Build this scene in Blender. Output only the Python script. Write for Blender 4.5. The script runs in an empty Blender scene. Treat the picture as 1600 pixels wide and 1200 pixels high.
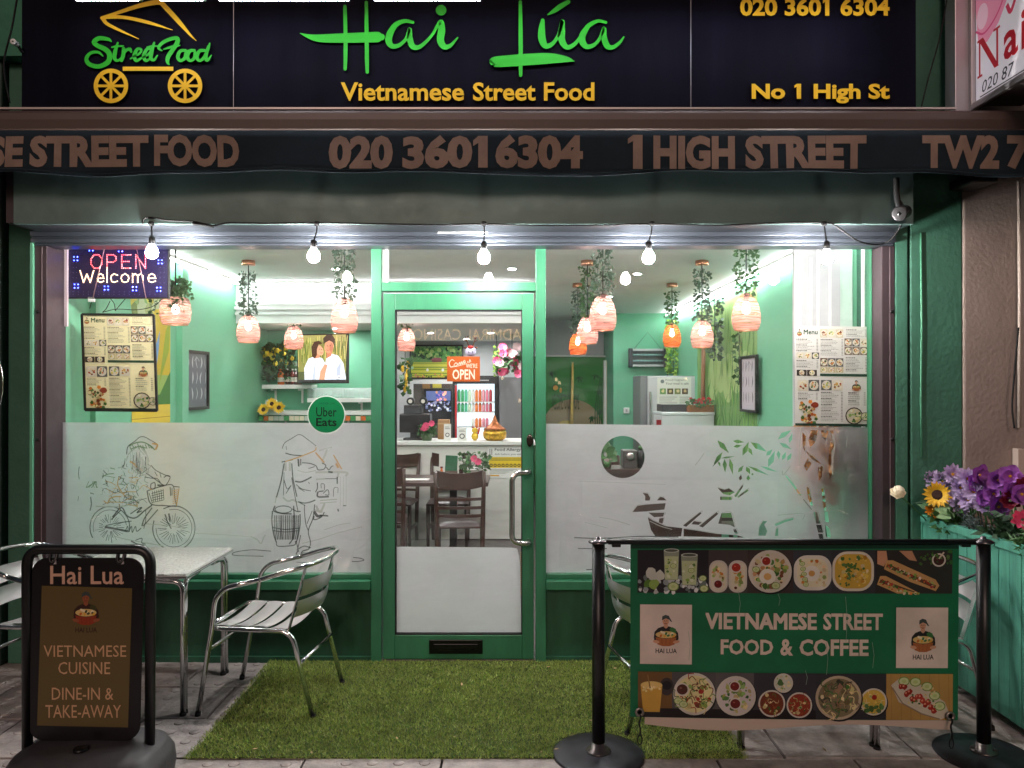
import bpy, bmesh, math, random
from math import sin, cos, pi, radians
from mathutils import Vector, Matrix
random.seed(7)
SC = bpy.context.scene
COL = SC.collection

# ------------------------------------------------------------------ camera, world, sun, exposure
FOC, HZ, CX, EYE, DG = 1200.0, 604.0, 800.0, 1.66, 4.65   # photo focal length (px), horizon row, eye height, distance to the glass
cam_d = bpy.data.cameras.new('camera'); cam = bpy.data.objects.new('camera', cam_d); COL.objects.link(cam)
cam_d.sensor_width = 36.0; cam_d.lens = 36.0*FOC/1600.0; cam_d.clip_end = 400; cam_d.clip_start = 0.05
cam.location = (0, -DG, EYE); cam.rotation_euler = (radians(90) + math.atan(4/FOC), 0, 0)
SC.camera = cam
world = bpy.data.worlds.new("World"); SC.world = world; world.use_nodes = True
nt = world.node_tree; bg = nt.nodes['Background']
sky = nt.nodes.new('ShaderNodeTexSky'); sky.sky_type = 'NISHITA'; sky.sun_disc = False
SUN_EL, SUN_ROT = radians(24), radians(188)
sky.sun_elevation = SUN_EL; sky.sun_rotation = SUN_ROT; sky.dust_density = 4
nt.links.new(sky.outputs['Color'], bg.inputs['Color']); bg.inputs['Strength'].default_value = 0.006
sun_d = bpy.data.lights.new('street_glow', 'SUN'); sun_d.energy = 0.40; sun_d.angle = radians(14); sun_d.color = (1.0, .70, .62)
sun = bpy.data.objects.new('street_glow', sun_d); COL.objects.link(sun)
sun.rotation_euler = (radians(66), 0, radians(-8))
SC.view_settings.view_transform = 'Standard'; SC.view_settings.look = 'None'
SC.view_settings.exposure = 0.75; SC.view_settings.gamma = 1.0
try:
    SC.cycles.use_denoising = True; SC.cycles.max_bounces = 10; SC.cycles.transparent_max_bounces = 24
    SC.cycles.sample_clamp_indirect = 6.0; SC.cycles.caustics_reflective = False; SC.cycles.caustics_refractive = False
except Exception: pass

# ------------------------------------------------------------------ helpers
def lin(c):
    return tuple(((v/255.0)/12.92 if v/255.0 <= .04045 else ((v/255.0+.055)/1.055)**2.4) for v in c)
def W(px, py, d):                       # a point of the photo at a known distance from the eye -> the place
    return Vector(((px-CX)*d/FOC, d-DG, EYE+(HZ-py)*d/FOC))
def wx(px, d): return (px-CX)*d/FOC
def wz(py, d): return EYE+(HZ-py)*d/FOC

def catmull(pts, n=8, closed=False):
    P = [Vector(p) for p in pts]; out = []
    m = len(P)
    rng = range(m if closed else m-1)
    for i in rng:
        if closed: a, b, c, d = P[(i-1) % m], P[i], P[(i+1) % m], P[(i+2) % m]
        else:
            a = P[i-1] if i > 0 else 2*P[0]-P[1]; b = P[i]; c = P[i+1]; d = P[i+2] if i+2 < m else 2*P[-1]-P[-2]
        for k in range(n):
            t = k/n
            out.append(.5*((2*b)+(c-a)*t+(2*a-5*b+4*c-d)*t*t+(3*b-a-3*c+d)*t**3))
    if not closed: out.append(P[-1].copy())
    return out
def fillet(pts, r=.05, n=5):            # polyline with rounded corners
    P = [Vector(p) for p in pts]; out = [P[0]]
    for i in range(1, len(P)-1):
        a, b, c = P[i-1], P[i], P[i+1]
        l1, l2 = (a-b).length, (c-b).length
        rr = min(r, l1*.49, l2*.49)
        p, q = b+(a-b)*(rr/l1), b+(c-b)*(rr/l2)
        for k in range(n+1):
            t = k/n
            out.append((1-t)**2*p+2*t*(1-t)*b+t*t*q)
    out.append(P[-1]); return out

FONT_CACHE = {}
def text_geo(s, off=0.0, shear=0.0, space=1.0, res=3):
    key = (s, off, shear, space, res)
    if key in FONT_CACHE: return FONT_CACHE[key]
    cu = bpy.data.curves.new('lettering', 'FONT'); cu.body = s; cu.offset = off; cu.shear = shear; cu.space_character = space
    cu.resolution_u = res; cu.fill_mode = 'FRONT'; cu.size = 1
    ob = bpy.data.objects.new('lettering', cu)
    me = bpy.data.meshes.new_from_object(ob)
    vs = [(v.co.x, v.co.y) for v in me.vertices]; fs = [tuple(p.vertices) for p in me.polygons]
    bpy.data.objects.remove(ob); bpy.data.curves.remove(cu); bpy.data.meshes.remove(me)
    if '1' in s: flag_ones(vs, fs, off)
    FONT_CACHE[key] = (vs, fs); return vs, fs
def flag_ones(vs, fs, off):              # the built-in face draws the figure one as a bare bar: give it its flag
    par = list(range(len(vs)))
    def find(a):
        while par[a] != a: a = par[a]
        return a
    for f in fs:
        for a in f[1:]: par[find(a)] = find(f[0])
    isl = {}
    for f in fs: isl.setdefault(find(f[0]), set()).update(f)
    H = max(v[1] for v in vs)
    for ids in isl.values():
        x0 = min(vs[i][0] for i in ids); x1 = max(vs[i][0] for i in ids); y0 = min(vs[i][1] for i in ids); y1 = max(vs[i][1] for i in ids)
        if y1-y0 > .55 and x1-x0 < .32*(y1-y0) and y1 > .9*H:
            b = len(vs); w = x1-x0; vs += [(x0,y1),(x0-w*.55,y1-w*.55),(x0-w*.55,y1-w*1.25),(x0,y1-w*.85)]; fs.append((b,b+1,b+2,b+3))
def fit_text(s, u0, v0, u1, v1, off=0, shear=0, space=1.0, res=3):
    """letters scaled so that their outline fills the box (v0 is the bottom)"""
    vs, fs = text_geo(s, off, shear, space, res)
    x0 = min(v[0] for v in vs); x1 = max(v[0] for v in vs); y0 = min(v[1] for v in vs); y1 = max(v[1] for v in vs)
    return [(u0+(x-x0)/(x1-x0)*(u1-u0), v0+(y-y0)/(y1-y0)*(v1-v0)) for x, y in vs], fs
def fill2d(outer, holes=()):
    cu = bpy.data.curves.new('sheet', 'CURVE'); cu.dimensions = '2D'; cu.fill_mode = 'BOTH'
    for poly in [outer]+list(holes):
        sp = cu.splines.new('POLY'); sp.points.add(len(poly)-1); sp.use_cyclic_u = True
        for p, (x, y) in zip(sp.points, poly): p.co = (x, y, 0, 1)
    ob = bpy.data.objects.new('sheet', cu); me = bpy.data.meshes.new_from_object(ob)
    vs = [(v.co.x, v.co.y) for v in me.vertices]; fs = [tuple(p.vertices) for p in me.polygons]
    bpy.data.objects.remove(ob); bpy.data.curves.remove(cu); bpy.data.meshes.remove(me)
    return vs, fs
def ribbon(pts, ws):
    """outline polygon of a brush stroke along 2-D pts with half widths ws"""
    n = len(pts); L, R = [], []
    for i in range(n):
        a = pts[max(i-1, 0)]; b = pts[min(i+1, n-1)]
        dx, dy = b[0]-a[0], b[1]-a[1]; l = math.hypot(dx, dy) or 1e-9
        w = ws if not hasattr(ws, '__len__') else ws[i]
        L.append((pts[i][0]-dy/l*w, pts[i][1]+dx/l*w)); R.append((pts[i][0]+dy/l*w, pts[i][1]-dx/l*w))
    return L, R
def stroke(keys, n=8):
    """keys = (x, y, halfwidth) -> smooth brush stroke"""
    c = catmull(keys, n); return [(p.x, p.y) for p in c], [max(p.z, 1e-4) for p in c]

class MB:
    def __init__(s): s.v = []; s.f = []; s.sm = []; s.c = None
    def add(s, vs, fs, smooth=False):
        b = len(s.v); s.v += [Vector(v) for v in vs]; s.f += [tuple(i+b for i in f) for f in fs]; s.sm += [smooth]*len(fs); return s
    def box(s, x0, x1, y0, y1, z0, z1):
        x0, x1 = sorted((x0, x1)); y0, y1 = sorted((y0, y1)); z0, z1 = sorted((z0, z1))
        return s.add([(x0,y0,z0),(x1,y0,z0),(x1,y1,z0),(x0,y1,z0),(x0,y0,z1),(x1,y0,z1),(x1,y1,z1),(x0,y1,z1)],
              [(0,3,2,1),(4,5,6,7),(0,1,5,4),(1,2,6,5),(2,3,7,6),(3,0,4,7)])
    def obox(s, c, size, M):
        hx, hy, hz = (k/2 for k in size); c = Vector(c)
        b = [(-hx,-hy,-hz),(hx,-hy,-hz),(hx,hy,-hz),(-hx,hy,-hz),(-hx,-hy,hz),(hx,-hy,hz),(hx,hy,hz),(-hx,hy,hz)]
        return s.add([c+M@Vector(v) for v in b], [(0,3,2,1),(4,5,6,7),(0,1,5,4),(1,2,6,5),(2,3,7,6),(3,0,4,7)])
    def beam(s, a, b, w, t, up=(0,0,1)):     # rectangular bar between two points
        a, b = Vector(a), Vector(b); z = (b-a); l = z.length; z.normalize(); x = z.cross(Vector(up))
        if x.length < 1e-4: x = z.cross(Vector((0,1,0)))
        x.normalize(); y = z.cross(x)
        return s.obox((a+b)/2, (w, t, l), Matrix((x, y, z)).transposed())
    def tube(s, pts, r, n=10, closed=False, cap=True):
        P = [Vector(p) for p in pts]; m = len(P); R = r if hasattr(r, '__len__') else [r]*m
        T = []
        for i in range(m):
            a = P[(i-1) % m] if closed or i > 0 else P[i]; b = P[(i+1) % m] if closed or i < m-1 else P[i]
            T.append((b-a).normalized())
        up = Vector((0,0,1)) if abs(T[0].z) < .9 else Vector((1,0,0))
        u = T[0].cross(up).normalized(); vs = []
        for i in range(m):
            u = (u-T[i]*u.dot(T[i])); u = u.normalized() if u.length > 1e-6 else T[i].orthogonal().normalized()
            w = T[i].cross(u)
            for k in range(n):
                a = 2*pi*k/n; vs.append(P[i]+(u*cos(a)+w*sin(a))*R[i])
        fs = []
        for i in range(m if closed else m-1):
            j = (i+1) % m
            for k in range(n):
                l = (k+1) % n; fs.append((i*n+k, i*n+l, j*n+l, j*n+k))
        s.add(vs, fs, True)
        if cap and not closed:
            b = len(s.v)-m*n
            s.f += [tuple(b+k for k in range(n))[::-1], tuple(b+(m-1)*n+k for k in range(n))]; s.sm += [False, False]
        return s
    def cyl(s, a, b, r, r2=None, n=20): return s.tube([a, b], [r, r if r2 is None else r2], n)
    def lathe(s, prof, c=(0,0,0), n=24, M=None, smooth=True):
        c = Vector(c); vs = []; fs = []; m = len(prof)
        for (r, z) in prof:
            for k in range(n):
                p = Vector((r*cos(2*pi*k/n), r*sin(2*pi*k/n), z)); vs.append(c+(M@p if M else p))
        for i in range(m-1):
            for k in range(n):
                l = (k+1) % n; fs.append((i*n+k, i*n+l, (i+1)*n+l, (i+1)*n+k))
        if prof[0][0] > 1e-5: fs.append(tuple(range(n))[::-1])
        if prof[-1][0] > 1e-5: fs.append(tuple((m-1)*n+k for k in range(n)))
        return s.add(vs, fs, smooth)
    def shell(s, prof, c=(0,0,0), n=24):      # lathe without end caps
        f0 = len(s.f); s.lathe(prof, c, n)
        k = (1 if prof[0][0] > 1e-5 else 0)+(1 if prof[-1][0] > 1e-5 else 0)
        for _ in range(k): s.f.pop(); s.sm.pop()
        return s
    def ball(s, c, r, n=14, m=9, sc=(1,1,1)):
        c = Vector(c); vs = []; fs = []
        for i in range(m+1):
            a = -pi/2+pi*i/m
            for k in range(n): vs.append(c+Vector((r*sc[0]*cos(a)*cos(2*pi*k/n), r*sc[1]*cos(a)*sin(2*pi*k/n), r*sc[2]*sin(a))))
        for i in range(m):
            for k in range(n): l = (k+1) % n; fs.append((i*n+k, i*n+l, (i+1)*n+l, (i+1)*n+k))
        return s.add(vs, fs, True)
    def quad(s, a, b, c, d, smooth=False): return s.add([a,b,c,d], [(0,1,2,3)], smooth)
    def prism(s, vs2, fs2, fn, depth):
        """a flat 2-D mesh given thickness: fn(u, v, t) -> point, t = 0 at the back and depth at the front"""
        n = len(vs2); vs = [fn(u, v, depth) for u, v in vs2]+[fn(u, v, 0) for u, v in vs2]
        cnt = {}
        for f in fs2:
            for i in range(len(f)):
                a, b = f[i], f[(i+1) % len(f)]; cnt[(a, b)] = 1
        fs = [tuple(f) for f in fs2]
        for (a, b) in list(cnt):
            if (b, a) not in cnt: fs.append((a, a+n, b+n, b))
        return s.add(vs, fs)
    def loft(s, L, R, fn, depth):             # a brush stroke with thickness
        n = len(L); vs2 = list(L)+list(R); fs2 = [(i, n+i, n+i+1, i+1) for i in range(n-1)]
        return s.prism(vs2, fs2, fn, depth)
    def grid(s, fn, nu, nv, smooth=True):
        vs = [fn(i/nu, j/nv) for j in range(nv+1) for i in range(nu+1)]
        fs = [(j*(nu+1)+i, j*(nu+1)+i+1, (j+1)*(nu+1)+i+1, (j+1)*(nu+1)+i) for j in range(nv) for i in range(nu)]
        return s.add(vs, fs, smooth)
    def move(s, M):
        s.v = [M@v for v in s.v]; return s
    def mesh(s, name, mat, inv=None):
        me = bpy.data.meshes.new(name)
        me.from_pydata([tuple(inv@v) if inv else tuple(v) for v in s.v], [], s.f)
        me.polygons.foreach_set('use_smooth', s.sm)
        if s.c is not None:
            at = me.color_attributes.new('Col', 'FLOAT_COLOR', 'CORNER'); buf = []
            for p, c in zip(me.polygons, s.c): buf += [c[0], c[1], c[2], 1.0]*p.loop_total
            at.data.foreach_set('color', buf)
        if mat: me.materials.append(mat)
        me.update(); return me

class Canvas(MB):
    """flat printed matter: painter's-order shapes, each a hair above the last, colours kept per face"""
    def __init__(s, O, U, V, N, step=1.3e-5):
        super().__init__(); s.O, s.U, s.V, s.N = Vector(O), Vector(U), Vector(V), Vector(N).normalized(); s.c = []; s.k = 0; s.step = step; s.warp = None
    def at(s, u, v): 
        p = s.O+s.U*u+s.V*v+s.N*(s.k*s.step)
        return p
    def put(s, vs, fs, col):
        s.k += 1; c = lin(col); n0 = len(s.f)
        s.add([s.at(u, v) for u, v in vs], fs); s.c += [c]*(len(s.f)-n0)
    def rect(s, u0, v0, u1, v1, col): s.put([(u0,v0),(u1,v0),(u1,v1),(u0,v1)], [(0,1,2,3)], col)
    def grect(s, u0, v0, u1, v1, col, nu=12, nv=6):
        s.put([(u0+(u1-u0)*i/nu, v0+(v1-v0)*j/nv) for j in range(nv+1) for i in range(nu+1)],
              [(j*(nu+1)+i, j*(nu+1)+i+1, (j+1)*(nu+1)+i+1, (j+1)*(nu+1)+i) for j in range(nv) for i in range(nu)], col)
    def poly(s, pts, col): s.put(pts, [tuple(range(len(pts)))], col)
    def fill(s, pts, col): v, f = fill2d(pts); s.put(v, f, col)
    def ell(s, u, v, ru, rv, col, n=20, rot=0):
        s.poly([(u+ru*cos(2*pi*i/n)*cos(rot)-rv*sin(2*pi*i/n)*sin(rot), v+ru*cos(2*pi*i/n)*sin(rot)+rv*sin(2*pi*i/n)*cos(rot)) for i in range(n)], col)
    def line(s, pts, w, col):
        L, R = ribbon(pts, w); n = len(L)
        s.put(L+R, [(i, n+i, n+i+1, i+1) for i in range(n-1)], col)
    def curve(s, keys, col, n=6):
        p, w = stroke(keys, n); s.line(p, w, col)
    def text(s, t, u0, v0, u1, v1, col, off=0, shear=0, space=1.0, res=2):
        if off and 'M' in t:                 # thicken by overprinting: an outset M would fold over itself
            h = abs(v1-v0)*1.35*off; sx = 1 if u1 > u0 else -1; sy = 1 if v1 > v0 else -1
            for a, b in ((1,1),(-1,1),(1,-1),(-1,-1),(0,0)):
                vs, fs = fit_text(t, u0+sx*h, v0+sy*h, u1-sx*h, v1-sy*h, 0, shear, space, res); s.put([(u+a*h, v+b*h) for u, v in vs], fs, col)
            return
        vs, fs = fit_text(t, u0, v0, u1, v1, off, shear, space, res); s.put(vs, fs, col)
def front_canvas(d, step=1.3e-5):          # canvas on a plane parallel to the shop front, drawn in photo pixels
    k = d/FOC
    return Canvas(W(0, 0, d), (k,0,0), (0,0,-k), (0,-1,0), step)

def root_of(o):
    while o.parent: o = o.parent
    return o
def tag(o, label=None, cat=None, group=None, kind=None):
    if label: o['label'] = label
    if cat: o['category'] = cat
    if group: o['group'] = group
    if kind: o['kind'] = kind
    return o
def thing(name, label, cat, loc=(0,0,0), rz=0, group=None):
    o = bpy.data.objects.new(name, None); COL.objects.link(o); o.empty_display_size = .1
    o.matrix_basis = Matrix.Translation(Vector(loc)) @ Matrix.Rotation(rz, 4, 'Z')
    return tag(o, label, cat, group, 'thing')
def part(name, mb, mat, parent, bevel=0, label=None, kind=None, local=False):
    inv = None
    if parent is not None and not local: inv = root_of(parent).matrix_basis.inverted()
    me = mb.mesh(name, mat, inv); o = bpy.data.objects.new(name, me); COL.objects.link(o)
    if parent is not None: o.parent = parent
    if bevel:
        b = o.modifiers.new('edge', 'BEVEL'); b.width = bevel; b.segments = 2; b.limit_method = 'ANGLE'; b.angle_limit = radians(40)
    if label: o['label'] = label
    if kind: o['kind'] = kind
    return o
def boxes(name, mt, parent, lst, bevel=0):      # one box, one part
    for b in lst: part(name, MB().box(*b), mt, parent, bevel)
def solo(name, mb, mat, label=None, cat=None, group=None, kind=None, bevel=0):
    o = part(name, mb, mat, None, bevel)
    return tag(o, label, cat, group, kind)
def copy_thing(r, loc, rz=0, label=None, group=None, scale=None):
    c = r.copy(); COL.objects.link(c)
    M = Matrix.Translation(Vector(loc)) @ Matrix.Rotation(rz, 4, 'Z')
    if scale: M = M @ Matrix.Scale(scale, 4)
    c.matrix_basis = M
    if label: c['label'] = label
    if group: c['group'] = group
    def rec(src, dst):
        for ch in [o for o in COL.objects if o.parent == src]:
            k = ch.copy(); COL.objects.link(k); k.parent = dst; rec(ch, k)
    rec(r, c); return c

# ------------------------------------------------------------------ materials
MATS = {}
def mat(name, rgb, rough=.6, metal=0.0, bump=None, var=None, spec=.5, coat=0, stretch=(1,1,1), rvar=0, trans=0):
    if name in MATS: return MATS[name]
    m = bpy.data.materials.new(name); m.use_nodes = True; n = m.node_tree.nodes; l = m.node_tree.links
    b = n['Principled BSDF']; c = lin(rgb) if max(rgb) > 1.001 else rgb
    b.inputs['Base Color'].default_value = (*c, 1); b.inputs['Roughness'].default_value = rough; b.inputs['Metallic'].default_value = metal
    b.inputs['Specular IOR Level'].default_value = spec
    if coat: b.inputs['Coat Weight'].default_value = coat; b.inputs['Coat Roughness'].default_value = .15
    if bump or var or rvar:
        tc = n.new('ShaderNodeTexCoord'); mp = n.new('ShaderNodeMapping'); mp.inputs['Scale'].default_value = stretch
        l.new(tc.outputs['Object'], mp.inputs['Vector'])
    if var:
        ns = n.new('ShaderNodeTexNoise'); ns.inputs['Scale'].default_value = var[0]; ns.inputs['Detail'].default_value = 6; ns.inputs['Roughness'].default_value = .65
        l.new(mp.outputs[0], ns.inputs['Vector'])
        rp = n.new('ShaderNodeValToRGB'); rp.color_ramp.elements[0].position = .3; rp.color_ramp.elements[1].position = .7
        a = var[1]; rp.color_ramp.elements[0].color = (*(k*(1-a) for k in c), 1); rp.color_ramp.elements[1].color = (*(min(1, k*(1+a)) for k in c), 1)
        l.new(ns.outputs['Fac'], rp.inputs['Fac']); l.new(rp.outputs['Color'], b.inputs['Base Color'])
    if rvar:
        nr = n.new('ShaderNodeTexNoise'); nr.inputs['Scale'].default_value = 9; nr.inputs['Detail'].default_value = 5
        l.new(mp.outputs[0], nr.inputs['Vector']); mr = n.new('ShaderNodeMapRange')
        mr.inputs['To Min'].default_value = max(0, rough-rvar); mr.inputs['To Max'].default_value = min(1, rough+rvar)
        l.new(nr.outputs['Fac'], mr.inputs['Value']); l.new(mr.outputs[0], b.inputs['Roughness'])
    if bump:
        nb = n.new('ShaderNodeTexNoise'); nb.inputs['Scale'].default_value = bump[0]; nb.inputs['Detail'].default_value = 5
        l.new(mp.outputs[0], nb.inputs['Vector']); bp = n.new('ShaderNodeBump'); bp.inputs['Strength'].default_value = 1; bp.inputs['Distance'].default_value = bump[1]
        l.new(nb.outputs['Fac'], bp.inputs['Height']); l.new(bp.outputs[0], b.inputs['Normal'])
    MATS[name] = m; return m
def glow(name, rgb, strength):
    if name in MATS: return MATS[name]
    m = bpy.data.materials.new(name); m.use_nodes = True; b = m.node_tree.nodes['Principled BSDF']
    b.inputs['Base Color'].default_value = (.8,.8,.8,1); b.inputs['Emission Color'].default_value = (*rgb, 1); b.inputs['Emission Strength'].default_value = strength
    MATS[name] = m; return m
def print_mat(name, rough=.5, emit=0.0, spec=.4, grime=0.0, through=0.0):
    if name in MATS: return MATS[name]
    m = bpy.data.materials.new(name); m.use_nodes = True; n = m.node_tree.nodes; l = m.node_tree.links; b = n['Principled BSDF']
    a = n.new('ShaderNodeAttribute'); a.attribute_name = 'Col'; b.inputs['Roughness'].default_value = rough; b.inputs['Specular IOR Level'].default_value = spec
    src = a.outputs['Color']
    if grime:
        tc = n.new('ShaderNodeTexCoord'); ns = n.new('ShaderNodeTexNoise'); ns.inputs['Scale'].default_value = 7; ns.inputs['Detail'].default_value = 8
        l.new(tc.outputs['Object'], ns.inputs['Vector']); mr = n.new('ShaderNodeMapRange'); mr.inputs['From Min'].default_value = .3; mr.inputs['From Max'].default_value = .7
        mr.inputs['To Min'].default_value = 1-grime; mr.inputs['To Max'].default_value = 1
        l.new(ns.outputs['Fac'], mr.inputs['Value']); mx = n.new('ShaderNodeMix'); mx.data_type = 'RGBA'; mx.blend_type = 'MULTIPLY'; mx.inputs[0].default_value = 1
        l.new(src, mx.inputs[6]); l.new(mr.outputs[0], mx.inputs[7]); src = mx.outputs[2]
    l.new(src, b.inputs['Base Color'])
    if through:                              # thin paper: part of the light behind it comes through
        tl = n.new('ShaderNodeBsdfTranslucent'); mx = n.new('ShaderNodeMixShader'); mx.inputs[0].default_value = through; o = n['Material Output']
        l.new(src, tl.inputs['Color']); l.new(b.outputs[0], mx.inputs[1]); l.new(tl.outputs[0], mx.inputs[2]); l.new(mx.outputs[0], o.inputs[0])
    if emit: l.new(src, b.inputs['Emission Color']); b.inputs['Emission Strength'].default_value = emit
    MATS[name] = m; return m
def glass_mat():                         # clear pane: sky and lamps mirrored more at a slant, a little dust and wiped smears
    m = bpy.data.materials.new('window_glass'); m.use_nodes = True; n = m.node_tree.nodes; l = m.node_tree.links; n.clear()
    o = n.new('ShaderNodeOutputMaterial'); mx = n.new('ShaderNodeMixShader'); t = n.new('ShaderNodeBsdfTransparent'); g = n.new('ShaderNodeBsdfGlossy')
    t.inputs['Color'].default_value = (.94,.955,.95,1); g.inputs['Roughness'].default_value = .0
    lw = n.new('ShaderNodeLayerWeight'); lw.inputs['Blend'].default_value = .5
    pw = n.new('ShaderNodeMath'); pw.operation = 'POWER'; pw.inputs[1].default_value = 5
    ma = n.new('ShaderNodeMath'); ma.operation = 'MULTIPLY_ADD'; ma.inputs[1].default_value = .85; ma.inputs[2].default_value = .075
    l.new(lw.outputs['Facing'], pw.inputs[0]); l.new(pw.outputs[0], ma.inputs[0]); l.new(ma.outputs[0], mx.inputs[0]); l.new(t.outputs[0], mx.inputs[1]); l.new(g.outputs[0], mx.inputs[2])
    tc = n.new('ShaderNodeTexCoord'); mp = n.new('ShaderNodeMapping'); mp.inputs['Rotation'].default_value = (0,.5,0); mp.inputs['Scale'].default_value = (1.2,1,4)
    ns = n.new('ShaderNodeTexNoise'); ns.inputs['Scale'].default_value = 2.2; ns.inputs['Detail'].default_value = 9; ns.inputs['Roughness'].default_value = .7; ns.inputs['Distortion'].default_value = 1.2
    l.new(tc.outputs['Object'], mp.inputs[0]); l.new(mp.outputs[0], ns.inputs['Vector']); mr = n.new('ShaderNodeMapRange'); mr.inputs['From Min'].default_value = .42; mr.inputs['From Max'].default_value = .8
    mr.inputs['To Min'].default_value = .004; mr.inputs['To Max'].default_value = .10; l.new(ns.outputs['Fac'], mr.inputs['Value'])
    tl = n.new('ShaderNodeBsdfTranslucent'); tl.inputs['Color'].default_value = (.8,.8,.8,1); m2 = n.new('ShaderNodeMixShader')
    l.new(mr.outputs[0], m2.inputs[0]); l.new(mx.outputs[0], m2.inputs[1]); l.new(tl.outputs[0], m2.inputs[2]); l.new(m2.outputs[0], o.inputs[0])
    return m
def sheet_mat(name, rgb, tr=.7, clear=0.0, var=.06, blur=0.0):    # frosted film / thin cloth: light comes through
    if name in MATS: return MATS[name]
    m = bpy.data.materials.new(name); m.use_nodes = True; n = m.node_tree.nodes; l = m.node_tree.links; n.clear()
    o = n.new('ShaderNodeOutputMaterial'); mx = n.new('ShaderNodeMixShader'); d = n.new('ShaderNodeBsdfDiffuse'); t = n.new('ShaderNodeBsdfTranslucent')
    c = lin(rgb); mx.inputs[0].default_value = tr
    tc = n.new('ShaderNodeTexCoord'); ns = n.new('ShaderNodeTexNoise'); ns.inputs['Scale'].default_value = 3; ns.inputs['Detail'].default_value = 6
    l.new(tc.outputs['Object'], ns.inputs['Vector']); rp = n.new('ShaderNodeValToRGB'); rp.color_ramp.elements[0].position = .35; rp.color_ramp.elements[1].position = .65
    rp.color_ramp.elements[0].color = (*(k*(1-var) for k in c), 1); rp.color_ramp.elements[1].color = (*c, 1); l.new(ns.outputs['Fac'], rp.inputs['Fac'])
    for q in (d, t): l.new(rp.outputs['Color'], q.inputs['Color'])
    l.new(d.outputs[0], mx.inputs[1]); l.new(t.outputs[0], mx.inputs[2]); last = mx.outputs[0]
    if blur:                                 # part of the view comes through, smeared by the frosting
        rf = n.new('ShaderNodeBsdfRefraction'); rf.inputs['IOR'].default_value = 1.28; rf.inputs['Roughness'].default_value = .62; l.new(rp.outputs['Color'], rf.inputs['Color'])
        m3 = n.new('ShaderNodeMixShader'); m3.inputs[0].default_value = blur; l.new(last, m3.inputs[1]); l.new(rf.outputs[0], m3.inputs[2]); last = m3.outputs[0]
    if clear:
        tp = n.new('ShaderNodeBsdfTransparent'); m2 = n.new('ShaderNodeMixShader'); m2.inputs[0].default_value = clear
        l.new(last, m2.inputs[1]); l.new(tp.outputs[0], m2.inputs[2]); last = m2.outputs[0]
    l.new(last, o.inputs[0]); MATS[name] = m; return m
def wire_mat(name, rgb):                                  # loosely wound copper wire: threads with gaps between them
    m = bpy.data.materials.new(name); m.use_nodes = True; n = m.node_tree.nodes; l = m.node_tree.links; b = n['Principled BSDF']; o = n['Material Output']
    c = lin(rgb); b.inputs['Base Color'].default_value = (*c, 1); b.inputs['Roughness'].default_value = .4; b.inputs['Metallic'].default_value = .2
    tl = n.new('ShaderNodeBsdfTranslucent'); tl.inputs['Color'].default_value = (*c, 1); ms = n.new('ShaderNodeMixShader'); ms.inputs[0].default_value = .55
    tc = n.new('ShaderNodeTexCoord'); mp = n.new('ShaderNodeMapping'); mp.inputs['Scale'].default_value = (5,5,150); mp.inputs['Rotation'].default_value = (.05,.04,0)
    ns = n.new('ShaderNodeTexNoise'); ns.inputs['Scale'].default_value = 1.0; ns.inputs['Detail'].default_value = 2
    l.new(tc.outputs['Object'], mp.inputs[0]); l.new(mp.outputs[0], ns.inputs['Vector'])
    rp = n.new('ShaderNodeValToRGB'); rp.color_ramp.elements[0].position = .36; rp.color_ramp.elements[1].position = .60; rp.color_ramp.elements[0].color = (.22,.22,.22,1); rp.color_ramp.elements[1].color = (.88,.88,.88,1); l.new(ns.outputs['Fac'], rp.inputs['Fac'])
    tp = n.new('ShaderNodeBsdfTransparent'); tp.inputs['Color'].default_value = (1,.80,.76,1)
    mx = n.new('ShaderNodeMixShader'); l.new(b.outputs[0], ms.inputs[1]); l.new(tl.outputs[0], ms.inputs[2])
    l.new(rp.outputs['Color'], mx.inputs[0]); l.new(ms.outputs[0], mx.inputs[1]); l.new(tp.outputs[0], mx.inputs[2]); l.new(mx.outputs[0], o.inputs[0])
    return m

GREEN = mat('green_frame_paint', (50,116,84), .42, bump=(26,.0016), var=(6,.22), stretch=(1,1,.3), rvar=.2)
GREEN_DK = mat('green_panel_paint', (34,82,60), .5, bump=(30,.002), var=(5,.34), stretch=(1,1,.25), rvar=.15)
STUCCO_G = mat('green_stucco', (58,106,86), .7, bump=(34,.004), var=(2.5,.18), rvar=.1)
STUCCO_T = mat('taupe_stucco', (146,130,122), .8, bump=(42,.003), var=(2.5,.14))
ALU = mat('brushed_aluminium', (214,212,212), .42, 1.0, bump=(80,.0004), rvar=.12)
CHROME = mat('polished_aluminium', (222,222,222), .14, 1.0, rvar=.08)
STEEL = mat('satin_steel', (190,188,184), .25, 1.0, rvar=.08)
BLACK = mat('black_powder_coat', (14,14,15), .38, rvar=.12)
RUBBER = mat('black_rubber', (12,12,13), .8)
GUIDE = mat('plum_grey_metal', (70,58,62), .45, .35, var=(6,.12), bump=(50,.0006), rvar=.15)
WHITE = mat('white_paint', (225,225,222), .5, var=(3,.03), rvar=.1)
WALNUT = mat('dark_walnut', (62,40,34), .4, var=(8,.25), stretch=(1,1,.15), rvar=.1)
PRINT = print_mat('printed_paper', .55)
PRINT_G = print_mat('printed_glossy', .3)
PRINT_D = print_mat('printed_vinyl', .42, grime=.22)
GLASS = glass_mat()
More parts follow.
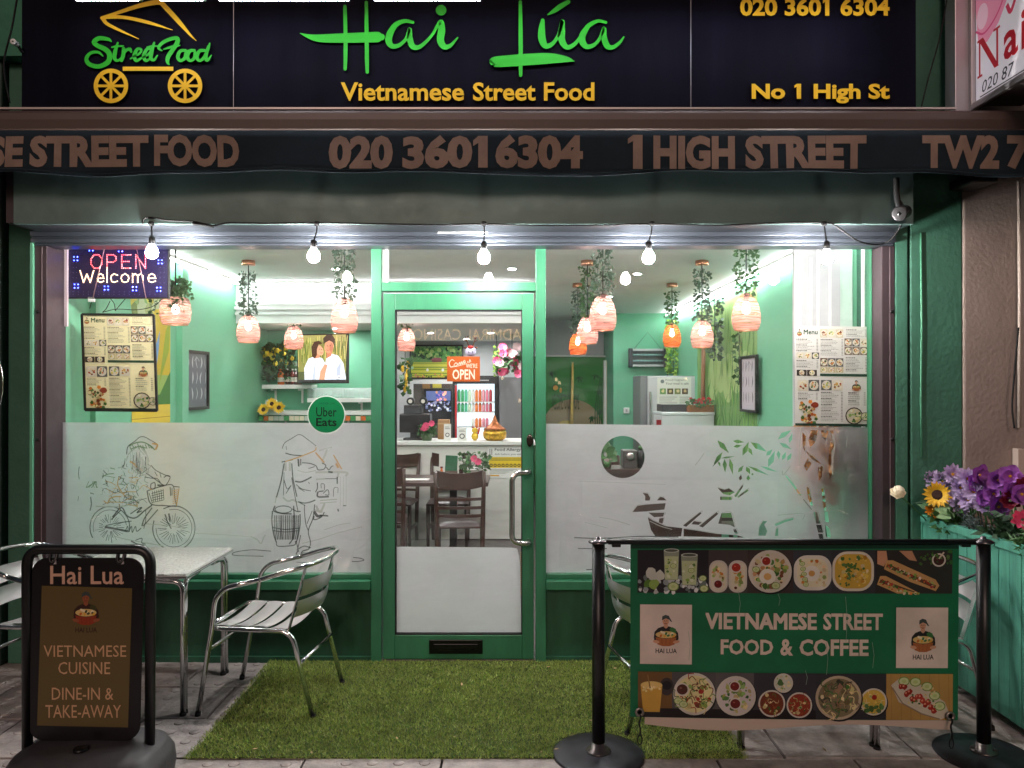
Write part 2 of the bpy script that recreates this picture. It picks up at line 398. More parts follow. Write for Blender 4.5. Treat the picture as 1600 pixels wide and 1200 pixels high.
# ------------------------------------------------------------------ ground
pave = mat('paving_slab', (166,156,152), .72, bump=(45,.005), var=(7,.42), rvar=.12)
joint = mat('paving_joint', (38,36,36), .95)
m = MB(); m.add([(-60,-60,-.012),(60,-60,-.012),(60,.0,-.012),(-60,.0,-.012)], [(0,1,2,3)])
solo('pavement_bed', m, joint, kind='structure')
m = MB(); rs = random.Random(3)
for r in range(-1, 9):                                     # slabs in running bond with open joints
    y1 = -.005-r*.405+ .0; y0 = y1-.395
    if r < 0: continue
    for c in range(-7, 8):
        x0 = c*.61+(.3 if r % 2 else 0)+.006; z = rs.uniform(-.0025,.0025); t = rs.uniform(-.0015,.0015)
        m.add([(x0,y0,z),(x0+.598,y0,z+t),(x0+.598,y1,z+t),(x0,y1,z)], [(0,1,2,3)])
        for (a,b) in (((x0,y0,z),(x0+.598,y0,z+t)),((x0,y1,z),(x0+.598,y1,z+t)),((x0,y0,z),(x0,y1,z)),((x0+.598,y0,z+t),(x0+.598,y1,z+t))):
            m.add([a,b,(b[0],b[1],-.012),(a[0],a[1],-.012)], [(0,1,2,3)])
        if x0 < -.9 and r < 4:                             # worn raised studs of the blister paving
            for i in range(5):
                for j in range(4):
                    px, py = x0+.07+i*.115, y0+.05+j*.1
                    if rs.random() < .8:
                        m.lathe([(.026,0),(.020,.0035),(0.00,.0045)], (px, py, z), 8)
solo('pavement', m, pave, kind='structure')
m = MB(); m.box(-60,60,-60,-3.65,-.02,.004)
solo('road', m, mat('asphalt', (58,58,60), .85, bump=(60,.006), var=(9,.2)), kind='structure')

# ------------------------------------------------------------------ piers and walls round the shop front
def stucco_thing(name, label, cat, boxes, mt, bev=.012):
    t = thing(name, label, cat, (0,0,0))
    return t
t = thing('shopfront_pier', 'green rendered pier with a deep vertical groove left of the shop window', 'pier', (-3.0,.2,0))
m = MB(); m.box(-3.02,-2.815,-.05,.5,0,3.6); part('render_face', m, STUCCO_G, t, .01)
m = MB(); m.box(-3.6,-3.035,-.09,.5,0,3.6); part('outer_face', m, mat('green_stucco_dull', (58,80,72), .75, bump=(14,.012), var=(4,.2)), t, .01)
m = MB(); m.box(-2.816,-2.801,-.165,.1,0,2.5); part('edge_bead', m, mat('pale_green_paint', (96,160,128), .5), t)
m = MB(); m.lathe([(.018,0),(.018,.012),(.008,.02),(0,.021)], (-2.825,-.05,2.19), 14, Matrix.Rotation(radians(90),4,'X')); m.tube([(-2.825,-.06,2.19),(-2.82,-.075,2.17),(-2.82,-.075,2.13)], .006, 8)
part('wall_hook', m, STEEL, t)
t = thing('shopfront_pier', 'cracked green rendered pier with a thin pipe right of the shop window', 'pier', (2.45,.2,0))
m = MB()
gx = wx(1421, 4.5)
m.box(2.245,gx-.006,-.15,.5,0,3.62); part('render_face', m, STUCCO_G, t, .008)
m = MB(); m.box(gx+.008,wx(1504,4.5),-.15,.5,0,4.2); part('outer_face', m, STUCCO_G, t, .008)
m = MB(); m.box(gx-.02,gx+.02,-.12,.5,0,3.6); part('groove', m, mat('dark_groove', (12,26,20), .9), t)
m = MB(); x = wx(1438,4.5); m.tube([(x,-.158,2.56),(x+.003,-.16,2.0),(x-.001,-.158,1.62),(x+.002,-.16,1.25)], .006, 8); part('pipe', m, mat('green_pipe', (84,150,118), .5), t)
t = thing('neighbour_pier', 'taupe rendered pier of the neighbouring shop with a white pipe', 'pier', (3.0,.2,0))
m = MB(); m.box(wx(1504,4.5)+.002,3.7,-.16,.5,0,2.98); part('render_face', m, STUCCO_T, t, .01)
m = MB(); x = wx(1589,4.48); m.tube([(x,-.19,2.86),(x+.004,-.19,2.2),(x,-.19,1.42)], .010, 10); part('pipe', m, mat('cream_pipe', (205,188,176), .5), t)
m = MB(); x = wx(1592,4.45); m.box(x-.017,x+.03,-.215,-.165,.6,1.30); part('pipe_trunking', m, mat('cream_trunking', (196,176,164), .5), t, .004)
m = MB(); m.tube(catmull([(wx(1597,4.4),-.22,2.0),(wx(1590,4.4),-.225,1.75),(wx(1586,4.4),-.225,1.55),(wx(1590,4.4),-.22,1.42)],6), .005, 6); part('cable', m, RUBBER, t)
t = thing('upper_wall', 'green painted wall behind the black shop sign', 'wall', (0,.2,3.4))
m = MB(); m.box(-3.6,2.655,-.10,.5,3.63,6); m.box(-3.6,-2.76,-.14,.5,3.605,6)
part('wall_face', m, mat('green_stucco_upper', (58,128,100), .7, bump=(14,.012), var=(4,.16)), t)
m = MB(); m.box(2.66,3.7,-.17,.5,2.985,6); part('neighbour_face', m, STUCCO_T, t)

# ------------------------------------------------------------------ roller shutter box, guides, head rail
t = thing('shutter_box', 'dark grey green roller shutter housing above the shop window', 'shutter box', (0,-.2,2.55))
m = MB(); m.box(wx(20,4.22),wx(1428,4.22),-.43,-.405,2.553,3.08)
part('front_panel', m, mat('shutter_housing', (98,122,118), .42, .25, bump=(3,.006), var=(1.2,.22), rvar=.14), t, .003)
m = MB(); m.box(wx(20,4.22),wx(1428,4.22),-.404,-.2,2.556,2.566); part('soffit', m, mat('shutter_soffit', (56,60,66), .45, .5, var=(4,.08)), t)
boxes('end_cap', GUIDE, t, [(wx(20,4.22),-2.80,-.403,-.05,2.567,3.07),(2.2,wx(1428,4.22),-.403,-.152,2.567,3.07)])
m = MB()
for i, (z0, z1, y) in enumerate(((2.535,2.563,-.195),(2.523,2.534,-.180),(2.500,2.522,-.19),(2.486,2.499,-.155))):
    m.box(-2.80, 2.235, y, -.02, z0, z1)
part('shutter_lath', m, mat('shutter_lath_metal', (98,104,114), .36, .7, rvar=.1), t, .003)
m = MB(); m.box(wx(684,4.44),wx(762,4.44),-.203,-.196,2.549,2.556); part('label_strip', m, WHITE, t)
for sx, lab, x0, x1 in ((-1, 'plum grey shutter guide rail on the left of the shop front', -2.80, -2.728), (1, 'plum grey shutter guide rail on the right of the shop front', 2.168, 2.243)):
    t = thing('shutter_guide', lab, 'guide rail', ((x0+x1)/2,-.1,0), 0, 'shutter guide rails')
    m = MB(); m.box(x0,x1,-.15,.02,0,2.484); part('rail', m, GUIDE, t, .003)
    m = MB(); xm = x0+(x1-x0)*.62; m.box(xm-.002,xm+.002,-.1525,-.15,0,2.48); part('seam', m, mat('seam_grey', (140,124,128), .4, .4), t)
    for z in (.5,1.35,2.1):
        m = MB(); m.lathe([(.012,0),(.010,.005),(0,.006)], (x1-.015 if sx > 0 else x0+.02,-.15,z), 10, Matrix.Rotation(radians(90),4,'X'))
        part('screw', m, BLACK, t)

# ------------------------------------------------------------------ shop front frames, windows, door
ZT = 2.50
def fpx(a): return wx(a, 4.62)
def fpz(a): return wz(a, 4.62)
t = thing('timber_shopfront', 'green painted timber posts and panels framing door and windows', 'shop front', (0,0,0))
boxes('post', GREEN, t, [(wx(580,4.62),wx(596,4.62),-.04,.05,0,ZT),(wx(837,4.62),wx(853,4.62),-.04,.05,0,ZT)], .004)
boxes('jamb', GREEN, t, [(wx(1361,4.62),2.168,-.03,.05,.5,ZT)], .003); boxes('jamb', GUIDE, t, [(-2.735,wx(91,4.62),-.02,.05,.5,ZT)], .003)
m = MB(); m.box(wx(596,4.62),wx(837,4.62),-.035,.05,fpz(455),fpz(441)); part('transom_rail', m, GREEN, t, .003)
for x0, x1 in ((-2.735, wx(580,4.62)), (wx(853,4.62), 2.168)):
    m = MB(); m.box(x0,x1,-.075,.03,fpz(919),fpz(905)); m.box(x0,x1,-.03,.06,fpz(904.6),fpz(897)); part('sill', m, GREEN, t, .004)
    m = MB(); m.box(x0,x1,-.008,.04,0,fpz(919.5)); m.box(x0,x1,-.03,-.008,0,.035); part('riser_panel', m, GREEN_DK, t)
m = MB(); m.box(wx(596,4.62),wx(837,4.62),-.03,.06,0,.018); part('threshold', m, mat('threshold_metal', (90,88,86), .4, .8), t, .003)

def drawing(strokes, y, mt, parent, name='etched_drawing', label=None):
    m = MB()
    for i, (keys, w) in enumerate(strokes):
        kk = [(p[0], p[1], 1.12*(p[2] if len(p) > 2 else w)) for p in keys]
        p, ws = stroke(kk, 5); L, R = ribbon(p, ws); n = len(L)
        d = y+DG; yy = d-i*1.5e-5
        def f(u, v): return W(u, v, yy)
        m.add([f(*q) for q in L]+[f(*q) for q in R], [(k, n+k, n+k+1, k+1) for k in range(n-1)])
    return part(name, m, mt, parent, label=label)

FILM = sheet_mat('frosted_film', (236,230,236), .82, .03, .10, .40)
EDGE = mat('etched_edge', (120,120,118), .6)
LINE_D = sheet_mat('etched_line_dark', (70,74,74), .3, .22)  # clear cut lines drawn dark: the dim room behind put into the colour
LINE_W = sheet_mat('etched_line_white', (246,246,240), .3, .45)  # clear cut lines drawn white: the lit room behind put into the colour
LINE_G = mat('etched_line_sage', (112,140,104), .4)
LINE_O = mat('etched_line_amber', (214,170,110), .4)

# left window -------------------------------------------------------
wl = thing('shop_window', 'left shop window with frosted film of a cyclist and a yoke carrier', 'window', (-1.8,0,1.2), 0, 'shop windows')
m = MB(); m.add([W(88,383,4.65),W(583,383,4.65),W(583,900,4.65),W(88,900,4.65)], [(0,3,2,1)]); part('glass_pane', m, GLASS, wl)
dF = 4.664
vs, fs = fill2d([(86,660),(580.5,661),(580.5,899),(86,899)]); m = MB(); m.add([W(u,v,dF) for u,v in vs], fs); part('frosted_film', m, FILM, wl)
S = []; SW = []; SG = []; SO = []
def A(L, pts, w=.55): L.append((pts, w))
def arc(cx, cy, rx, ry, a0, a1, n=14): return [(cx+rx*cos(radians(a0+(a1-a0)*i/n)), cy+ry*sin(radians(a0+(a1-a0)*i/n))) for i in range(n+1)]
rd = random.Random(5)
# cyclist: wheels with spokes
for (cx, cy, r, a0, a1) in ((172,824,31,150,372),(272,825,33,-120,200)):
    A(S, arc(cx,cy,r,r*1.05,a0,a1), .75); A(S, arc(cx,cy,r-5,(r-5)*1.05,a0+15,a1-20), .45)
    for k in range(30):
        a = 2*pi*k/30+rd.uniform(-.05,.05); r0 = rd.uniform(5,12); r1 = rd.uniform(r-14,r-7)
        A(S, [(cx+r0*cos(a),cy+r0*sin(a)),(cx+r1*cos(a),cy+r1*sin(a))], rd.uniform(.25,.5))
A(S, [(176,808),(190,793),(199,806),(212,809),(226,798),(238,789)], 1.0); A(S, [(174,812),(189,797)], .8)
A(S, [(204,803),(216,795),(222,793),(214,801),(222,798)], .8); A(S, [(238,793),(226,810),(222,822)], .9); A(S, [(247,796),(233,812),(224,822)], .8)
A(S, [(164,823),(180,826),(200,830)], 1.5); A(S, [(166,821),(185,817),(206,814)], .7); A(S, [(196,830),(200,822),(201,831),(206,822),(207,832),(212,822),(214,830),(221,825)], .6)
A(S, [(228,797),(228,812),(225,826)], .5); A(S, [(258,803),(262,815),(268,826)], .8); A(S, [(264,802),(266,815)], 1.1)
A(S, [(205,845),(215,850),(226,852)], .9); A(S, [(212,844),(222,841),(222,848),(228,850)], .6); A(S, [(142,776),(143,788),(141,798)], .8); A(S, [(141,770),(147,772)], .6)
A(S, [(230,767),(236,787),(258,790),(276,791)], .8); A(S, [(230,767),(252,760),(270,758),(273,776),(276,790)], .7); A(S, [(233,770),(238,785)], .5)
for k in range(5): A(S, [(237,771+k*3.6),(256,766+k*3.8)], .45)
for k in range(6): A(S, [(238.5+k*3.3,767.5-k*.8),(240+k*3.3,784-k*.6)], .45)
A(S, [(266,761),(267,775)], .7); A(S, [(269,762),(269,774)], .6)
for k in range(7): A(SO, [(270,767+k*3.3),(278,765+k*3.2)], .5)
A(SO, [(280,763),(276,790)], .7); A(S, [(272,760),(281,761)], .6)
A(S, [(228,739),(246,751),(254,757),(260,757),(266,746),(262,743),(256,746)], .7); A(S, [(236,727),(244,735),(258,742),(266,745)], .6); A(S, [(242,737),(246,744)], .5); A(S, [(250,739),(252,746)], .5)
A(S, [(226,745),(236,747),(246,748),(252,756)], .6); A(S, [(236,756),(242,754),(242,763),(236,763),(236,756)], .7); A(S, [(246,758),(256,759)], 1.3)
A(S, [(198,710),(200,698),(210,690),(222,682),(236,688),(246,694)], .6); A(SG, [(202,697),(212,692),(224,691),(236,697),(242,703)], .8); A(SO, [(238,693),(246,695),(243,703)], 1.2); A(SG, [(204,702),(216,698),(228,700)], .7)
for k in range(9): A(SG, [(203+k*4,695+rd.uniform(-3,3)),(206+k*4,701+rd.uniform(-2,3))], .6)
A(SW, [(204,706),(212,700),(218,697),(225,705),(230,712),(233,722)], .9); A(SW, [(200,711),(206,704)], .8); A(SW, [(184,731),(192,729),(196,722),(200,712)], 1.0); A(SW, [(222,698),(228,706),(229,711)], .8); A(SW, [(216,700),(226,711)],.6)
for k in range(11): A(SW, [(207+k*2.4,713+rd.uniform(0,8)),(209+k*2.4,728+rd.uniform(0,12))], .5)
for k in range(8): A(SW, [(205+k*3.2,726+rd.uniform(0,6)),(214+k*2.4,737+rd.uniform(0,8))], .7)
A(SW, [(218,744),(228,742),(226,751),(232,755)], .8); A(SO, [(203,721),(209,724),(214,730)], 1.2); A(S, [(196,716),(194,726),(192,730)], .5)
for k in range(26):
    x, y = rd.uniform(152,226), rd.uniform(742,790)
    A(rd.choice((SO,SG,SO,S)), [(x,y),(x+rd.uniform(4,12),y+rd.uniform(-6,6)),(x+rd.uniform(10,22),y+rd.uniform(-8,8))], rd.uniform(.3,.6))
A(SO, [(162,782),(168,786),(172,779),(180,776),(190,776)], .8); A(SO, [(170,784),(194,785)], .6); A(SW, [(150,791),(170,792),(190,791),(206,788)], .9); A(SW, [(200,786),(204,790),(206,784)],.7)
A(SO, [(186,745),(184,757),(190,768),(196,776)], .7); A(SG, [(160,745),(168,741),(178,740)], .6)
for k in range(10): A(SG, [(148+rd.uniform(-12,6),752),(150+rd.uniform(-16,4),762)], .4)
A(S, [(124,729),(123,740),(124,749)], .5); A(S, [(123,775),(122,783)], .5); A(SG, [(172,731),(180,733)], .6)
A(SW, [(180,838),(200,843),(256,853)], .6); A(SW, [(224,818),(262,821),(290,826)], .5)
# yoke carrier
A(S, [(441,701),(445,692),(456,685),(468,679),(480,686),(494,697)], .5); A(S, [(446,708),(458,711),(474,712)], .8); A(S, [(447,697),(448,703)], .4)
A(SO, [(446,721),(462,716),(478,710),(492,704),(494,699)], .8); A(S, [(440,722),(450,720),(458,718)], .8); A(SO, [(493,707),(500,715),(507,723)], 1.0); A(SW, [(499,704),(512,700),(519,699)], .9); A(SW, [(511,702),(507,713),(503,721)], 1.3)
A(SO, [(521,711),(526,719),(534,733)], .9); A(SO, [(525,724),(529,731)], 1.4); A(S, [(466,717),(467,729)], 1.2); A(S, [(470,717),(470,727)], .8)
A(S, [(472,723),(484,724),(494,728),(497,734),(506,733),(509,727),(503,723)], .7); A(S, [(482,732),(492,729)], .5); A(S, [(510,730),(514,734),(518,729),(521,728)], .7); A(S, [(513,737),(520,738)], 1.2)
A(S, [(444,724),(440,748),(436,764),(432,777)], .9); A(SW, [(432,776),(430,786)], .9); A(SW, [(446,722),(446,736)], 1.6); A(SW, [(453,722),(453,736)], 1.6); A(S, [(456,724),(458,748),(464,776)], .8); A(S, [(444,738),(443,774)], .5)
A(S, [(444,750),(449,764),(455,758),(447,771)], .6); A(S, [(456,746),(460,770),(466,800)], .6); A(SW, [(442,777),(450,783),(458,781),(465,785)], 1.2)
A(S, [(461,752),(470,753),(480,749),(487,745)], 1.0); A(S, [(463,757),(472,764),(486,767)], .6); A(S, [(466,762),(476,768)], .5); A(S, [(482,753),(484,756)], .5); A(S, [(496,754),(496,763),(493,769)], .7)
A(S, [(466,784),(476,786),(486,784),(493,781)], .9); A(SW, [(465,735),(478,738),(494,735)], .7)
A(SW, [(493,738),(540,738),(540,744)], 1.5); A(SW, [(494,749),(508,748)], 1.0); A(S, [(508,748),(528,748)], .5); A(S, [(527,745),(527,756)], .9); A(S, [(528,770),(528,762),(522,763),(521,776)], .4)
A(S, [(497,768),(497,776),(514,776)], 1.1); A(S, [(498,768),(506,767)], .8); A(S, [(502,763),(502,756),(507,757),(507,766)], .5); A(S, [(505,771),(512,765),(514,773),(508,773)], .6); A(SW, [(529,738),(528,746)], 1.4); A(SW, [(500,782),(527,780)], .9); A(SW, [(500,786),(526,784)], .7)
for x in (532,537,541): A(SW, [(x,744),(x,790)], .3)
A(S, [(528,795),(529,799)], 1.0); A(S, [(536,790),(541,790)], .7)
A(SW, [(494,790),(500,800),(506,790),(507,785)], 1.5); A(SW, [(492,797),(504,800)], 1.4); A(S, [(491,799),(496,806),(503,806)], 2.0); A(S, [(491,806),(491,812),(502,808),(507,800)], .7); A(S, [(500,805),(513,806)], 1.0)
A(S, arc(443,796,13,5.5,0,360,18), .7); A(S, [(430,790),(428,798),(440,802),(456,803)], 1.0)
A(S, [(426,798),(425,815),(428,835),(432,847)], .9); A(S, [(469,803),(469,820),(466,838),(463,847)], .8)
for k in range(14):
    x = 429+k*2.9; xc = 447+(x-447)*.86
    A(S, [(x,805),(x+rd.uniform(-.3,.3),826),(xc,843)], rd.uniform(.5,.9))
A(S, [(426,824),(446,827),(468,825)], .7); A(S, [(427,829),(446,831),(467,829)], .6); A(S, [(432,846),(434,853),(450,853),(461,851),(462,845)], .7); A(SW, [(426,814),(468,814)],.5)
A(S, [(459,790),(460,815),(458,840),(452,850)], .9); A(S, [(457,795),(464,799),(470,799)], .8)
A(S, [(476,788),(476,800),(478,818),(482,829)], .6); A(S, [(492,788),(489,810),(482,829),(485,845),(485,853)], .7); A(S, [(488,798),(480,818)],.5); A(S, [(468,785),(477,790)], .6)
A(S, [(470,836),(466,855),(464,860)], .6); A(S, [(463,845),(467,862)], .6); A(S, [(467,857),(476,853),(486,856)], .7); A(S, [(466,860),(463,866),(470,866),(473,861),(482,858),(484,853)], .8); A(S, [(470,864),(479,863)], .6)
A(SW, [(303,833),(360,836),(392,839)], .35); A(SW, [(392,838),(402,843),(408,849),(412,840),(415,836)], .9); A(SW, [(506,828),(530,820),(548,817)], .5); A(SW, [(472,849),(500,842),(530,832),(566,823)], .6)
A(S, [(424,861),(395,859),(370,862),(363,866),(374,868),(412,869)], .6); A(S, [(552,871),(563,872),(569,875),(560,877),(550,877)], .6); A(S, [(463,878),(480,879)], .4)
rd = random.Random(19)
for k in range(70):                                        # the rider's load and coat, finely hatched
    x, y = rd.uniform(158,232), rd.uniform(722,788); x -= max(0,(y-740))*.15*rd.random()
    A(rd.choice((S,S,SG,SO,SW)), [(x,y),(x+rd.uniform(-3,5),y+rd.uniform(2,6)),(x+rd.uniform(-4,8),y+rd.uniform(5,10))], rd.uniform(.25,.5))
for k in range(24): x = rd.uniform(204,232); A(rd.choice((S,SW,SW)), [(x,rd.uniform(704,720)),(x+rd.uniform(-3,3),rd.uniform(722,742))], .35)
drawing(S, .0105, LINE_D, wl); drawing(SW, .0100, LINE_W, wl); drawing(SG, .0095, LINE_G, wl); drawing(SO, .0090, LINE_O, wl)

# right window: the clear shapes are real openings in the film -----------
wr = thing('shop_window', 'right shop window with frosted film cut as bamboo, boat and round hole', 'window', (1.3,0,1.2), 0, 'shop windows')
m = MB(); m.add([W(851,383,4.65),W(1363,383,4.65),W(1363,902,4.65),W(851,902,4.65)], [(0,3,2,1)]); part('glass_pane', m, GLASS, wr)
holes = [[(973+34*cos(2*pi*k/40), 714+33*sin(2*pi*k/40)) for k in range(40)]]
def leaf(x0, y0, x1, y1, w): 
    mx, my = x0+(x1-x0)*.4, y0+(y1-y0)*.4; l = math.hypot(x1-x0, y1-y0); nx, ny = -(y1-y0)/l*w, (x1-x0)/l*w
    return [(x0,y0),(mx+nx,my+ny),(x1,y1),(mx-nx,my-ny)]
for a in ((1121,688,1139,708,3.2),(1137,710,1128,690,1.2),(1160,712,1170,690,3.2),(1145,689,1163,691,2.4),(1146,698,1159,696,2.0),(1168,697,1177,714,3.0),(1173,691,1198,706,3.6),(1197,712,1207,702,2.6),(1200,730,1211,704,3.6),
          (1216,704,1217,718,2.4),(1222,719,1228,706,2.4),(1218,692,1237,702,2.6),(1230,720,1237,707,2.4),(1215,687,1237,668,3.2),(1233,693,1238,676,2.2),(1129,706,1113,730,2.6),(1122,719,1126,731,2.2),(1110,712,1102,707,2.4),
          (1132,717,1133,739,2.6),(1140,716,1145,742,2.6),(1153,738,1162,727,2.4),(1166,729,1172,741,2.6),(1156,751,1158,741,2.0),(1169,751,1169,742,2.4),(1174,740,1177,742,1.4),(1168,728,1202,743,1.8),(1184,727,1220,739,2.2),(1126,716,1148,713,1.1),(1131,706,1163,719,1.3)):
    holes.append(leaf(*a[:4], a[4]*1.3))
holes += [[(1226,742),(1230,744),(1240,756),(1252,773),(1250,775),(1238,759)],                       # branch
          [(1260,760),(1264,762),(1270,790),(1267,790),(1262,778)],[(1283,762),(1287,762),(1291,798),(1287,798)],
          [(1271,800),(1277,800),(1282,818),(1275,818)],[(1288,800),(1293,799),(1295,816),(1289,815)],[(1275,820),(1283,820),(1286,832),(1278,832)],[(1289,820),(1296,826),(1298,840),(1290,838)],[(1278,834),(1285,834),(1287,845),(1281,845)],
          [(1267,670),(1278,672),(1274,690),(1266,700),(1263,688)],[(1282,668),(1296,668),(1290,690),(1284,684)],[(1258,704),(1270,712),(1284,726),(1268,718)],[(1278,730),(1286,727),(1284,745),(1279,752)],[(1253,672),(1260,680),(1258,710),(1254,700)],[(1262,716),(1268,724),(1260,736),(1256,728)],[(1297,690),(1303,694),(1300,740),(1296,750),(1294,720)],[(1296,668),(1303,670),(1300,686)],
          # boat, ferryman, cormorants
          [(1012,808),(1020,813),(1040,822),(1066,825),(1064,838),(1024,838),(1017,828)],[(1068,826),(1090,829),(1120,834),(1150,836),(1165,840),(1068,838)],
          [(1004,770),(1012,771),(1016,778),(1015,782),(1008,782),(1008,775)],[(1026,782),(1031,776),(1037,777),(1042,782)],[(988,800),(996,790),(1012,788),(1040,786),(1038,796),(1010,799)],[(1013,801),(1038,801),(1036,807),(1022,808)],[(1030,810),(1037,809),(1035,818),(1029,817)],
          [(1121,762),(1132,765),(1139,763),(1148,769),(1140,774),(1130,772)],[(1125,776),(1143,776),(1143,781),(1125,781)],[(1147,775),(1160,757),(1161,760),(1150,777)],[(1152,776),(1168,764),(1169,767),(1153,778)],[(1127,802),(1142,801),(1148,824),(1140,820),(1122,818)],[(1067,821),(1094,800),(1096,802),(1072,823)],[(1092,822),(1120,800),(1122,803),(1098,824)],[(1084,814),(1096,816),(1092,820),(1080,819)],[(1145,827),(1150,826),(1153,834),(1148,834)],
          [(1184,838),(1186,822),(1192,813),(1199,813),(1194,819),(1199,830),(1196,838)],[(1210,838),(1212,826),(1216,824),(1216,838)],[(1210,819),(1226,812),(1240,809),(1239,812),(1226,816),(1212,822)]]
FILM_R = [(853,662),(1362,668),(1362,901),(853,901)]
def crosses(P, Q):
    def o(a, b, c): return (b[0]-a[0])*(c[1]-a[1])-(b[1]-a[1])*(c[0]-a[0])
    for i in range(len(P)):
        a, b = P[i], P[(i+1) % len(P)]
        for j in range(len(Q)):
            c, d = Q[j], Q[(j+1) % len(Q)]
            if o(a,b,c)*o(a,b,d) <= 0 and o(c,d,a)*o(c,d,b) <= 0: return True
    def inside(p, R):
        k = False
        for i in range(len(R)):
            (x0, y0), (x1, y1) = R[i], R[(i+1) % len(R)]
            if (y0 > p[1]) != (y1 > p[1]) and p[0] < (x1-x0)*(p[1]-y0)/(y1-y0)+x0: k = not k
        return k
    return Q is not FILM_R and (inside(P[0], Q) or inside(Q[0], P))
good = []
for h in holes:                                             # neighbouring cut-outs keep a thin bridge of film between them
    h = [(x, max(y, 672)) for x, y in h]; cx, cy = sum(p[0] for p in h)/len(h), sum(p[1] for p in h)/len(h)
    for f in (1.0, .92, .84, .76, .68, .6):
        g = [(cx+(x-cx)*f, cy+(y-cy)*f) for x, y in h]
        if not crosses(g, FILM_R) and not any(crosses(g, q) for q in good): good.append(g); break
vs, fs = fill2d(FILM_R, good); m = MB(); m.add([W(u,v,dF) for u,v in vs], fs); part('frosted_film', m, FILM, wr)
S = []; SW = []
for h in holes[30:]: A(SW, [(p[0]+.6,p[1]-.8) for p in h[:3]], .35)
A(SW, [(936,808),(958,812),(984,820)], .5); A(SW, [(914,816),(950,825)], .4); A(SW, [(1015,814),(1032,822),(1050,827)], .5); A(SW, [(1215,805),(1236,803),(1256,803),(1254,812)], .4); A(SW, [(1304,700),(1300,708),(1301,742)], 1.0); A(SW, [(1294,672),(1304,690),(1298,735)], .9)
A(SW, [(1323,684),(1322,700)], .6); A(SW, [(1086,727),(1094,717),(1100,708)], .5); A(SW, [(1235,728),(1224,742),(1222,735)], .6); A(SW, [(1253,668),(1250,690),(1248,728)], 1.2); A(SW, [(908,752),(916,752),(1040,757)], .25)
A(S, [(897,840),(940,841),(1000,838),(1060,839)], .7); A(S, [(903,857),(948,857)], .6); A(S, [(1255,780),(1268,796)], .5); A(S, [(916,890),(944,889)], .6)
drawing(S, .0105, LINE_D, wr); drawing(SW, .0100, LINE_W, wr)

# transom light over the door
t = thing('transom_window', 'small clear transom window above the shop door', 'window', (.2,0,2.4))
m = MB(); x0, x1 = wx(605,4.65), wx(835,4.65); m.add([(x0,.01,wz(441,4.65)),(x1,.01,wz(441,4.65)),(x1,.01,ZT),(x0,.01,ZT)], [(0,1,2,3)]); part('glass_pane', m, GLASS, t)
m = MB(); m.box(wx(596,4.62),wx(606,4.64),-.01,.04,wz(441,4.62),ZT); part('side_bead', m, WHITE, t)

# door ------------------------------------------------------------
dx0, dx1 = wx(599,4.62), wx(834,4.62); gx0, gx1 = wx(617,4.62), wx(816,4.62)
door = thing('shop_entrance', 'green framed glass shop door with steel pull handle', 'door', (dx0,0,0))
zt, zg, zb, z0 = fpz(458), fpz(484), fpz(992), .022
boxes('stile', GREEN, door, [(dx0,gx0,-.03,.03,z0,zt),(gx1,dx1,-.03,.03,z0,zt)], .004)
boxes('rail', GREEN, door, [(gx0,gx1,-.029,.029,zg,zt),(gx0,gx1,-.029,.029,z0,zb)], .004)
m = MB(); m.box(gx0,gx0+.006,-.026,.02,zb,zg); m.box(gx1-.006,gx1,-.026,.02,zb,zg); m.box(gx0,gx1,-.026,.02,zg-.006,zg); m.box(gx0,gx1,-.026,.02,zb,zb+.006); part('glazing_gasket', m, RUBBER, door)
m = MB(); m.add([(gx0,0,zb),(gx1,0,zb),(gx1,0,zg),(gx0,0,zg)], [(0,1,2,3)]); part('glass_pane', m, GLASS, door)
vs, fs = fill2d([(617,854),(640,854),(760,855),(800,855.5),(808,857),(811,868),(812.5,885),(813.5,930),(815.5,991),(617,991)])
m = MB(); m.add([W(u,v,4.655) for u,v in vs], fs); part('white_sheet', m, sheet_mat('white_sheet', (222,221,226), .72), door)
m = MB()
for k in range(22): y = 862+k*3.1; m.add([W(813.4,y,4.654),W(815.6,y,4.654),W(815.6,y+1.6,4.654),W(813.4,y+1.6,4.654)], [(0,1,2,3)])
part('safety_tape', m, mat('yellow_tape', (214,190,60), .5), door)
m = MB(); m.box(wx(670,4.6),wx(754,4.6),-.036,-.029,fpz(1021),fpz(999)); p_ = part('letterbox', m, mat('letterbox_black', (16,17,18), .3, .5), door, .003)
m = MB(); m.box(wx(677,4.6),wx(747,4.6),-.042,-.036,fpz(1014),fpz(1005)); part('flap', m, mat('letterbox_flap', (30,31,33), .25, .7), p_, .002)
hx = wx(826,4.62); m = MB(); q = wx(800,4.56)
m.tube(fillet([(hx,-.03,fpz(736)),(hx,-.09,fpz(736)),(q,-.115,fpz(738)),(q,-.115,fpz(844)),(hx,-.09,fpz(846)),(hx,-.03,fpz(846))], .055, 7), .0165, 16)
part('pull_handle', m, STEEL, door)
m = MB(); m.lathe([(.02,0),(.02,.008),(.012,.012),(0,.012)], (wx(828,4.6),-.03,fpz(688)), 16, Matrix.Rotation(radians(90),4,'X')@Matrix.Scale(1.9,4,(0,1,0))); m.box(wx(826,4.6),wx(830,4.6),-.046,-.04,fpz(694),fpz(684)); part('lock', m, mat('lock_bronze', (60,50,44), .35, .8), door)
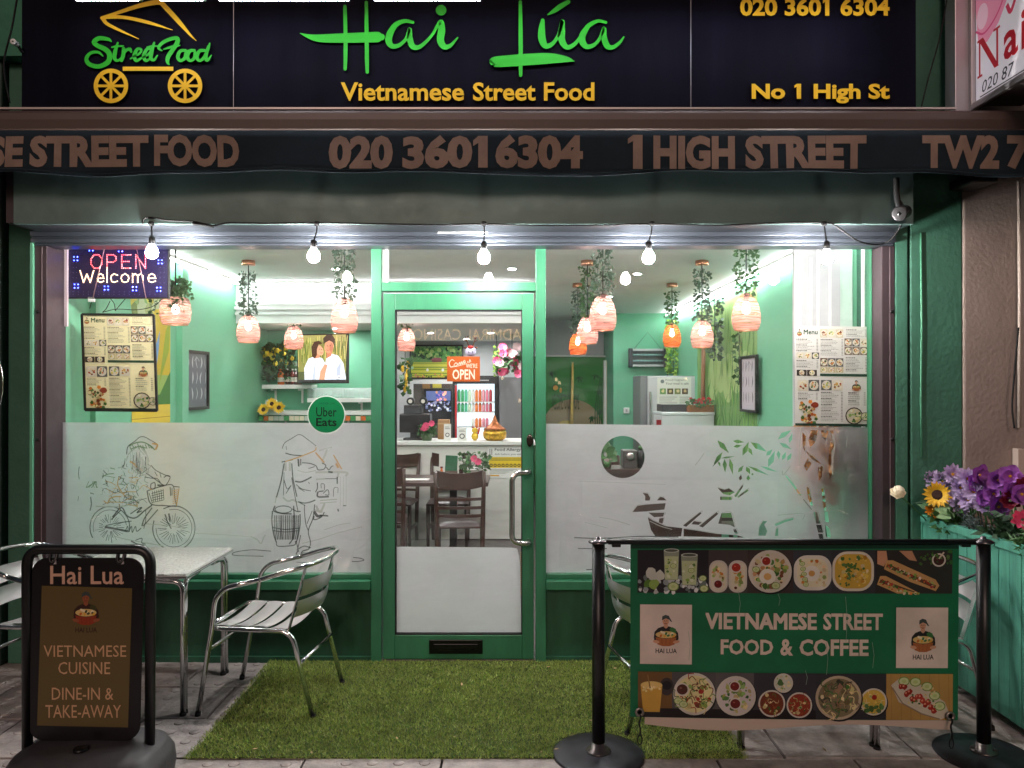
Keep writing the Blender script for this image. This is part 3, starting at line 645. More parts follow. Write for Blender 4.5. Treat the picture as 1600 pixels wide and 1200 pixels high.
# ------------------------------------------------------------------ shop sign with raised letters
LET_G = mat('lime_acrylic', (48,186,48), .5, spec=.2); LET_Y = mat('amber_acrylic', (244,194,44), .5, spec=.2); LET_RIM = mat('letter_rim', (205,205,195), .4)
SIGNB = mat('black_sign_board', (13,12,25), .6, bump=(40,.0005), var=(5,.35), stretch=(1,1,.06), rvar=.1, spec=.05)
DS = 4.30
sign = thing('shop_sign', 'black fascia sign with green script name and amber lettering', 'sign', (0,DS-DG,3.2))
m = MB()
for a, b in ((33,363.4),(364.6,1079.4),(1080.6,1432)): m.box(wx(a,DS),wx(b,DS),DS-DG,DS-DG+.09,3.10,3.92)
part('sign_board', m, SIGNB, sign)
m = MB()
for a in (364,1080): m.box(wx(a-.6,DS),wx(a+.6,DS),DS-DG+.003,DS-DG+.02,3.1,3.92)
part('panel_seam', m, mat('seam_silver', (150,150,155), .4, .6), sign)
def relief(d, t):
    return lambda u, v, q: W(u, v, d-q*t)+Vector((0,0,0))
def brush(mb, keys, n=8, t=.02, d=DS):
    p, w = stroke(keys, n); L, R = ribbon(p, w); mb.loft(L, R, relief(d, t), 1)
    for (u, v, r) in (keys[0], keys[-1]):
        if r > .8: disc(mb, u, v, r, t, d)
def disc(mb, u, v, r, t=.02, d=DS, n=20, r2=None):
    vs = [(u+r*cos(2*pi*k/n), v+r*sin(2*pi*k/n)) for k in range(n)]
    if r2 is None: mb.prism(vs, [tuple(range(n))], relief(d, t*.995), 1)
    else:
        vs += [(u+r2*cos(2*pi*k/n), v+r2*sin(2*pi*k/n)) for k in range(n)]
        mb.prism(vs, [(k, (k+1) % n, n+(k+1) % n, n+k) for k in range(n)], relief(d, t), 1)
def raised(mb, s, x0, y0, x1, y1, off=0, t=.02, shear=0, d=DS):
    vs, fs = fit_text(s, x0, y1, x1, y0, off, shear); mb.prism(vs, fs, relief(d, t), 1)
HAI = [[(538.5,9,2.6),(539.5,50,3.1),(539.5,80,3.1),(539,107,2.6)], [(572,3,2.6),(572.5,50,3.1),(573,90,3.1),(573.5,112,2.6)],
       [(468,51,.3),(482,56,3.4),(500,59,6),(540,58.5,7.5),(575,57.5,8),(590,57,8),(596,57,5)],
       [(645,34,2.2),(632,32,3),(618,38,4),(609,52,5.2),(607,63,5.2),(612,71,4),(623,70,3),(634,60,2.5),(640,44,2.8),(640,58,4.5),(644,71,4.5),(654,73,3.2),(666,64,2.6),(676,52,2.2),(688,33,3.2),(690,45,5.5),(688,62,5.6),(694,72,4.5),(704,70,2.8),(715,58,1.2)],
       [(813,2,2.6),(813.5,50,3.2),(813.5,90,3.2),(813.5,117,2.6)], [(769,97,4),(773,96,8),(800,94,9),(830,92,9),(860,90.5,8),(885,92,4.5),(898,95,.4)],
       [(848,31,3),(846.5,45,5),(847,60,5.8),(853,71,4.3),(865,66,3),(874,50,2.4),(879,31,3),(878,46,5.2),(878,62,5.2),(886,73,3.8),(898,68,3),(909,54,2.4),(919,40,3.4),(934,32,2.6),(947,34,2.2)],
       [(919,40,3.4),(911,53,5),(910,64,5.2),(917,72,4),(929,69,3),(938,58,2.5),(944,43,3),(944,57,4.5),(949,71,4.5),(958,73,3.2),(968,66,2.4),(975,57,1.1)],
       [(856,22,1),(866,16,3.2),(876,9,4),(888,2,3.2)]]
m = MB()
for i, k in enumerate(HAI): brush(m, k, 8, .020+i*.0004)
disc(m, 689, 15, 8.3); part('script_name', m, LET_G, sign)
m = MB(); 
for w_, a, b, y0_, y1_, o_ in (('Vietnamese',532,725,128,157,.022),('Street',739,837,128,157,.022),('Food',850,929,128,157,.022),('020 3601 6304',1157,1391,-4,24,.034),('No 1 High St',1175,1391,130,161,.034)):
    m = MB(); raised(m, w_, a, y0_, b, y1_, o_); part('amber_lettering', m, LET_Y, sign)

STF = [[(173,64,1),(168,60.5,2.6),(154,59,3.4),(146,65,3.6),(152,71,3.4),(163,76,3.8),(170,84,4),(168,96,4),(154,103,3.4),(139,100,3.4),(134,91,3),(141,82,2.4),(153,81,2),(160,87,1)],
       [(183,66,1.4),(179,80,3.2),(178,90,3),(183,94,2),(190,88,1.6),(193,76,2.2)], [(174,73,1.2),(182,71.5,1.7),(192,71,1)],
       [(192,75,2.4),(192,84,3),(189,94,2.4)], [(191,86,1.6),(196,78,2.4),(202,76,2.6),(204,80,1.8)], [(203,91,1.2),(211,86,1.6),(217,83,1.8),(220,77,1.8),(214,76,2.4),(209,86,3),(212,94,2.4),(220,90,1.6),(226,87,1.6),(232,83,1.8),(235,77,1.8),(229,76,2.4),(224,86,3),(227,94,2.4),(235,90,1.4)],
       [(240,66,1.6),(236,80,3.2),(235,90,2.8),(240,93,2),(245,86,1)], [(229,73,1.2),(237,71.5,1.7),(248,71,.8)],
       [(253,79,.8),(247,74,2.2),(253,66,2.6),(266,60,2.8),(276,59,3),(276,66,3.6),(269,77,3.4),(262,88,3.4),(261,96,2.6),(264,101,.8)], [(255,76,1),(270,72,2.2),(281,70,.8)],
       [(289,78,2.2),(281,79,2.6),(277,88,2.8),(281,94,2.4),(288,90,2.6),(290,81,2.2),(296,78,1.4),(303,78,2.2)],[(303,78,2.2),(296,79,2.6),(292,88,2.8),(296,94,2.4),(303,90,2.6),(304,81,2.2)],
       [(319,78,2.2),(311,79,2.6),(307,88,2.8),(311,94,2.4),(318,89,2.4),(324,76,2.6),(327,67,1.2)],[(325,72,2.2),(321,86,3),(323,94,2.2),(330,85,.8)]]
emb = MB()
for i, k in enumerate(STF): brush(emb, k, 6, .017+i*.0005)
part('script_slogan', emb, LET_G, sign)
m = MB()
for i, k in enumerate([[(158,27,2.4),(180,20,2.6),(215,8.5,3.4),(243,2.5,4),(252,3.5,3.6)],[(251,3,3.8),(275,29,3.6),(295,52,1.8),(306,63,.4)],[(159,27,2.6),(168,25.5,3),(195,26.5,2.6),(230,34,2.6),(269,46,.4)],[(160,28,3.4),(166,36,2.6),(185,46,2),(216,60,.4)]]): brush(m, k, 8, .018+i*.0005)
m.prism([(191,103.5),(270,103.5),(270,110),(191,110)], [(0,1,2,3)], relief(DS,.02), 1); part('cart_outline', m, LET_Y, sign)
for cx in (172.5, 288.5):
    m = MB(); disc(m, cx, 133.5, 27, .02, DS, 40, 20.5); disc(m, cx, 133.5, 5.2, .022)
    for k in range(8):
        a = k*pi/4; u = Vector((cos(a), sin(a))); n_ = Vector((-sin(a), cos(a)))*2.1; p = Vector((cx,133.5))
        c4 = [p+u*4.5-n_, p+u*20.9-n_, p+u*20.9+n_, p+u*4.5+n_]; m.prism([tuple(q) for q in c4], [(0,1,2,3)], relief(DS,.017), 1)
    part('cart_wheel', m, LET_Y, sign)
LEDW = glow('cool_led', (.86,.90,1.0), 40)
dL = 3.97
for i, (a, b) in enumerate(((118,218),(250,318),(342,545),(585,752),(790,960),(1000,1180),(1215,1400))):
    ly = -1.8 if i < 4 else -9
    t = thing('led_light_bar', 'row of white led diodes '+('over the cart emblem' if i == 0 else 'over the slogan end' if i == 1 else 'over the first script letter' if i == 2 else 'between the two script words' if i == 3 else 'over the second script word' if i == 4 else 'over the blank sign panel' if i == 5 else 'over the phone number'), 'light bar', (wx((a+b)/2,dL),dL-DG,wz(ly,dL)), 0, 'led bars over the shop sign')
    m = MB(); m.box(wx(a,dL),wx(b,dL),dL-DG-.012,dL-DG+.03,wz(ly,dL)+.006,wz(ly,dL)+.02); part('housing', m, ALU, t)
    m = MB(); x = wx(a,dL)+.006
    while x < wx(b,dL)-.006:
        m.obox((x,dL-DG-.004,wz(ly,dL)), (.0115,.016,.011), Matrix.Rotation(.3,3,'Y')); x += .0205
    part('diode_row', m, LEDW, t)

# ------------------------------------------------------------------ awning, rolled in
aw = thing('awning', 'brown awning cassette with dark scalloped valance lettered in tan', 'awning', (0,-.5,3.0))
CASS = mat('awning_cassette', (84,66,60), .45, .1, var=(2,.08), bump=(3,.002))
prof = []
m = MB(); y0, y1 = -.60, -.30; zb_, zt_ = wz(204,4.05), wz(170,4.05)
pr = [(y0+.015,zb_),(y0,zb_+.012),(y0-.004,zb_+.06),(y0,zt_-.02),(y0+.012,zt_-.004),(y0+.05,zt_+.006),(y1,zt_+.02),(y1,zb_)]
n_ = len(pr); X0, X1 = -3.6, 3.6
m.add([(X0,*p) for p in pr]+[(X1,*p) for p in pr], [(i,(i+1) % n_,n_+(i+1) % n_,n_+i) for i in range(n_)]+[tuple(range(n_))[::-1],tuple(range(n_,2*n_))])
part('cassette', m, CASS, aw)
m = MB(); m.box(X0,wx(1497,4.06),-.585,-.57,zt_+.006,zt_+.016); part('top_trim', m, mat('pale_trim', (190,176,170), .4, .3), aw)
def vw(x, z):                                  # soft folds of the hanging cloth
    k = (zb_-z)/.24
    return -.606+k*(.012*sin(x*3.1+.5)+.007*sin(x*7.7))+.003*sin(x*11)*k
def vbot(x): return wz(270,4.04)-.010*sin(x*2.6+1.2)-.006*sin(x*5.3)+.004*sin(x*9)
NAVY = mat('valance_cloth', (14,32,42), .9, bump=(400,.0006), var=(4,.32))
m = MB()
def vf(u, v):
    x = -3.5+7*u; z = zb_+(vbot(x)-zb_)*v; return (x, vw(x,z), z)
m.grid(vf, 160, 6); vp = part('valance', m, NAVY, aw)
m = MB(); m.grid(lambda u, v: (-3.5+7*u, vw(-3.5+7*u,vbot(-3.5+7*u)+.016)-.0032, vbot(-3.5+7*u)+.0145+.003*v), 160, 1); part('hem_stitching', m, mat('hem_thread', (40,58,66), .9, var=(160,.6)), aw)
s_ = vp.modifiers.new('cloth', 'SOLIDIFY'); s_.thickness = .003
TAN = mat('valance_lettering', (146,122,108), .8, var=(6,.22))
for w_, a, b, y0_, y1_ in (('SE',-18,38,212,262),('STREET',48,232,212,262),('FOOD',241,373,211,261),('020',514,614,211,264),('3601',629,762,211,264),('6304',774,911,211,264),('1',981,1004,211,264),('HIGH',1021,1148,211,264),('STREET',1164,1354,211,264),('TW2',1441,1563,212,264),('7',1574,1612,212,264),('1',-80,-60,212,262)):
    if a < -50: continue
    vs, fs = fit_text(w_, a, y1_, b, y0_, .052 if w_ != '1' else .03, 0, 1.0, 3)
    P3 = []; m = MB()
    for u, v in vs:
        p = W(u, v, 4.044); p.z += .004*sin(p.x*3+1); p.y = vw(p.x, p.z)-.0055; P3.append(p)
    m.add(P3, fs); part('valance_lettering', m, TAN, aw)

# ------------------------------------------------------------------ festoon lights
fl = thing('string_lights', 'black festoon cable with five lit white bulbs under the shutter box', 'string lights', (0,-.43,2.56))
BULB = glow('lit_bulb', (1.0,.97,.94), 560)
def D_(px, py, d=4.215): return W(px, py, d)
cable = catmull([D_(222,350),D_(226,341),D_(240,340),D_(262,344),D_(300,346),D_(333,352),D_(360,348),D_(420,349),D_(495,348),D_(600,350),D_(690,351),D_(756,350),D_(830,352),D_(920,352),D_(1019,350),D_(1120,352),D_(1220,348),D_(1288,348),D_(1305,352),D_(1325,366),D_(1345,378,4.3),D_(1372,382,4.4),D_(1390,376,4.4),D_(1402,362,4.3),D_(1409,350,4.25)], 6)
m = MB(); m.tube(cable, .0048, 7); m.tube(catmull([D_(300,349),D_(318,351),D_(333,354)],5), .0075, 7); part('cable', m, RUBBER, fl)
for bx, by, tx in ((237,394,236),(490,400,495),(756,402,756),(1013.5,402,1019),(1292,402,1288)):
    d = 4.22; top = W(tx,349,d-.008); c = W(bx,by,d)
    m = MB(); m.tube(catmull([top, top.lerp(c,.25)+Vector((.002,0,0)), c+Vector((0,0,.085))],4), .0042, 7)
    m.lathe([(.004,.012),(.013,.010),(.017,0),(.012,-.012),(.004,-.014)], tuple(top), 10)
    pd = part('drop_cable', m, RUBBER, fl)
    m = MB(); m.lathe([(.008,.092),(.015,.083),(.0175,.07),(.0175,.045),(.016,.043)], tuple(c), 16); part('bulb_holder', m, BLACK, pd)
    m = MB(); m.lathe([(.0125,.047),(.016,.036),(.024,.026),(.031,.012),(.0335,-.003),(.0305,-.018),(.022,-.029),(.011,-.0345),(0,-.036)], tuple(c), 20); part('bulb', m, BULB, fl)

# ------------------------------------------------------------------ cameras
def cctv(loc, aim, label, s=1.0, dark=False):
    t = thing('security_camera', label, 'camera', loc)
    mt = mat('camera_shell_grey' if dark else 'camera_shell', (44,43,44) if dark else (220,220,216), .35)
    M = Vector(aim).normalized().to_track_quat('Z','Y').to_matrix()
    m = MB(); m.lathe([(0,-.06*s),(.028*s,-.06*s),(.034*s,-.05*s),(.036*s,.03*s),(.038*s,.045*s),(.031*s,.047*s)], loc, 18, M); part('body', m, mt, t)
    m = MB(); m.lathe([(.031*s,.0465*s),(.024*s,.042*s),(.013*s,.043*s),(.010*s,.047*s),(0,.048*s)], loc, 18, M); part('lens', m, mat('camera_lens', (8,8,10), .25), t)
    return t, mt
p = W(1410,332,4.12); t, mt = cctv(tuple(p), (-.75,-.8,-.3), 'grey bullet security camera under the right end of the awning', 1.05, True)
m = MB(); m.tube(fillet([p+Vector((.02,.03,.02)),p+Vector((.025,.06,.06)),p+Vector((.02,.09,.09)),p+Vector((.02,.115,.09))],.02), .012, 8); m.box(p.x-.0,p.x+.05,p.y+.105,p.y+.122,p.z+.05,p.z+.12); part('bracket', m, mt, t)
m = MB(); m.tube(catmull([p+Vector((.0,.06,.20)),p+Vector((-.003,.05,.1)),p+Vector((.005,.04,.035))],5), .016, 8); part('cable_sleeve', m, RUBBER, t)
p = W(22,66,4.25); t, mt = cctv(tuple(p), (.1,-1,-.05), 'small white security camera on the wall left of the sign', .42)
m = MB(); m.tube([p+Vector((0,.03,-.005)),p+Vector((.012,.04,-.03)),p+Vector((.012,.26,-.03))], .008, 8); part('bracket', m, BLACK, t)
solo('wall_cable', MB().tube(catmull([W(14,160,4.28),W(5,100,4.28),W(18,40,4.28),W(28,-20,4.28)],6), .005, 6), RUBBER, 'thin black cable running up the wall left of the sign', 'cable')
solo('wall_cable', MB().tube(catmull([W(1440,168,4.33),W(1452,120,4.33),W(1470,55,4.33),W(1482,-10,4.33)],6), .004, 6), RUBBER, 'thin black cable on the wall between the two shop signs', 'cable')
t = thing('light_box_sign', 'projecting white light box sign of the neighbouring nail shop', 'sign', (2.58,-.4,3.5))
SB = mat('lightbox_frame', (176,168,170), .35, .5)
m = MB(); m.box(2.60,2.86,-1.9,-.34,3.235,4.4); part('box_body', m, mat('lightbox_body', (120,108,108), .6), t)
m = MB(); m.box(2.575,2.60,-.352,-.325,3.21,4.4); m.box(2.575,2.60,-1.9,-.353,3.21,3.245); m.box(2.5,2.60,-.324,-.22,3.2,4.4); part('frame', m, SB, t, .003)
c = Canvas((2.5985,-.355,3.245),(0,-1,0),(0,0,1),(-1,0,0),2e-4)
c.rect(0,0,1.5,1.1,(235,228,234))
c.fill([(0,.52),(.02,.34),(.10,.30),(.2,.36),(.33,.52),(.45,.8),(0,.8)], (238,150,178)); c.ell(.06,.46,.05,.07,(250,200,215)); c.curve([(.0,.40,.006),(.08,.36,.006),(.2,.42,.006),(.3,.56,.004)], (220,80,130))
c.curve([(.27,.42,.012),(.30,.37,.012),(.34,.42,.01)], (200,60,90))
def serif_N(c, x, y, w, h, col):
    c.rect(x,y,x+w*.22,y+h*.06,col); c.rect(x+w*.07,y,x+w*.14,y+h,col); c.rect(x,y+h*.94,x+w*.2,y+h,col)
    c.poly([(x+w*.06,y+h),(x+w*.26,y+h),(x+w*.94,y),(x+w*.76,y)],col); c.rect(x+w*.84,y,x+w*.92,y+h,col); c.rect(x+w*.72,y+h*.94,x+w,y+h,col)
serif_N(c,.015,.13,.20,.21,(176,30,44)); c.text('a',.245,.13,.36,.275,(176,30,44),.02); c.text('il',.385,.13,.48,.34,(176,30,44),.02)
c.text('020 87',.06,.035,.33,.10,(40,36,44),0,.2); c.line([(.04,.02),(.5,.02)],.003,(40,36,44))
part('face_panel', c, print_mat('lightbox_face', .4, .18), t)
# the dark bracket of the neighbour's awning
solo('awning_bracket', MB().box(wx(1509,4.3),wx(1553,4.3),-.40,-.18,wz(288,4.3),wz(270,4.3)), BLACK, 'dark awning bracket on top of the taupe pier', 'bracket', bevel=.015)

# ------------------------------------------------------------------ aluminium bistro chairs and tables
def bistro_chair(label, group):
    t = thing('bistro_chair', label, 'chair', (0,0,0), 0, group)
    m = MB()
    for sx in (-1, 1):
        sd = fillet([(sx*.245,.285,0),(sx*.262,.20,.46),(sx*.265,.185,.60),(sx*.266,.13,.655),(sx*.268,-.05,.70)], .05, 5)
        m.tube(sd, .0125, 10)
    loop = catmull([(-.268,-.05,.70),(-.262,-.16,.735),(-.225,-.26,.762),(-.12,-.315,.772),(0,-.328,.775),(.12,-.315,.772),(.225,-.26,.762),(.262,-.16,.735),(.268,-.05,.70)], 6)
    m.tube(loop, .0125, 10); part('arm_frame', m, CHROME, t)
    m = MB()
    for sx in (-1, 1):
        m.tube(fillet([(sx*.225,-.31,0),(sx*.225,-.205,.40),(sx*.225,-.16,.435),(sx*.235,.19,.44),(sx*.20,.235,.445)], .05, 5), .0125, 10)
    m.tube([(-.205,.235,.445),(.205,.235,.445)], .0125, 10); part('seat_frame', m, CHROME, t)
    part('stretcher', MB().tube([(-.225,-.245,.28),(.225,-.245,.28)], .009, 8), CHROME, t); part('stretcher', MB().tube([(-.25,.235,.33),(.25,.235,.33)], .009, 8), CHROME, t)
    m = MB()
    for k in range(4):
        y0 = -.165+k*.098; y1 = y0+.083
        def sf(u, v, y0=y0, y1=y1):
            x = -.222+.444*u; y = y0+(y1-y0)*v; return (x, y, .452-.022*(1-(2*u-1)**2)+.004*(1-(2*v-1)**2)-(.006 if k == 0 else 0))
        f0 = len(m.v); m.grid(sf, 10, 4)
        def sg(u, v, y0=y0, y1=y1):
            x = -.222+.444*u; y = y1+(y0-y1)*v; return (x, y, .449-.022*(1-(2*u-1)**2)-(.006 if k == 0 else 0))
        m.grid(sg, 10, 4)
        for e in (0, 1): m.grid(lambda u, v, e=e: (-.222+.444*u, (y0, y1)[e], .452-.003*v-.022*(1-(2*u-1)**2)-(.006 if k == 0 else 0)), 10, 1)
    part('seat', m, ALU, t)
    for sx in (-1, 1): part('back_upright', MB().beam((sx*.205,-.175,.435),(sx*.222,-.268,.755),.028,.006,(0,1,0)), CHROME, t)
    m = MB()
    for z0, z1 in ((.50,.585),(.605,.69)):
        for off in (0, -.003):
            m.grid(lambda u, v, off=off: (-.215+.43*u, -.185-(z0+(z1-z0)*v-.44)*.27-.055*(1-(2*u-1)**2)+off-.006*(1-(2*v-1)**2), z0+(z1-z0)*v), 12, 4)
    part('backrest', m, ALU, t)
    for sx, y in ((-.245,.285),(.245,.285),(-.225,-.31),(.225,-.31)):
        m = MB(); m.cyl((sx,y,0),(sx,y-.003*(1 if y > 0 else -1),.022),.0145,n=10); part('foot_cap', m, RUBBER, t)
    return t
ch = bistro_chair('silver slatted bistro chair on the turf, seen whole, facing the table', 'aluminium bistro chairs')
ch.matrix_basis = Matrix.Translation((-1.275,-.56,0)) @ Matrix.Rotation(radians(84),4,'Z')
copy_thing(ch, (-2.46,-.52,0), radians(-96), 'silver slatted bistro chair behind the black pavement sign')
copy_thing(ch, (.80,-.72,0), radians(-78), 'silver slatted bistro chair behind the banner beside the near turf post')
copy_thing(ch, (2.0,-.72,0), radians(92), 'silver slatted bistro chair between the banner and turquoise planter')
HAM = mat('hammered_aluminium', (212,212,208), .34, 1.0, bump=(70,.02), var=(70,.22))
def bistro_table(label, w, dp, group):
    t = thing('bistro_table', label, 'table', (0,0,0), 0, group); hx, hy = w/2, dp/2
    m = MB(); m.box(-hx,hx,-hy,hy,.702,.722); part('tabletop', m, HAM, t, .008)
    m = MB(); m.box(-hx-.003,hx+.003,-hy-.003,hy+.003,.694,.712); part('edge_band', m, CHROME, t, .006)
    for sx in (-1, 1):
        for sy in (-1, 1):
            x, y = sx*(hx-.03), sy*(hy-.03); m = MB()
            m.tube(fillet([(x,y,0),(x,y,.675),(x-sx*.20,y,.684)], .055, 5), .0145, 10)
            m.tube(fillet([(x-sx*.004,y-sy*.03,0),(x-sx*.004,y-sy*.03,.675),(x-sx*.004,y-sy*.20,.684)], .055, 5), .0145, 10)
            l = part('leg', m, CHROME, t)
            m = MB(); m.cyl((x,y,0),(x,y,.015),.0165,n=10); m.cyl((x-sx*.004,y-sy*.03,0),(x-sx*.004,y-sy*.03,.015),.0165,n=10); part('foot_cap', m, RUBBER, l)
    return t
tb = bistro_table('square hammered aluminium table behind the black pavement sign', .68, .64, 'aluminium bistro tables')
tb.matrix_basis = Matrix.Translation((-1.97,-.48,0))
copy_thing(tb, (1.36,-.84,0), 0, 'square aluminium table hidden behind the green banner, legs showing below')

# ------------------------------------------------------------------ the chef emblem used on print
def chef(c, x0, y0, x1, y1, name=True, cols=((34,32,34),(214,160,128),(178,104,58),(190,60,40),(60,120,60))):
    """y runs down the photo; y0 is the top"""
    w, h = x1-x0, y1-y0; X = lambda a: x0+a*w; Y = lambda a: y0+a*h; dk, skin, basket, red, grn = cols
    B = .82 if name else 1.0
    c.fill([(X(.08),Y(.72*B)),(X(.10),Y(.56*B)),(X(.22),Y(.44*B)),(X(.40),Y(.38*B)),(X(.60),Y(.38*B)),(X(.80),Y(.44*B)),(X(.92),Y(.58*B)),(X(.94),Y(.74*B)),(X(.90),Y(.9*B)),(X(.10),Y(.9*B))], dk)
    c.fill([(X(.43),Y(.30*B)),(X(.56),Y(.30*B)),(X(.57),Y(.40*B)),(X(.50),Y(.45*B)),(X(.42),Y(.40*B))], skin)
    c.ell(X(.49), Y(.22*B), w*.115, h*.125*B, skin); c.fill([(X(.36),Y(.19*B)),(X(.37),Y(.07*B)),(X(.48),Y(.02*B)),(X(.60),Y(.05*B)),(X(.65),Y(.14*B)),(X(.72),Y(.24*B)),(X(.66),Y(.23*B)),(X(.61),Y(.17*B)),(X(.50),Y(.13*B))], (64,72,72))
    c.ell(X(.45),Y(.21*B),w*.014,h*.014,dk,8); c.ell(X(.53),Y(.21*B),w*.014,h*.014,dk,8); c.curve([(X(.44),Y(.28*B),w*.008),(X(.49),Y(.30*B),w*.012),(X(.54),Y(.28*B),w*.008)], (120,50,40)); c.line([(X(.485),Y(.22*B)),(X(.475),Y(.255*B))], w*.008, (170,110,84))
    c.fill([(X(.62),Y(.46*B)),(X(.72),Y(.40*B)),(X(.84),Y(.46*B)),(X(.86),Y(.58*B)),(X(.70),Y(.62*B))], grn)
    rr = random.Random(2)
    c.ell(X(.5),Y(.64*B),w*.36,h*.11*B,(222,190,120))
    for k in range(12): c.ell(X(.22+rr.random()*.56),Y((.56+rr.random()*.13)*B),w*.06,h*.03,rr.choice([red,(226,170,60),(240,226,190),(206,104,40),grn]),8,rr.random()*3)
    c.fill([(X(.14),Y(.72*B)),(X(.5),Y(.77*B)),(X(.86),Y(.72*B)),(X(.80),Y(.94*B)),(X(.62),Y(1.0*B)),(X(.38),Y(1.0*B)),(X(.20),Y(.94*B))], basket)
    for k in range(5): c.line([(X(.2+k*.15),Y(.77*B)),(X(.24+k*.13),Y(.95*B))], w*.006, (110,60,36))
    for sx in (.04,.74): c.ell(X(sx+.12),Y(.86*B),w*.12,h*.05*B,skin,12,.2 if sx < .5 else -.2)
    if name: c.text('HAI LUA', X(.14), Y(1.0), X(.88), Y(.88), dk, .02)

# ------------------------------------------------------------------ pavement sign
ab = thing('pavement_sign', 'black swing sign on a grey moulded base, lettered with cuisine and take-away', 'sign', (-1.78,-1.42,0), 0)
dA = 3.24
m = MB()
fr = fillet([W(44,1195,dA),W(43,858,dA),W(236,858,dA),W(235,1195,dA)], .07, 8); m.tube(fr, .021, 12); part('tube_frame', m, BLACK, ab)
def rrect(x0, y0, x1, y1, r, n=6, sh=0):
    out = []
    for cx, cy, a in ((x1-r,y0+r,-90),(x1-r,y1-r,0),(x0+r,y1-r,90),(x0+r,y0+r,180)):
        for k in range(n+1):
            b = radians(a+90*k/n); out.append((cx+r*cos(b), cy+r*sin(b)))
    return [(x+sh*(y-y0)/(y1-y0), y) for x, y in out]
pan = rrect(51,871,226,1156,24,6,-6); vs, fs = fill2d(pan); m = MB(); m.prism(vs, fs, relief(dA+.02,.03), 1); pp = part('swing_panel', m, mat('sign_panel_black', (20,17,19), .3), ab, .004)
k_ = (dA-.012)/FOC; c = Canvas(W(0,0,dA-.0115),(k_,0,0),(0,0,-k_),(0,-1,0))
c.poly([(66,915),(207,919),(201,1136),(59,1133)], (100,84,48)); c.text('Hai Lua',79,913,194,884,(214,170,146),.012)
chef(c,112,923,158,988,True,((60,34,30),(150,84,56),(150,58,34),(150,50,34),(70,70,40)))
TX = (208,164,126)
for s_, a, y0_, b, y1_ in (('VIETNAMESE',69,1026,198,1008),('CUISINE',92,1053,173,1034),('DINE-IN &',82,1093,178,1074),('TAKE-AWAY',72,1121,190,1101)): c.text(s_,a,y0_,b,y1_,TX)
part('poster', c, PRINT_G, ab)
for px in (86,191):
    m = MB(); q = W(px,872,dA); m.tube(catmull([q+Vector((-.015,0,.02)),q+Vector((-.012,-.012,-.005)),q+Vector((.0,-.015,-.015)),q+Vector((.013,-.010,.0)),q+Vector((.012,0,.03))],4), .008, 8); part('hanger', m, BLACK, ab)
    m = MB(); q = W(px,878,dA-.014); m.box(q.x-.008,q.x+.008,q.y-.004,q.y+.004,q.z-.008,q.z+.008); part('clip', m, mat('pale_clip', (190,180,180), .4), ab)
m = MB(); bx0, bx1 = wx(22,3.2), wx(254,3.2); cy = -1.42
def bf(u, v):
    a = u*2*pi; k = [(0,1.0),(.05,1.02),(.10,1.0),(.145,.90),(.168,.72),(.175,.0)]
    f = v*5; i = min(int(f), 4); q = f-i; z = k[i][0]*(1-q)+k[i+1][0]*q; r = k[i][1]*(1-q)+k[i+1][1]*q
    e = .55; cx_, sx_ = cos(a), sin(a)
    return ((bx0+bx1)/2+(bx1-bx0)/2*r*abs(cx_)**e*(1 if cx_ >= 0 else -1), cy+.21*r*abs(sx_)**e*(1 if sx_ >= 0 else -1), z)
m.grid(bf, 48, 20); part('base', m, mat('grey_moulded_plastic', (70,68,70), .55, bump=(50,.001), var=(6,.15)), ab)
m = MB(); q = Vector(((bx0+bx1)/2+.0,-1.50,.168)); m.lathe([(.03,0),(.028,.012),(.012,.016),(0,.016)], q, 14); part('filler_cap', m, BLACK, ab)

# ------------------------------------------------------------------ barrier: two posts and the printed banner
dB = 3.46
def post(px, label):
    x = wx(px,dB); t = thing('barrier_post', label, 'barrier post', (x,dB-DG,0), 0, 'black barrier posts'); y = dB-DG
    m = MB(); m.cyl((x,y,.02),(x,y,.955),.029,n=24); part('pole', m, BLACK, t)
    m = MB(); m.lathe([(.205,0),(.205,.008),(.198,.014),(.06,.022),(.0,.022)], (x,y,0), 48); part('base', m, mat('cast_base', (46,46,52), .42, .4, var=(9,.25), rvar=.2), t)
    m = MB(); m.lathe([(.031,.062),(.034,.030),(.055,.027),(.056,.0215),(.03,.0215)], (x,y,0), 28); m.lathe([(.004,.029),(.004,.033),(0,.034)], (x+.044,y-.01,0), 8); m.lathe([(.004,.029),(.004,.033),(0,.034)], (x-.044,y-.01,0), 8); part('collar', m, mat('collar_steel', (120,112,110), .3, .9), t)
    m = MB(); m.lathe([(.030,.955),(.044,.957),(.046,.962),(.030,.972),(.012,.976),(.011,.985),(0,.986)], (x,y,0), 24); part('top_cap', m, mat('cap_metal', (110,104,106), .25, .9), t)
    m = MB(); s_ = 1 if px < 1200 else -1
    m.box(x+s_*.03,x+s_*.165,y-.012,y+.012,.955,.972); m.box(x+s_*.06,x+s_*.10,y-.010,y+.010,.938,.955); part('rail_hook', m, BLACK, t, .003)
    return t
post(935, 'black barrier post standing on the turf at the banner end'); post(1536, 'black barrier post beside the turquoise planter')
bn = thing('barrier_banner', 'green printed cloth banner with dish photos and white lettering between two posts', 'banner', (.98,dB-DG,.5))
c = front_canvas(dB, 7e-6); rp = random.Random(11)
def blob(c, x, y, r, col, rr, n=7):
    a0 = rr.random()*6; c.poly([(x+r*rr.uniform(.6,1.1)*cos(a0+2*pi*k/n), y+r*rr.uniform(.6,1.1)*sin(a0+2*pi*k/n)) for k in range(n)], col)
def jit(col, rr, a=22): q = rr.uniform(-a,a); return tuple(max(0,min(255,v+q+rr.uniform(-8,8))) for v in col)
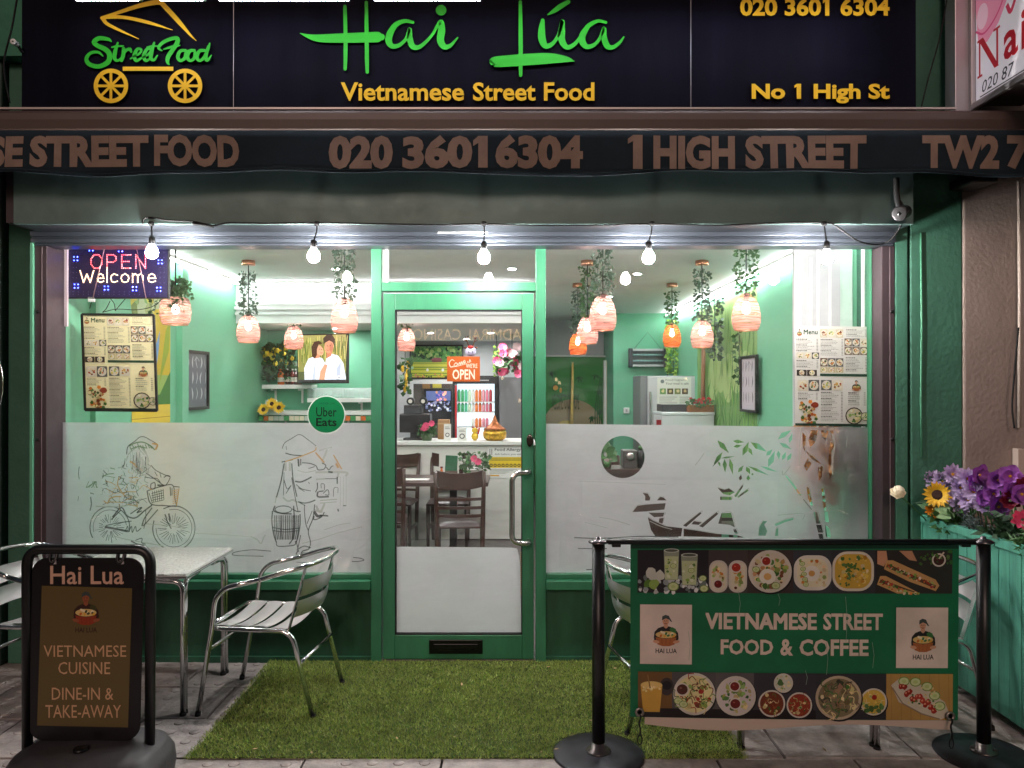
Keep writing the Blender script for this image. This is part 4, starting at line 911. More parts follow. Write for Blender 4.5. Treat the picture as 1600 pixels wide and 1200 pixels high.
def dish(c, x, y, r, pal, rr, kind='mix', rim=(216,208,196), ry=None, nb=46):
    ry = ry or r
    c.ell(x+1.2,y+1.8,r*1.03,ry*1.03,(26,24,26),28); c.ell(x,y,r,ry,rim,32); c.ell(x,y,r*.88,ry*.88,jit(rim,rr,6) if kind == 'plate' else jit(pal[0],rr,8),28); 
    for k in range(nb):
        a = rr.random()*6.283; q = math.sqrt(rr.random())*.78; px, py = x+r*q*cos(a), y+ry*q*sin(a); col = jit(rr.choice(pal),rr)
        if kind == 'noodle' and rr.random() < .6:
            b = rr.random()*6.28; l = r*.22; c.curve([(px,py,r*.022),(px+l*cos(b),py+l*sin(b),r*.022),(px+l*1.6*cos(b+.8),py+l*1.6*sin(b+.8),r*.02)], col, 3)
        else: blob(c,px,py,r*rr.uniform(.06,.17),col,rr)
def cuke(c, x, y, r, rr): c.ell(x,y,r,r*.8,(120,150,70),14); c.ell(x,y,r*.82,r*.64,(206,216,160),14); c.ell(x,y,r*.4,r*.3,(186,204,130),10)
def sauce(c, x, y, r, col): c.ell(x,y,r,r*.95,(222,212,200),18); c.ell(x,y,r*.78,r*.74,col,18); c.ell(x-r*.2,y-r*.2,r*.18,r*.12,tuple(min(255,v+60) for v in col),8)
HERB, NOOD, MEAT, CHIL, CARR, LETT, EGG = (74,110,50),(224,206,150),(128,74,46),(168,44,30),(212,118,46),(142,168,86),(230,196,90)
def banner_art(c, rr):
    c.grect(985,843,1498,1121,(22,112,72),24,12)
    c.grect(985,843,1498,857,(10,54,40),24,1)
    c.grect(996,859,1488,926,(44,40,44),24,4)
    for a, b, col in ((996,1107,(38,34,40)),(1107,1168,(72,64,62)),(1168,1239,(64,52,50)),(1239,1299,(58,58,66)),(1299,1368,(54,52,58)),(1370,1487,(50,42,40))): c.grect(a,859,b,926,col,6,4)
    for k in range(60): blob(c, rr.uniform(998,1105), rr.uniform(902,925), rr.uniform(2,5), rr.choice(((196,200,200),(150,160,160),(230,232,230),(110,120,118))), rr)
    for x, y, r in ((1018,896,11),(1030,900,10),(1012,912,8),(1022,912,9)): blob(c,x,y,r,rr.choice(((90,130,50),(150,180,90),(206,208,196))),rr,10)
    for x, y0, y1, w in ((1049,860,906,12),(1077,867,914,13)):
        c.poly([(x-w,y0),(x+w,y0),(x+w*.86,y1),(x-w*.86,y1)], (150,160,140)); c.poly([(x-w*.9,y0+9),(x+w*.9,y0+9),(x+w*.8,y1-1),(x-w*.8,y1-1)], (196,206,160)); c.ell(x,y0,w,3.2,(210,216,206),16); c.ell(x,y0,w*.85,2.2,(90,96,84),14)
        for k in range(16): blob(c,x+rr.uniform(-w*.7,w*.7),rr.uniform(y0+12,y1-4),rr.uniform(1.5,4),rr.choice(((140,176,80),(220,226,196),(180,200,120),(90,130,60))),rr)
        cuke(c,x+3,y0+24,5,rr)
    cuke(c,1052,916,9,rr); cuke(c,1098,903,6,rr); cuke(c,1100,919,7,rr)
    for x in (1122,1152):
        c.fill(rrect(x-14,875,x+15,925,13,5), (214,206,194)); c.fill(rrect(x-11,878,x+12,922,10,5), (224,214,190))
        for k in range(26): blob(c,x+rr.uniform(-9,9),rr.uniform(884,915) if x < 1140 else rr.uniform(893,918),rr.uniform(1.5,4),jit(rr.choice((NOOD,LETT,CARR,MEAT,(206,150,70))),rr),rr)
    sauce(c,1122,912,8,(110,20,18)); sauce(c,1150,886,9,(176,50,30))
    dish(c,1203,892,34,(NOOD,MEAT,HERB,LETT,(196,150,100)),rr,'plate',ry=33,nb=70); sauce(c,1197,876,8.5,(150,40,26)); c.ell(1199,900,13,12,(238,232,216)); c.ell(1199,900,6,5.4,(226,180,110)); cuke(c,1212,914,7,rr); cuke(c,1181,889,6,rr); blob(c,1195,914,6,HERB,rr)
    c.fill(rrect(1240,867,1299,921,20,6), (224,218,206)); c.fill(rrect(1245,872,1294,916,17,6), (232,222,190))
    for k in range(40): blob(c,rr.uniform(1250,1290),rr.uniform(875,913),rr.uniform(1.5,4),jit(rr.choice((LETT,NOOD,CARR,(226,206,160))),rr),rr)
    c.ell(1268,895,13,12,(238,232,220)); c.ell(1268,895,5,4.6,(214,160,90))
    for k in range(5): cuke(c,1253+k*1.5,880+k*8,4.5,rr)
    c.fill(rrect(1300,861,1365,922,23,6), (222,212,196)); c.fill(rrect(1304,865,1361,918,19,6), (208,168,66))
    for k in range(80): blob(c,rr.uniform(1309,1356),rr.uniform(870,914),rr.uniform(1.2,4.5),jit(rr.choice(((222,178,70),(232,200,110),HERB,(190,140,40),NOOD)),rr),rr)
    for k in range(14): blob(c,1328+rr.uniform(-8,8),886+rr.uniform(-7,7),2.5,HERB,rr)
    for (x0, y0, x1, y1) in ((1382,880,1466,916),(1372,904,1440,938)):
        y1 = min(y1,926) if False else y1
        dx, dy = x1-x0, y1-y0; l = math.hypot(dx,dy); ux, uy = dx/l, dy/l; nx, ny = -uy, ux
        def Q(a, b): return (x0+ux*l*a+nx*b, min(925.5, y0+uy*l*a+ny*b))
        c.fill([Q(0,-6),Q(.1,-10),Q(.9,-9),Q(1,-3),Q(.98,7),Q(.5,10),Q(.02,8)], (206,158,100)); c.fill([Q(.04,-2),Q(.95,-1),Q(.95,4),Q(.04,4)], (90,60,40))
        for k in range(46): q = Q(rr.uniform(.05,.93), rr.uniform(-3,4)); blob(c,q[0],q[1],rr.uniform(1.2,3),jit(rr.choice((CARR,LETT,HERB,(226,210,180),CHIL)),rr),rr)
    c.fill([(1370,860),(1384,860),(1386,874),(1380,884),(1370,880)], (206,150,116)); c.fill([(1404,860),(1424,860),(1432,876),(1420,874)], (200,146,112))
    sauce(c,1466,874,11,(70,20,20)); c.line([(1466,872),(1474,862)],1.2,(220,200,180))
    for k in range(22): blob(c,rr.uniform(1432,1486),rr.uniform(861,880),rr.uniform(1.5,4),jit(HERB,rr),rr)
    c.grect(1000,944,1081,1037,(226,208,196),6,6); c.grect(1400,947,1481,1040,(226,208,196),6,6)
    chef(c,1018,959,1063,1020); chef(c,1420,963,1464,1027)
    for s_, a, y0_, b, y1_ in (('VIETNAMESE',1102,982,1276,956),('STREET',1286,982,1379,956),('FOOD',1126,1021,1208,997),('&',1219,1022,1239,996),('COFFEE',1249,1022,1357,996)): c.text(s_,a,y0_,b,y1_,(226,206,190),.030)
    for a, b, col in ((997,1050,(116,84,44)),(1050,1118,(84,80,80)),(1118,1178,(92,88,88)),(1178,1275,(58,54,62)),(1275,1385,(52,50,56)),(1385,1489,(186,146,80))): c.grect(a,1049,b,1120,col,6,5)
    for k in range(7): c.line([(1392+k*15,1050),(1394+k*15,1120)],.35,(160,120,60))
    c.grect(997,1106,1275,1120,(30,22,26),12,2); c.ell(1042,1072,11,14,(60,50,50)); c.ell(1042,1070,8,7,(24,20,24))
    c.poly([(1001,1070),(1035,1070),(1031,1112),(1005,1112)], (214,166,70)); c.ell(1018,1070,17,6,(234,200,120),20); 
    for k in range(18): blob(c,1018+rr.uniform(-13,13),1072+rr.uniform(-3,8),2.2,jit((240,214,150),rr),rr)
    c.line([(1012,1054),(1016,1075)],1,(150,110,60))
    dish(c,1085,1083,33,(NOOD,HERB,MEAT,CHIL,LETT),rr,'noodle',ry=33,nb=80); sauce(c,1066,1076,11,(84,40,26)); cuke(c,1060,1094,7,rr); cuke(c,1068,1099,7,rr)
    dish(c,1150,1085,31,(LETT,HERB,NOOD,(196,190,120)),rr,'plate',nb=64); sauce(c,1148,1070,9,(120,30,22)); sauce(c,1149,1097,10,(110,30,24))
    dish(c,1206,1096,21,((120,50,26),(150,70,34),NOOD,HERB),rr,'noodle',nb=44); dish(c,1249,1098,20,((140,52,24),(170,80,40),NOOD,HERB),rr,'noodle',nb=44); dish(c,1224,1064,15,(NOOD,LETT,(226,216,180)),rr,'plate',nb=24); blob(c,1219,1063,6,HERB,rr,9)
    dish(c,1365,1092,21,(EGG,NOOD,LETT),rr,'noodle',nb=40); c.ell(1366,1085,4,4,CHIL); 
    for k in range(14): blob(c,1365+rr.uniform(-14,14),1102+rr.uniform(-5,6),4,jit(HERB,rr),rr)
    dish(c,1310,1086,36,((120,104,80),NOOD,HERB,(150,120,90),(70,70,50)),rr,'noodle',rim=(196,176,150),ry=34,nb=90)
    c.fill([(1392,1066),(1404,1056),(1440,1066),(1476,1092),(1484,1112),(1470,1119),(1440,1110),(1404,1092)], (208,196,176)); c.line([(1394,1070),(1410,1094),(1440,1110),(1468,1118)],1,(150,130,110))
    for x, y in ((1412,1060),(1430,1061),(1448,1068),(1460,1082),(1468,1098)): cuke(c,x,y,9,rr)
    for k in range(13): x, y = 1408+k*4.2, 1070+k*2.6+rr.uniform(-7,7); blob(c,x,y,5.4,jit(CHIL,rr),rr,9); blob(c,x-1,y-1,2,(226,150,120),rr)
    for k in range(16): blob(c,1436+rr.uniform(-20,26),1082+rr.uniform(-12,16),2.2,jit(rr.choice((NOOD,HERB)),rr),rr)
    for x, y0_, y1_ in ((1153,922,960),(1215,926,944),(1362,1000,1040),(1320,930,1000),(1075,985,1030),(1258,1044,1066),(1290,1000,1050)): c.line([(x,y0_),(x+3,(y0_+y1_)/2),(x+1,y1_)],.3,(150,180,160))
banner_art(c, rp)
def hang(p):                                  # the cloth bellies and its corners are drawn up
    u = (p.x-wx(985,dB))/(wx(1498,dB)-wx(985,dB)); v = (wz(843,dB)-p.z)/(wz(1120,dB)-wz(843,dB)); v = -v if v < 0 else v
    v = (wz(843,dB)-p.z)/.80
    return Vector((p.x, p.y+.012*v, p.z-.016*u*v-.010*v*sin(u*pi)*.4))
c.v = [hang(p) for p in c.v]
part('printed_cloth', c, PRINT_D, bn)
m = MB(); m.grid(lambda u, v: hang(W(985+513*u, 843+277*v, dB+.004)), 40, 16); part('cloth_backing', m, mat('banner_backing', (190,180,172), .8), bn)
m = MB(); m.grid(lambda u, v: hang(W(1008+480*u, 1116+(20+6*sin(u*7)-10*abs(u-.5)**2)*v, dB+.012))+Vector((0,.01*v,0)), 40, 4); part('loose_hem', m, mat('hem_cloth', (206,186,172), .85), bn)
m = MB(); m.tube([W(950,846,dB),W(1524,847,dB)], .0135, 12); part('top_rail', m, BLACK, bn)
for px, py in ((999,1112),(1484,1118)):
    m = MB(); q = W(px,py,dB-.012); m.lathe([(.021,0),(.021,.004),(.012,.006),(.010,.0)], q, 16, Matrix.Rotation(radians(90),4,'X')); e = part('eyelet', m, mat('eyelet_steel', (150,140,134), .35, .8), bn)
    m = MB(); P_ = [q+Vector((0,-.008,-.004)),q+Vector((.004,-.008,-.022)),q+Vector((-.003,-.008,-.045)),q+Vector((.002,-.008,-.075)),q+Vector((0,-.008,-.10))]; m.tube(catmull(P_,4), .0042, 6)
    o_ = P_[-1]; m.tube([o_+Vector((.0095*sin(2*pi*k/12),0,-.020+.022*cos(2*pi*k/12))) for k in range(12)], .003, 6, True); part('carabiner', m, BLACK, e)

# ------------------------------------------------------------------ artificial turf
import numpy as np
tf = thing('turf_mat', 'bright green artificial turf mat laid before the shop door', 'turf mat', (-.2,-.63,0))
TX0, TX1, TY0, TY1 = -1.45, 1.045, -1.235, -.02
m = MB(); m.box(TX0+.012,TX1-.012,TY0+.012,TY1,.003,.010); part('backing', m, mat('turf_backing', (40,58,20), .95), tf)
rn = np.random.default_rng(4); NB = 120000
bx = rn.uniform(TX0-.012,TX1+.012,NB); by = rn.uniform(TY0-.012,TY1,NB); keep = (np.minimum(np.minimum(bx-TX0,TX1-bx),by-TY0) > rn.uniform(-.012,.006,NB)-.004+.006*np.sin(bx*5.1+by*4.3)); bx, by = bx[keep], by[keep]; NB = len(bx); keep = np.hypot(bx-wx(935,dB), by-(dB-DG)) > .207; bx, by = bx[keep], by[keep]; NB = len(bx); ang = rn.uniform(0,2*pi,NB); hh = rn.uniform(.008,.018,NB); ln = rn.normal(0,.008,NB); ln2 = rn.normal(-.003,.008,NB)
edge = (rn.random(NB) < .0); wv = .0016
patch = .75+.25*np.sin(bx*5+np.sin(by*7)*1.3)*np.cos(by*6.1+bx*2); hh = hh*(.75+.3*patch)
V = np.empty((NB,3,3)); V[:,0] = np.stack([bx-wv*np.cos(ang),by-wv*np.sin(ang),np.full(NB,.009)],1); V[:,1] = np.stack([bx+wv*np.cos(ang),by+wv*np.sin(ang),np.full(NB,.009)],1); V[:,2] = np.stack([bx+ln,by+ln2,.009+hh],1)
me = bpy.data.meshes.new('turf_blades'); me.vertices.add(NB*3); me.vertices.foreach_set('co', V.reshape(-1)); me.loops.add(NB*3); me.loops.foreach_set('vertex_index', np.arange(NB*3,dtype=np.int32))
me.polygons.add(NB); me.polygons.foreach_set('loop_start', np.arange(0,NB*3,3,dtype=np.int32)); me.update(calc_edges=True)
cg = np.array([lin(q) for q in ((170,190,92),(146,178,78),(116,158,66),(190,206,120),(180,184,114))])[rn.integers(0,5,NB)]*rn.uniform(.7,1.15,(NB,1))*(.84+.22*patch+.10*np.sin(bx*17+by*11)*np.sin(by*23-bx*9))[:,None]
at = me.color_attributes.new('Col','FLOAT_COLOR','CORNER'); cc = np.ones((NB,3,4)); cc[:,:,:3] = cg[:,None,:]; at.data.foreach_set('color', cc.reshape(-1))
me.materials.append(print_mat('turf_fibre', .55, spec=.3)); o = bpy.data.objects.new('turf_blades', me); COL.objects.link(o); o.matrix_basis = tf.matrix_basis.inverted(); o.parent = tf; o['kind'] = 'stuff'

m = MB(); rl = random.Random(12)
for k in range(46):
    p_ = Vector((rl.uniform(-2.6,1.9), rl.uniform(-1.35,-.08), 0)); on = TX0 < p_.x < TX1 and p_.y > TY0; p_.z = .032 if on else .006; a = rl.random()*6.28; l_ = rl.uniform(.006,.018); w_ = l_*rl.uniform(.25,.6)
    d_ = Vector((cos(a),sin(a),rl.uniform(-.2,.3))); s2 = Vector((-sin(a),cos(a),rl.uniform(-.3,.3)))*w_; m.add([p_-d_*l_,p_-s2,p_+d_*l_,p_+s2], [(0,1,2,3)])
solo('fallen_leaves', m, mat('dry_leaf_scraps', (172,146,104), .8, var=(8,.4)), kind='stuff')

# ------------------------------------------------------------------ planter and its flowers
TURQ = mat('turquoise_stained_board', (86,160,138), .65, var=(9,.34), bump=(40,.003), stretch=(1,1,.12), rvar=.1)
pl = thing('planter', 'long turquoise planter of upright boards filled with artificial flowers', 'planter', (2.55,-1.0,0), 0)
X = lambda y: 2.405+(.0-y)*-.004
m = MB(); rq = random.Random(9); y = -.155
while y > -2.4:
    w = rq.uniform(.082,.094); o_ = rq.uniform(0,.003); m.box(2.405-o_,2.424,y-w+.004,y,.05,.868); y -= w
part('front_boarding', m, TURQ, pl, .002)
m = MB(); m.box(2.390,2.430,-2.4,-.150,.869,.91); m.box(2.395,2.425,-.1545,-.150+.012,.05,.868); part('top_rail', m, TURQ, pl, .003)
m = MB(); m.box(2.425,2.445,-2.4,-.15,.06,.86); m.box(2.445,2.80,-2.4,-.15,.06,.80); part('inner_box', m, mat('planter_soil', (30,28,24), .95, bump=(30,.01)), pl)
LEAFG = [mat('leaf_dark', (38,66,38), .55), mat('leaf_mid', (62,104,52), .5), mat('leaf_grey', (70,84,80), .6)]
PURP = mat('orchid_purple', (164,92,184), .5, var=(30,.3)); LILA = mat('lilac_petal', (204,184,220), .5, var=(30,.2)); YEL = mat('sunflower_yellow', (236,190,50), .5, var=(40,.15)); CREAM = mat('cream_petal', (236,226,200), .5); CRIM = mat('crimson_petal', (118,24,48), .5); PINK = mat('pink_petal', (228,84,128), .5); ORAN = mat('orange_petal', (226,140,30), .5); DISK = mat('seed_brown', (52,30,20), .9, bump=(120,.004))
def petal(mb, c, M, a, r0, r1, w, lift, curl=0.0, n=4):
    for i in range(n):
        pass
    L = []; 
    for i in range(n+1):
        t = i/n; r = r0+(r1-r0)*t; h = lift*t+curl*t*t; ww = w*sin(pi*(.12+.86*t))**.7
        L.append([(r*cos(a)-s*ww*sin(a), r*sin(a)+s*ww*cos(a), h+abs(s)*w*.25) for s in (-1,0,1)])
    vs = [c+M@Vector(p) for row in L for p in row]; fs = [(i*3+j,i*3+j+1,i*3+j+4,i*3+j+3) for i in range(n) for j in range(2)]
    mb.add(vs, fs, True)
def facing(d): return Vector(d).normalized().to_track_quat('Z','Y').to_matrix()
def stem(c, base, mt, t): m = MB(); m.tube(catmull([c, c.lerp(base,.5)+Vector((.01,.01,0)), base],4), .004, 6); part('stem', m, mt, t)
def flower(name, label, cat, c, aim, R, n, mt, rings=((1,.15),), width=.3, disk=None, curl=0, group=None, base=None):
    c = Vector(c); M = facing(aim); t = thing(name, label, cat, tuple(c), 0, group); m = MB(); rr = random.Random(int(c.x*1e4+c.z*977))
    for k, (s, lift) in enumerate(rings):
        for i in range(n): petal(m, c, M, 2*pi*(i+.5*k)/n+rr.uniform(-.12,.12), R*.18*s, R*s*rr.uniform(.88,1.05), R*width*s, R*lift, R*curl*rr.uniform(.6,1.3))
    part('petals', m, mt, t)
    if disk: m = MB(); m.lathe([(R*disk,.0),(R*disk*.9,R*.1),(R*disk*.4,R*.13),(0,R*.1)], c, 16, M); part('flower_centre', m, DISK if disk > .3 else YEL, t)
    stem(c-M@Vector((0,0,.004)), base or Vector((max(c.x+.05,2.47),min(c.y,-.18),.80)), LEAFG[1], t); return t
def at_x(px, py, x): d = x*FOC/(px-CX); return W(px, py, d)
aimc = (-.55,-1,.15)
flower('sunflower','yellow sunflower with dark centre at the front of the planter','sunflower',at_x(1464,773,2.36),aimc,.072,20,YEL,((1,.12),(.86,.25)),.13,.48,.05)
flower('marigold','small orange flower under the sunflower on the planter rim','flower',at_x(1458,797,2.37),(-.4,-1,.5),.05,16,ORAN,((1,.3),(.75,.5)),.16,.2)
rose = flower('white_rose','cream white rose leaning out left of the planter','rose',at_x(1403,771,2.195),(-.3,-.7,.6),.044,7,CREAM,((1,.25),(.85,.6),(.66,.9),(.45,1.1),(.28,1.25)),.5,None,-.1,None,Vector((2.44,-.2,.84)))
part('bud', MB().ball(at_x(1403,769,2.195)+Vector((-.004,-.012,.008)), .030, 14, 10, (1,1,1.1)), CREAM, rose)
lil = [(1455,748,'nearest the green pier, above the sunflower'),(1488,741,'second behind the sunflower'),(1500,762,'right of the sunflower'),(1486,778,'touching the sunflower on its right'),(1512,781,'lowest in the middle of the planter'),(1521,768,'under the purple orchids'),(1472,752,'between the sunflower and the pale bloom behind it'),(1512,748,'just left of the topmost orchid'),(1536,792,'above the thistle foliage'),(1500,792,'lowest right of the variegated leaves')]
for px, py, w_ in lil: flower('lilac_flower','pale lilac flower '+w_,'flower',at_x(px,py,2.46),(random.uniform(-.7,.1),-1,random.uniform(.2,.8)),.060,12,LILA,((1,.25),(.8,.5),(.55,.7)),.2,.14,.05,'lilac flowers in the planter')
orc = [(1530,742,'topmost of the orchids'),(1524,755,'just under the topmost one'),(1560,750,'at the pipe end of the planter'),(1552,772,'in the middle of the orchids'),(1541,779,'lowest left of the orchids'),(1582,765,'nearest the white pipe'),(1596,772,'at the photo edge above the red flower'),(1578,744,'highest on the right of the orchids'),(1560,792,'beside the crimson flower')]
for px, py, w_ in orc: flower('purple_orchid','deep purple orchid bloom '+w_,'orchid',at_x(px,py,2.47),(random.uniform(-.7,.2),-1,random.uniform(.0,.5)),.060,5,PURP,((1,.2),(.6,.6)),.5,.12,-.1,'purple orchids in the planter')
flower('crimson_flower','dark crimson flower right of the purple orchids','flower',at_x(1578,782,2.45),(-.4,-1,.3),.05,8,CRIM,((1,.3),(.7,.6)),.35,None)
flower('crimson_flower','dark crimson flower half cut off at the right photo edge','flower',at_x(1600,760,2.50),(-.4,-1,.3),.045,8,CRIM,((1,.3),(.7,.6)),.35,None)
flower('pink_flower','bright pink flower low at the right photo edge','flower',at_x(1597,812,2.43),(-.6,-1,.2),.05,9,PINK,((1,.3),(.7,.5)),.3,None)
def spray(name, label, cat, c, h, n, mt, spread, lw, ll, seed, droop=.3):
    c = Vector(c); t = thing(name, label, cat, tuple(c)); rr = random.Random(seed); m = MB(); ms = MB()
    for i in range(n):
        a = rr.random()*6.28; tip = c+Vector((cos(a)*spread*rr.uniform(.4,1), sin(a)*spread*rr.uniform(.4,1), h*rr.uniform(.55,1.05))); mid = c.lerp(tip,.5)+Vector((0,0,h*droop*.4)); P = catmull([c,mid,tip],5); ms.tube(P,.0022,5)
        for p_ in P[3:]:
            for q in range(3):
                dv = Vector((rr.uniform(-1,1),rr.uniform(-1,1),rr.uniform(-.3,.9))).normalized(); sd = dv.orthogonal().normalized()*lw; l = ll*rr.uniform(.6,1.2)
                m.add([p_, p_+dv*l*.5+sd, p_+dv*l, p_+dv*l*.5-sd], [(0,1,2,3)])
    part('leaves', m, mt, t); part('stems', ms, mt, t, kind='stuff'); return t
spray('fern_plant','thin dark green fern leaves against the green pier','plant',(2.50,-.22,.80),.36,12,LEAFG[0],.17,.006,.075,1)
spray('thistle_plant','grey blue thistle foliage in the middle of the planter','plant',(2.50,-.62,.80),.17,26,LEAFG[2],.16,.003,.05,2)
spray('leafy_plant','mid green leaves under the lilac flowers','plant',(2.47,-.36,.80),.2,16,LEAFG[1],.14,.016,.075,3)
spray('leafy_plant','dark green leaves under the purple orchids','plant',(2.52,-.85,.80),.24,18,LEAFG[0],.18,.014,.07,4)
spray('grass_plant','thin olive stems near the pink flower','plant',(2.47,-1.02,.80),.2,14,LEAFG[1],.14,.004,.06,5)
m = MB(); q = at_x(1474,800,2.37)
for k in range(4): petal(m, q+Vector((k*.012,-.012*k,-.005*k)), facing((-.3,-.7,.9)), 1.2+k*.7, 0, .085, .026, .01, -.02)
solo('variegated_leaf', m, mat('variegated_green', (120,150,104), .5), 'pale variegated leaves hanging over the planter rim', 'leaf')
# chrome basket hoops cut off at the left edge
m = MB()
for k in range(3): m.tube([W(-34+k*2+ (38-k*2)*cos(a_), 600+(66-k*5)*sin(a_), 3.9+k*.015) for a_ in [2*pi*j/40 for j in range(40)]], .0035, 6, True)
solo('wire_hoop', m, CHROME, 'thin chrome wire hoop cut off by the left photo edge', 'hoop')
# ------------------------------------------------------------------ the room behind the glass
MINT = mat('mint_wall_paint', (114,184,148), .55, var=(2,.05), bump=(40,.0005)); MINT2 = mat('mint_wall_shaded', (98,168,134), .55, var=(2,.05))  # second mint is a darker copy, shade on the back walls put into the colour
CEIL = mat('ceiling_paint', (232,231,230), .8, var=(1.5,.04), bump=(6,.003)); GREYW = mat('grey_wall_paint', (190,190,192), .7, var=(2,.04))
FLOOR = mat('dark_floor_tile', (70,62,62), .35, var=(5,.2), rvar=.1)
YW = lambda d: d-DG
XL, XR, ZC, ZL = -2.74, 2.26, 2.70, 2.29
YB, YL0, YLW, YR = YW(10.7), YW(7.62), YW(8.6), YW(10.9)
m = MB(); m.add([(-4,.08,.012),(3.2,.08,.012),(3.2,9,.012),(-4,9,.012)], [(0,1,2,3)]); solo('floor', m, FLOOR, kind='structure')
m = MB(); m.add([(XL,3.0,.016),(-.65,3.0,.016),(-.65,3.63,.016),(XL,3.63,.016)], [(0,1,2,3)]); solo('floor_tiles', m, mat('white_floor_tile', (190,190,188), .3), kind='structure')
m = MB(); m.box(-3.2,3.2,.07,9,ZC,ZC+.15); solo('ceiling', m, CEIL, kind='structure')
m = MB(); m.box(XL,.22,YL0,YB,ZL,ZC-.002); 
for k, (dz, dy) in enumerate(((.0,.03),(.05,.05),(.09,.03))): m.box(XL,.22,YL0-dy,YL0-.001,ZC-.20-.05*k-.03,ZC-.20-.05*k)
solo('ceiling_beam', m, CEIL, kind='structure')
m = MB(); m.box(XL-.12,XL,.03,YLW,0,ZC); m.box(XL,XL+.035,.34,.74,0,ZC-.002); m.box(XL,XL+.05,1.62,1.74,0,ZC-.002); solo('wall_side_near', m, MINT, kind='structure')
m = MB(); m.box(XR,XR+.12,.03,YR,0,ZC); m.box(XR-.06,XR,.35,1.25,0,ZC-.002); m.box(XR-.03,XR,1.25,2.05,0,ZC-.002); solo('wall_side_far', m, MINT, kind='structure')
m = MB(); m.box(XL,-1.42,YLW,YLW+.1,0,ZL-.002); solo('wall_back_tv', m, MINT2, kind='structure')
m = MB(); m.box(-1.42,.22,YB,YB+.1,0,ZL-.002); m.box(-1.5,-1.42,YLW+.101,YB,0,ZL-.002); solo('wall_kitchen', m, GREYW, kind='structure')
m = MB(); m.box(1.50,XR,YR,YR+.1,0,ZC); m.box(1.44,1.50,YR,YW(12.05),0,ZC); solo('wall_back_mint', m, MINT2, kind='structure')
m = MB(); m.box(.22,1.44,YW(12.05),YW(12.15),0,ZC); m.box(.16,.22,YB+.1,YW(12.05),0,ZC); solo('wall_recess', m, GREYW, kind='structure')
m = MB(); m.box(1.405,1.439,YW(11.7),YW(11.95),.02,2.06); solo('door_frame', m, WHITE, kind='structure')

# led cove strips
STRIP = glow('led_strip_white', (.97,.97,1.0), 38)
def strip(label, a, b, glowing=None):
    t = thing('led_strip', label, 'led strip', tuple((Vector(a)+Vector(b))/2), 0, 'led strips along the ceiling')
    m = MB(); m.beam(a, b, .024, .010); part('diode_line', m, glowing or STRIP, t)
    o_ = Vector((0,0,.019)); m = MB(); m.beam(Vector(a)+o_, Vector(b)+o_, .020, .026); part('channel', m, WHITE, t)
strip('white led strip along the left wall top above the hills mural', (XL+.055,.12,2.665), (XL+.055,YL0-.1,2.665))
strip('white led strip under the beam over the television side', (XL+.2,YL0-.06,2.665), (.18,YL0-.06,2.665), glow('led_strip_soft', (.97,.97,1.0), 17))
strip('white led strip along the right wall top above the bamboo mural', (XR-.085,.12,2.665), (XR-.085,YR-.1,2.665))
# downlights
DLM = glow('downlight_lens', (1,.97,.97), 640)
dls = [(-1.55,.75),(0,.75),(1.12,.75),(-1.55,2.1),(0,2.1),(1.15,2.4),(1.12,4.2),(1.15,5.6)]
t0 = None
words_ = ['front left','front centre','front right','middle left','middle centre','middle right','rear right','rearmost right']
for i, (x, y) in enumerate(dls):
    lab = 'small round ceiling downlight with white rim, '+words_[i]
    if t0 is None:
        t0 = thing('downlight', lab, 'downlight', (0,0,0), 0, 'ceiling downlights')
        m = MB(); m.lathe([(.048,-.0),(.048,-.006),(.036,-.008),(.036,-.001)], (0,0,0), 20); part('rim', m, WHITE, t0)
        m = MB(); m.lathe([(.034,-.0045),(0,-.0046)], (0,0,0), 18); part('lens', m, DLM, t0)
        t0.matrix_basis = Matrix.Translation((x,y,ZC-.001))
    else: copy_thing(t0, (x,y,ZC-.001), 0, lab)
for i, (x, y) in enumerate(((-1.9,3.6),(-.95,4.3),(-.25,4.3),(-.6,5.4))):
    copy_thing(t0, (x,y,ZL-.001), 0, 'small round downlight in the lowered ceiling '+('over the television','left over the counter','right over the counter','over the kitchen')[i])

# pendants with ivy
WIRE = wire_mat('copper_wire_weave', (218,158,148)); WIRE_O = wire_mat('amber_wire_weave', (230,110,50)); COP = mat('copper_metal', (214,146,116), .3, .9)
PB = glow('pendant_bulb', (1.0,.90,.84), 48); IVY = [mat('ivy_leaf', (60,98,52), .5, var=(30,.3)), mat('ivy_leaf_grey', (74,96,78), .5, var=(30,.3))]
def ivy(mb, c, z0, z1, r, n, rr, fl=1.0):
    for k in range(n):
        z = rr.uniform(z0, z1); a = rr.random()*6.283; q = r*math.sqrt(rr.uniform(.05,1)); p = Vector((c[0]+q*cos(a), c[1]+q*sin(a), z))
        d = Vector((cos(a)*.6+rr.uniform(-.6,.6), sin(a)*.6+rr.uniform(-.6,.6), rr.uniform(-.9,.4))).normalized(); s_ = d.orthogonal(); s_.rotate(Matrix.Rotation(rr.random()*6.28,3,d)); l = rr.uniform(.022,.036)*fl; w = s_*l*.36
        mb.add([p, p+d*l*.45+w, p+d*l, p+d*l*.45-w], [(0,1,2,3)])
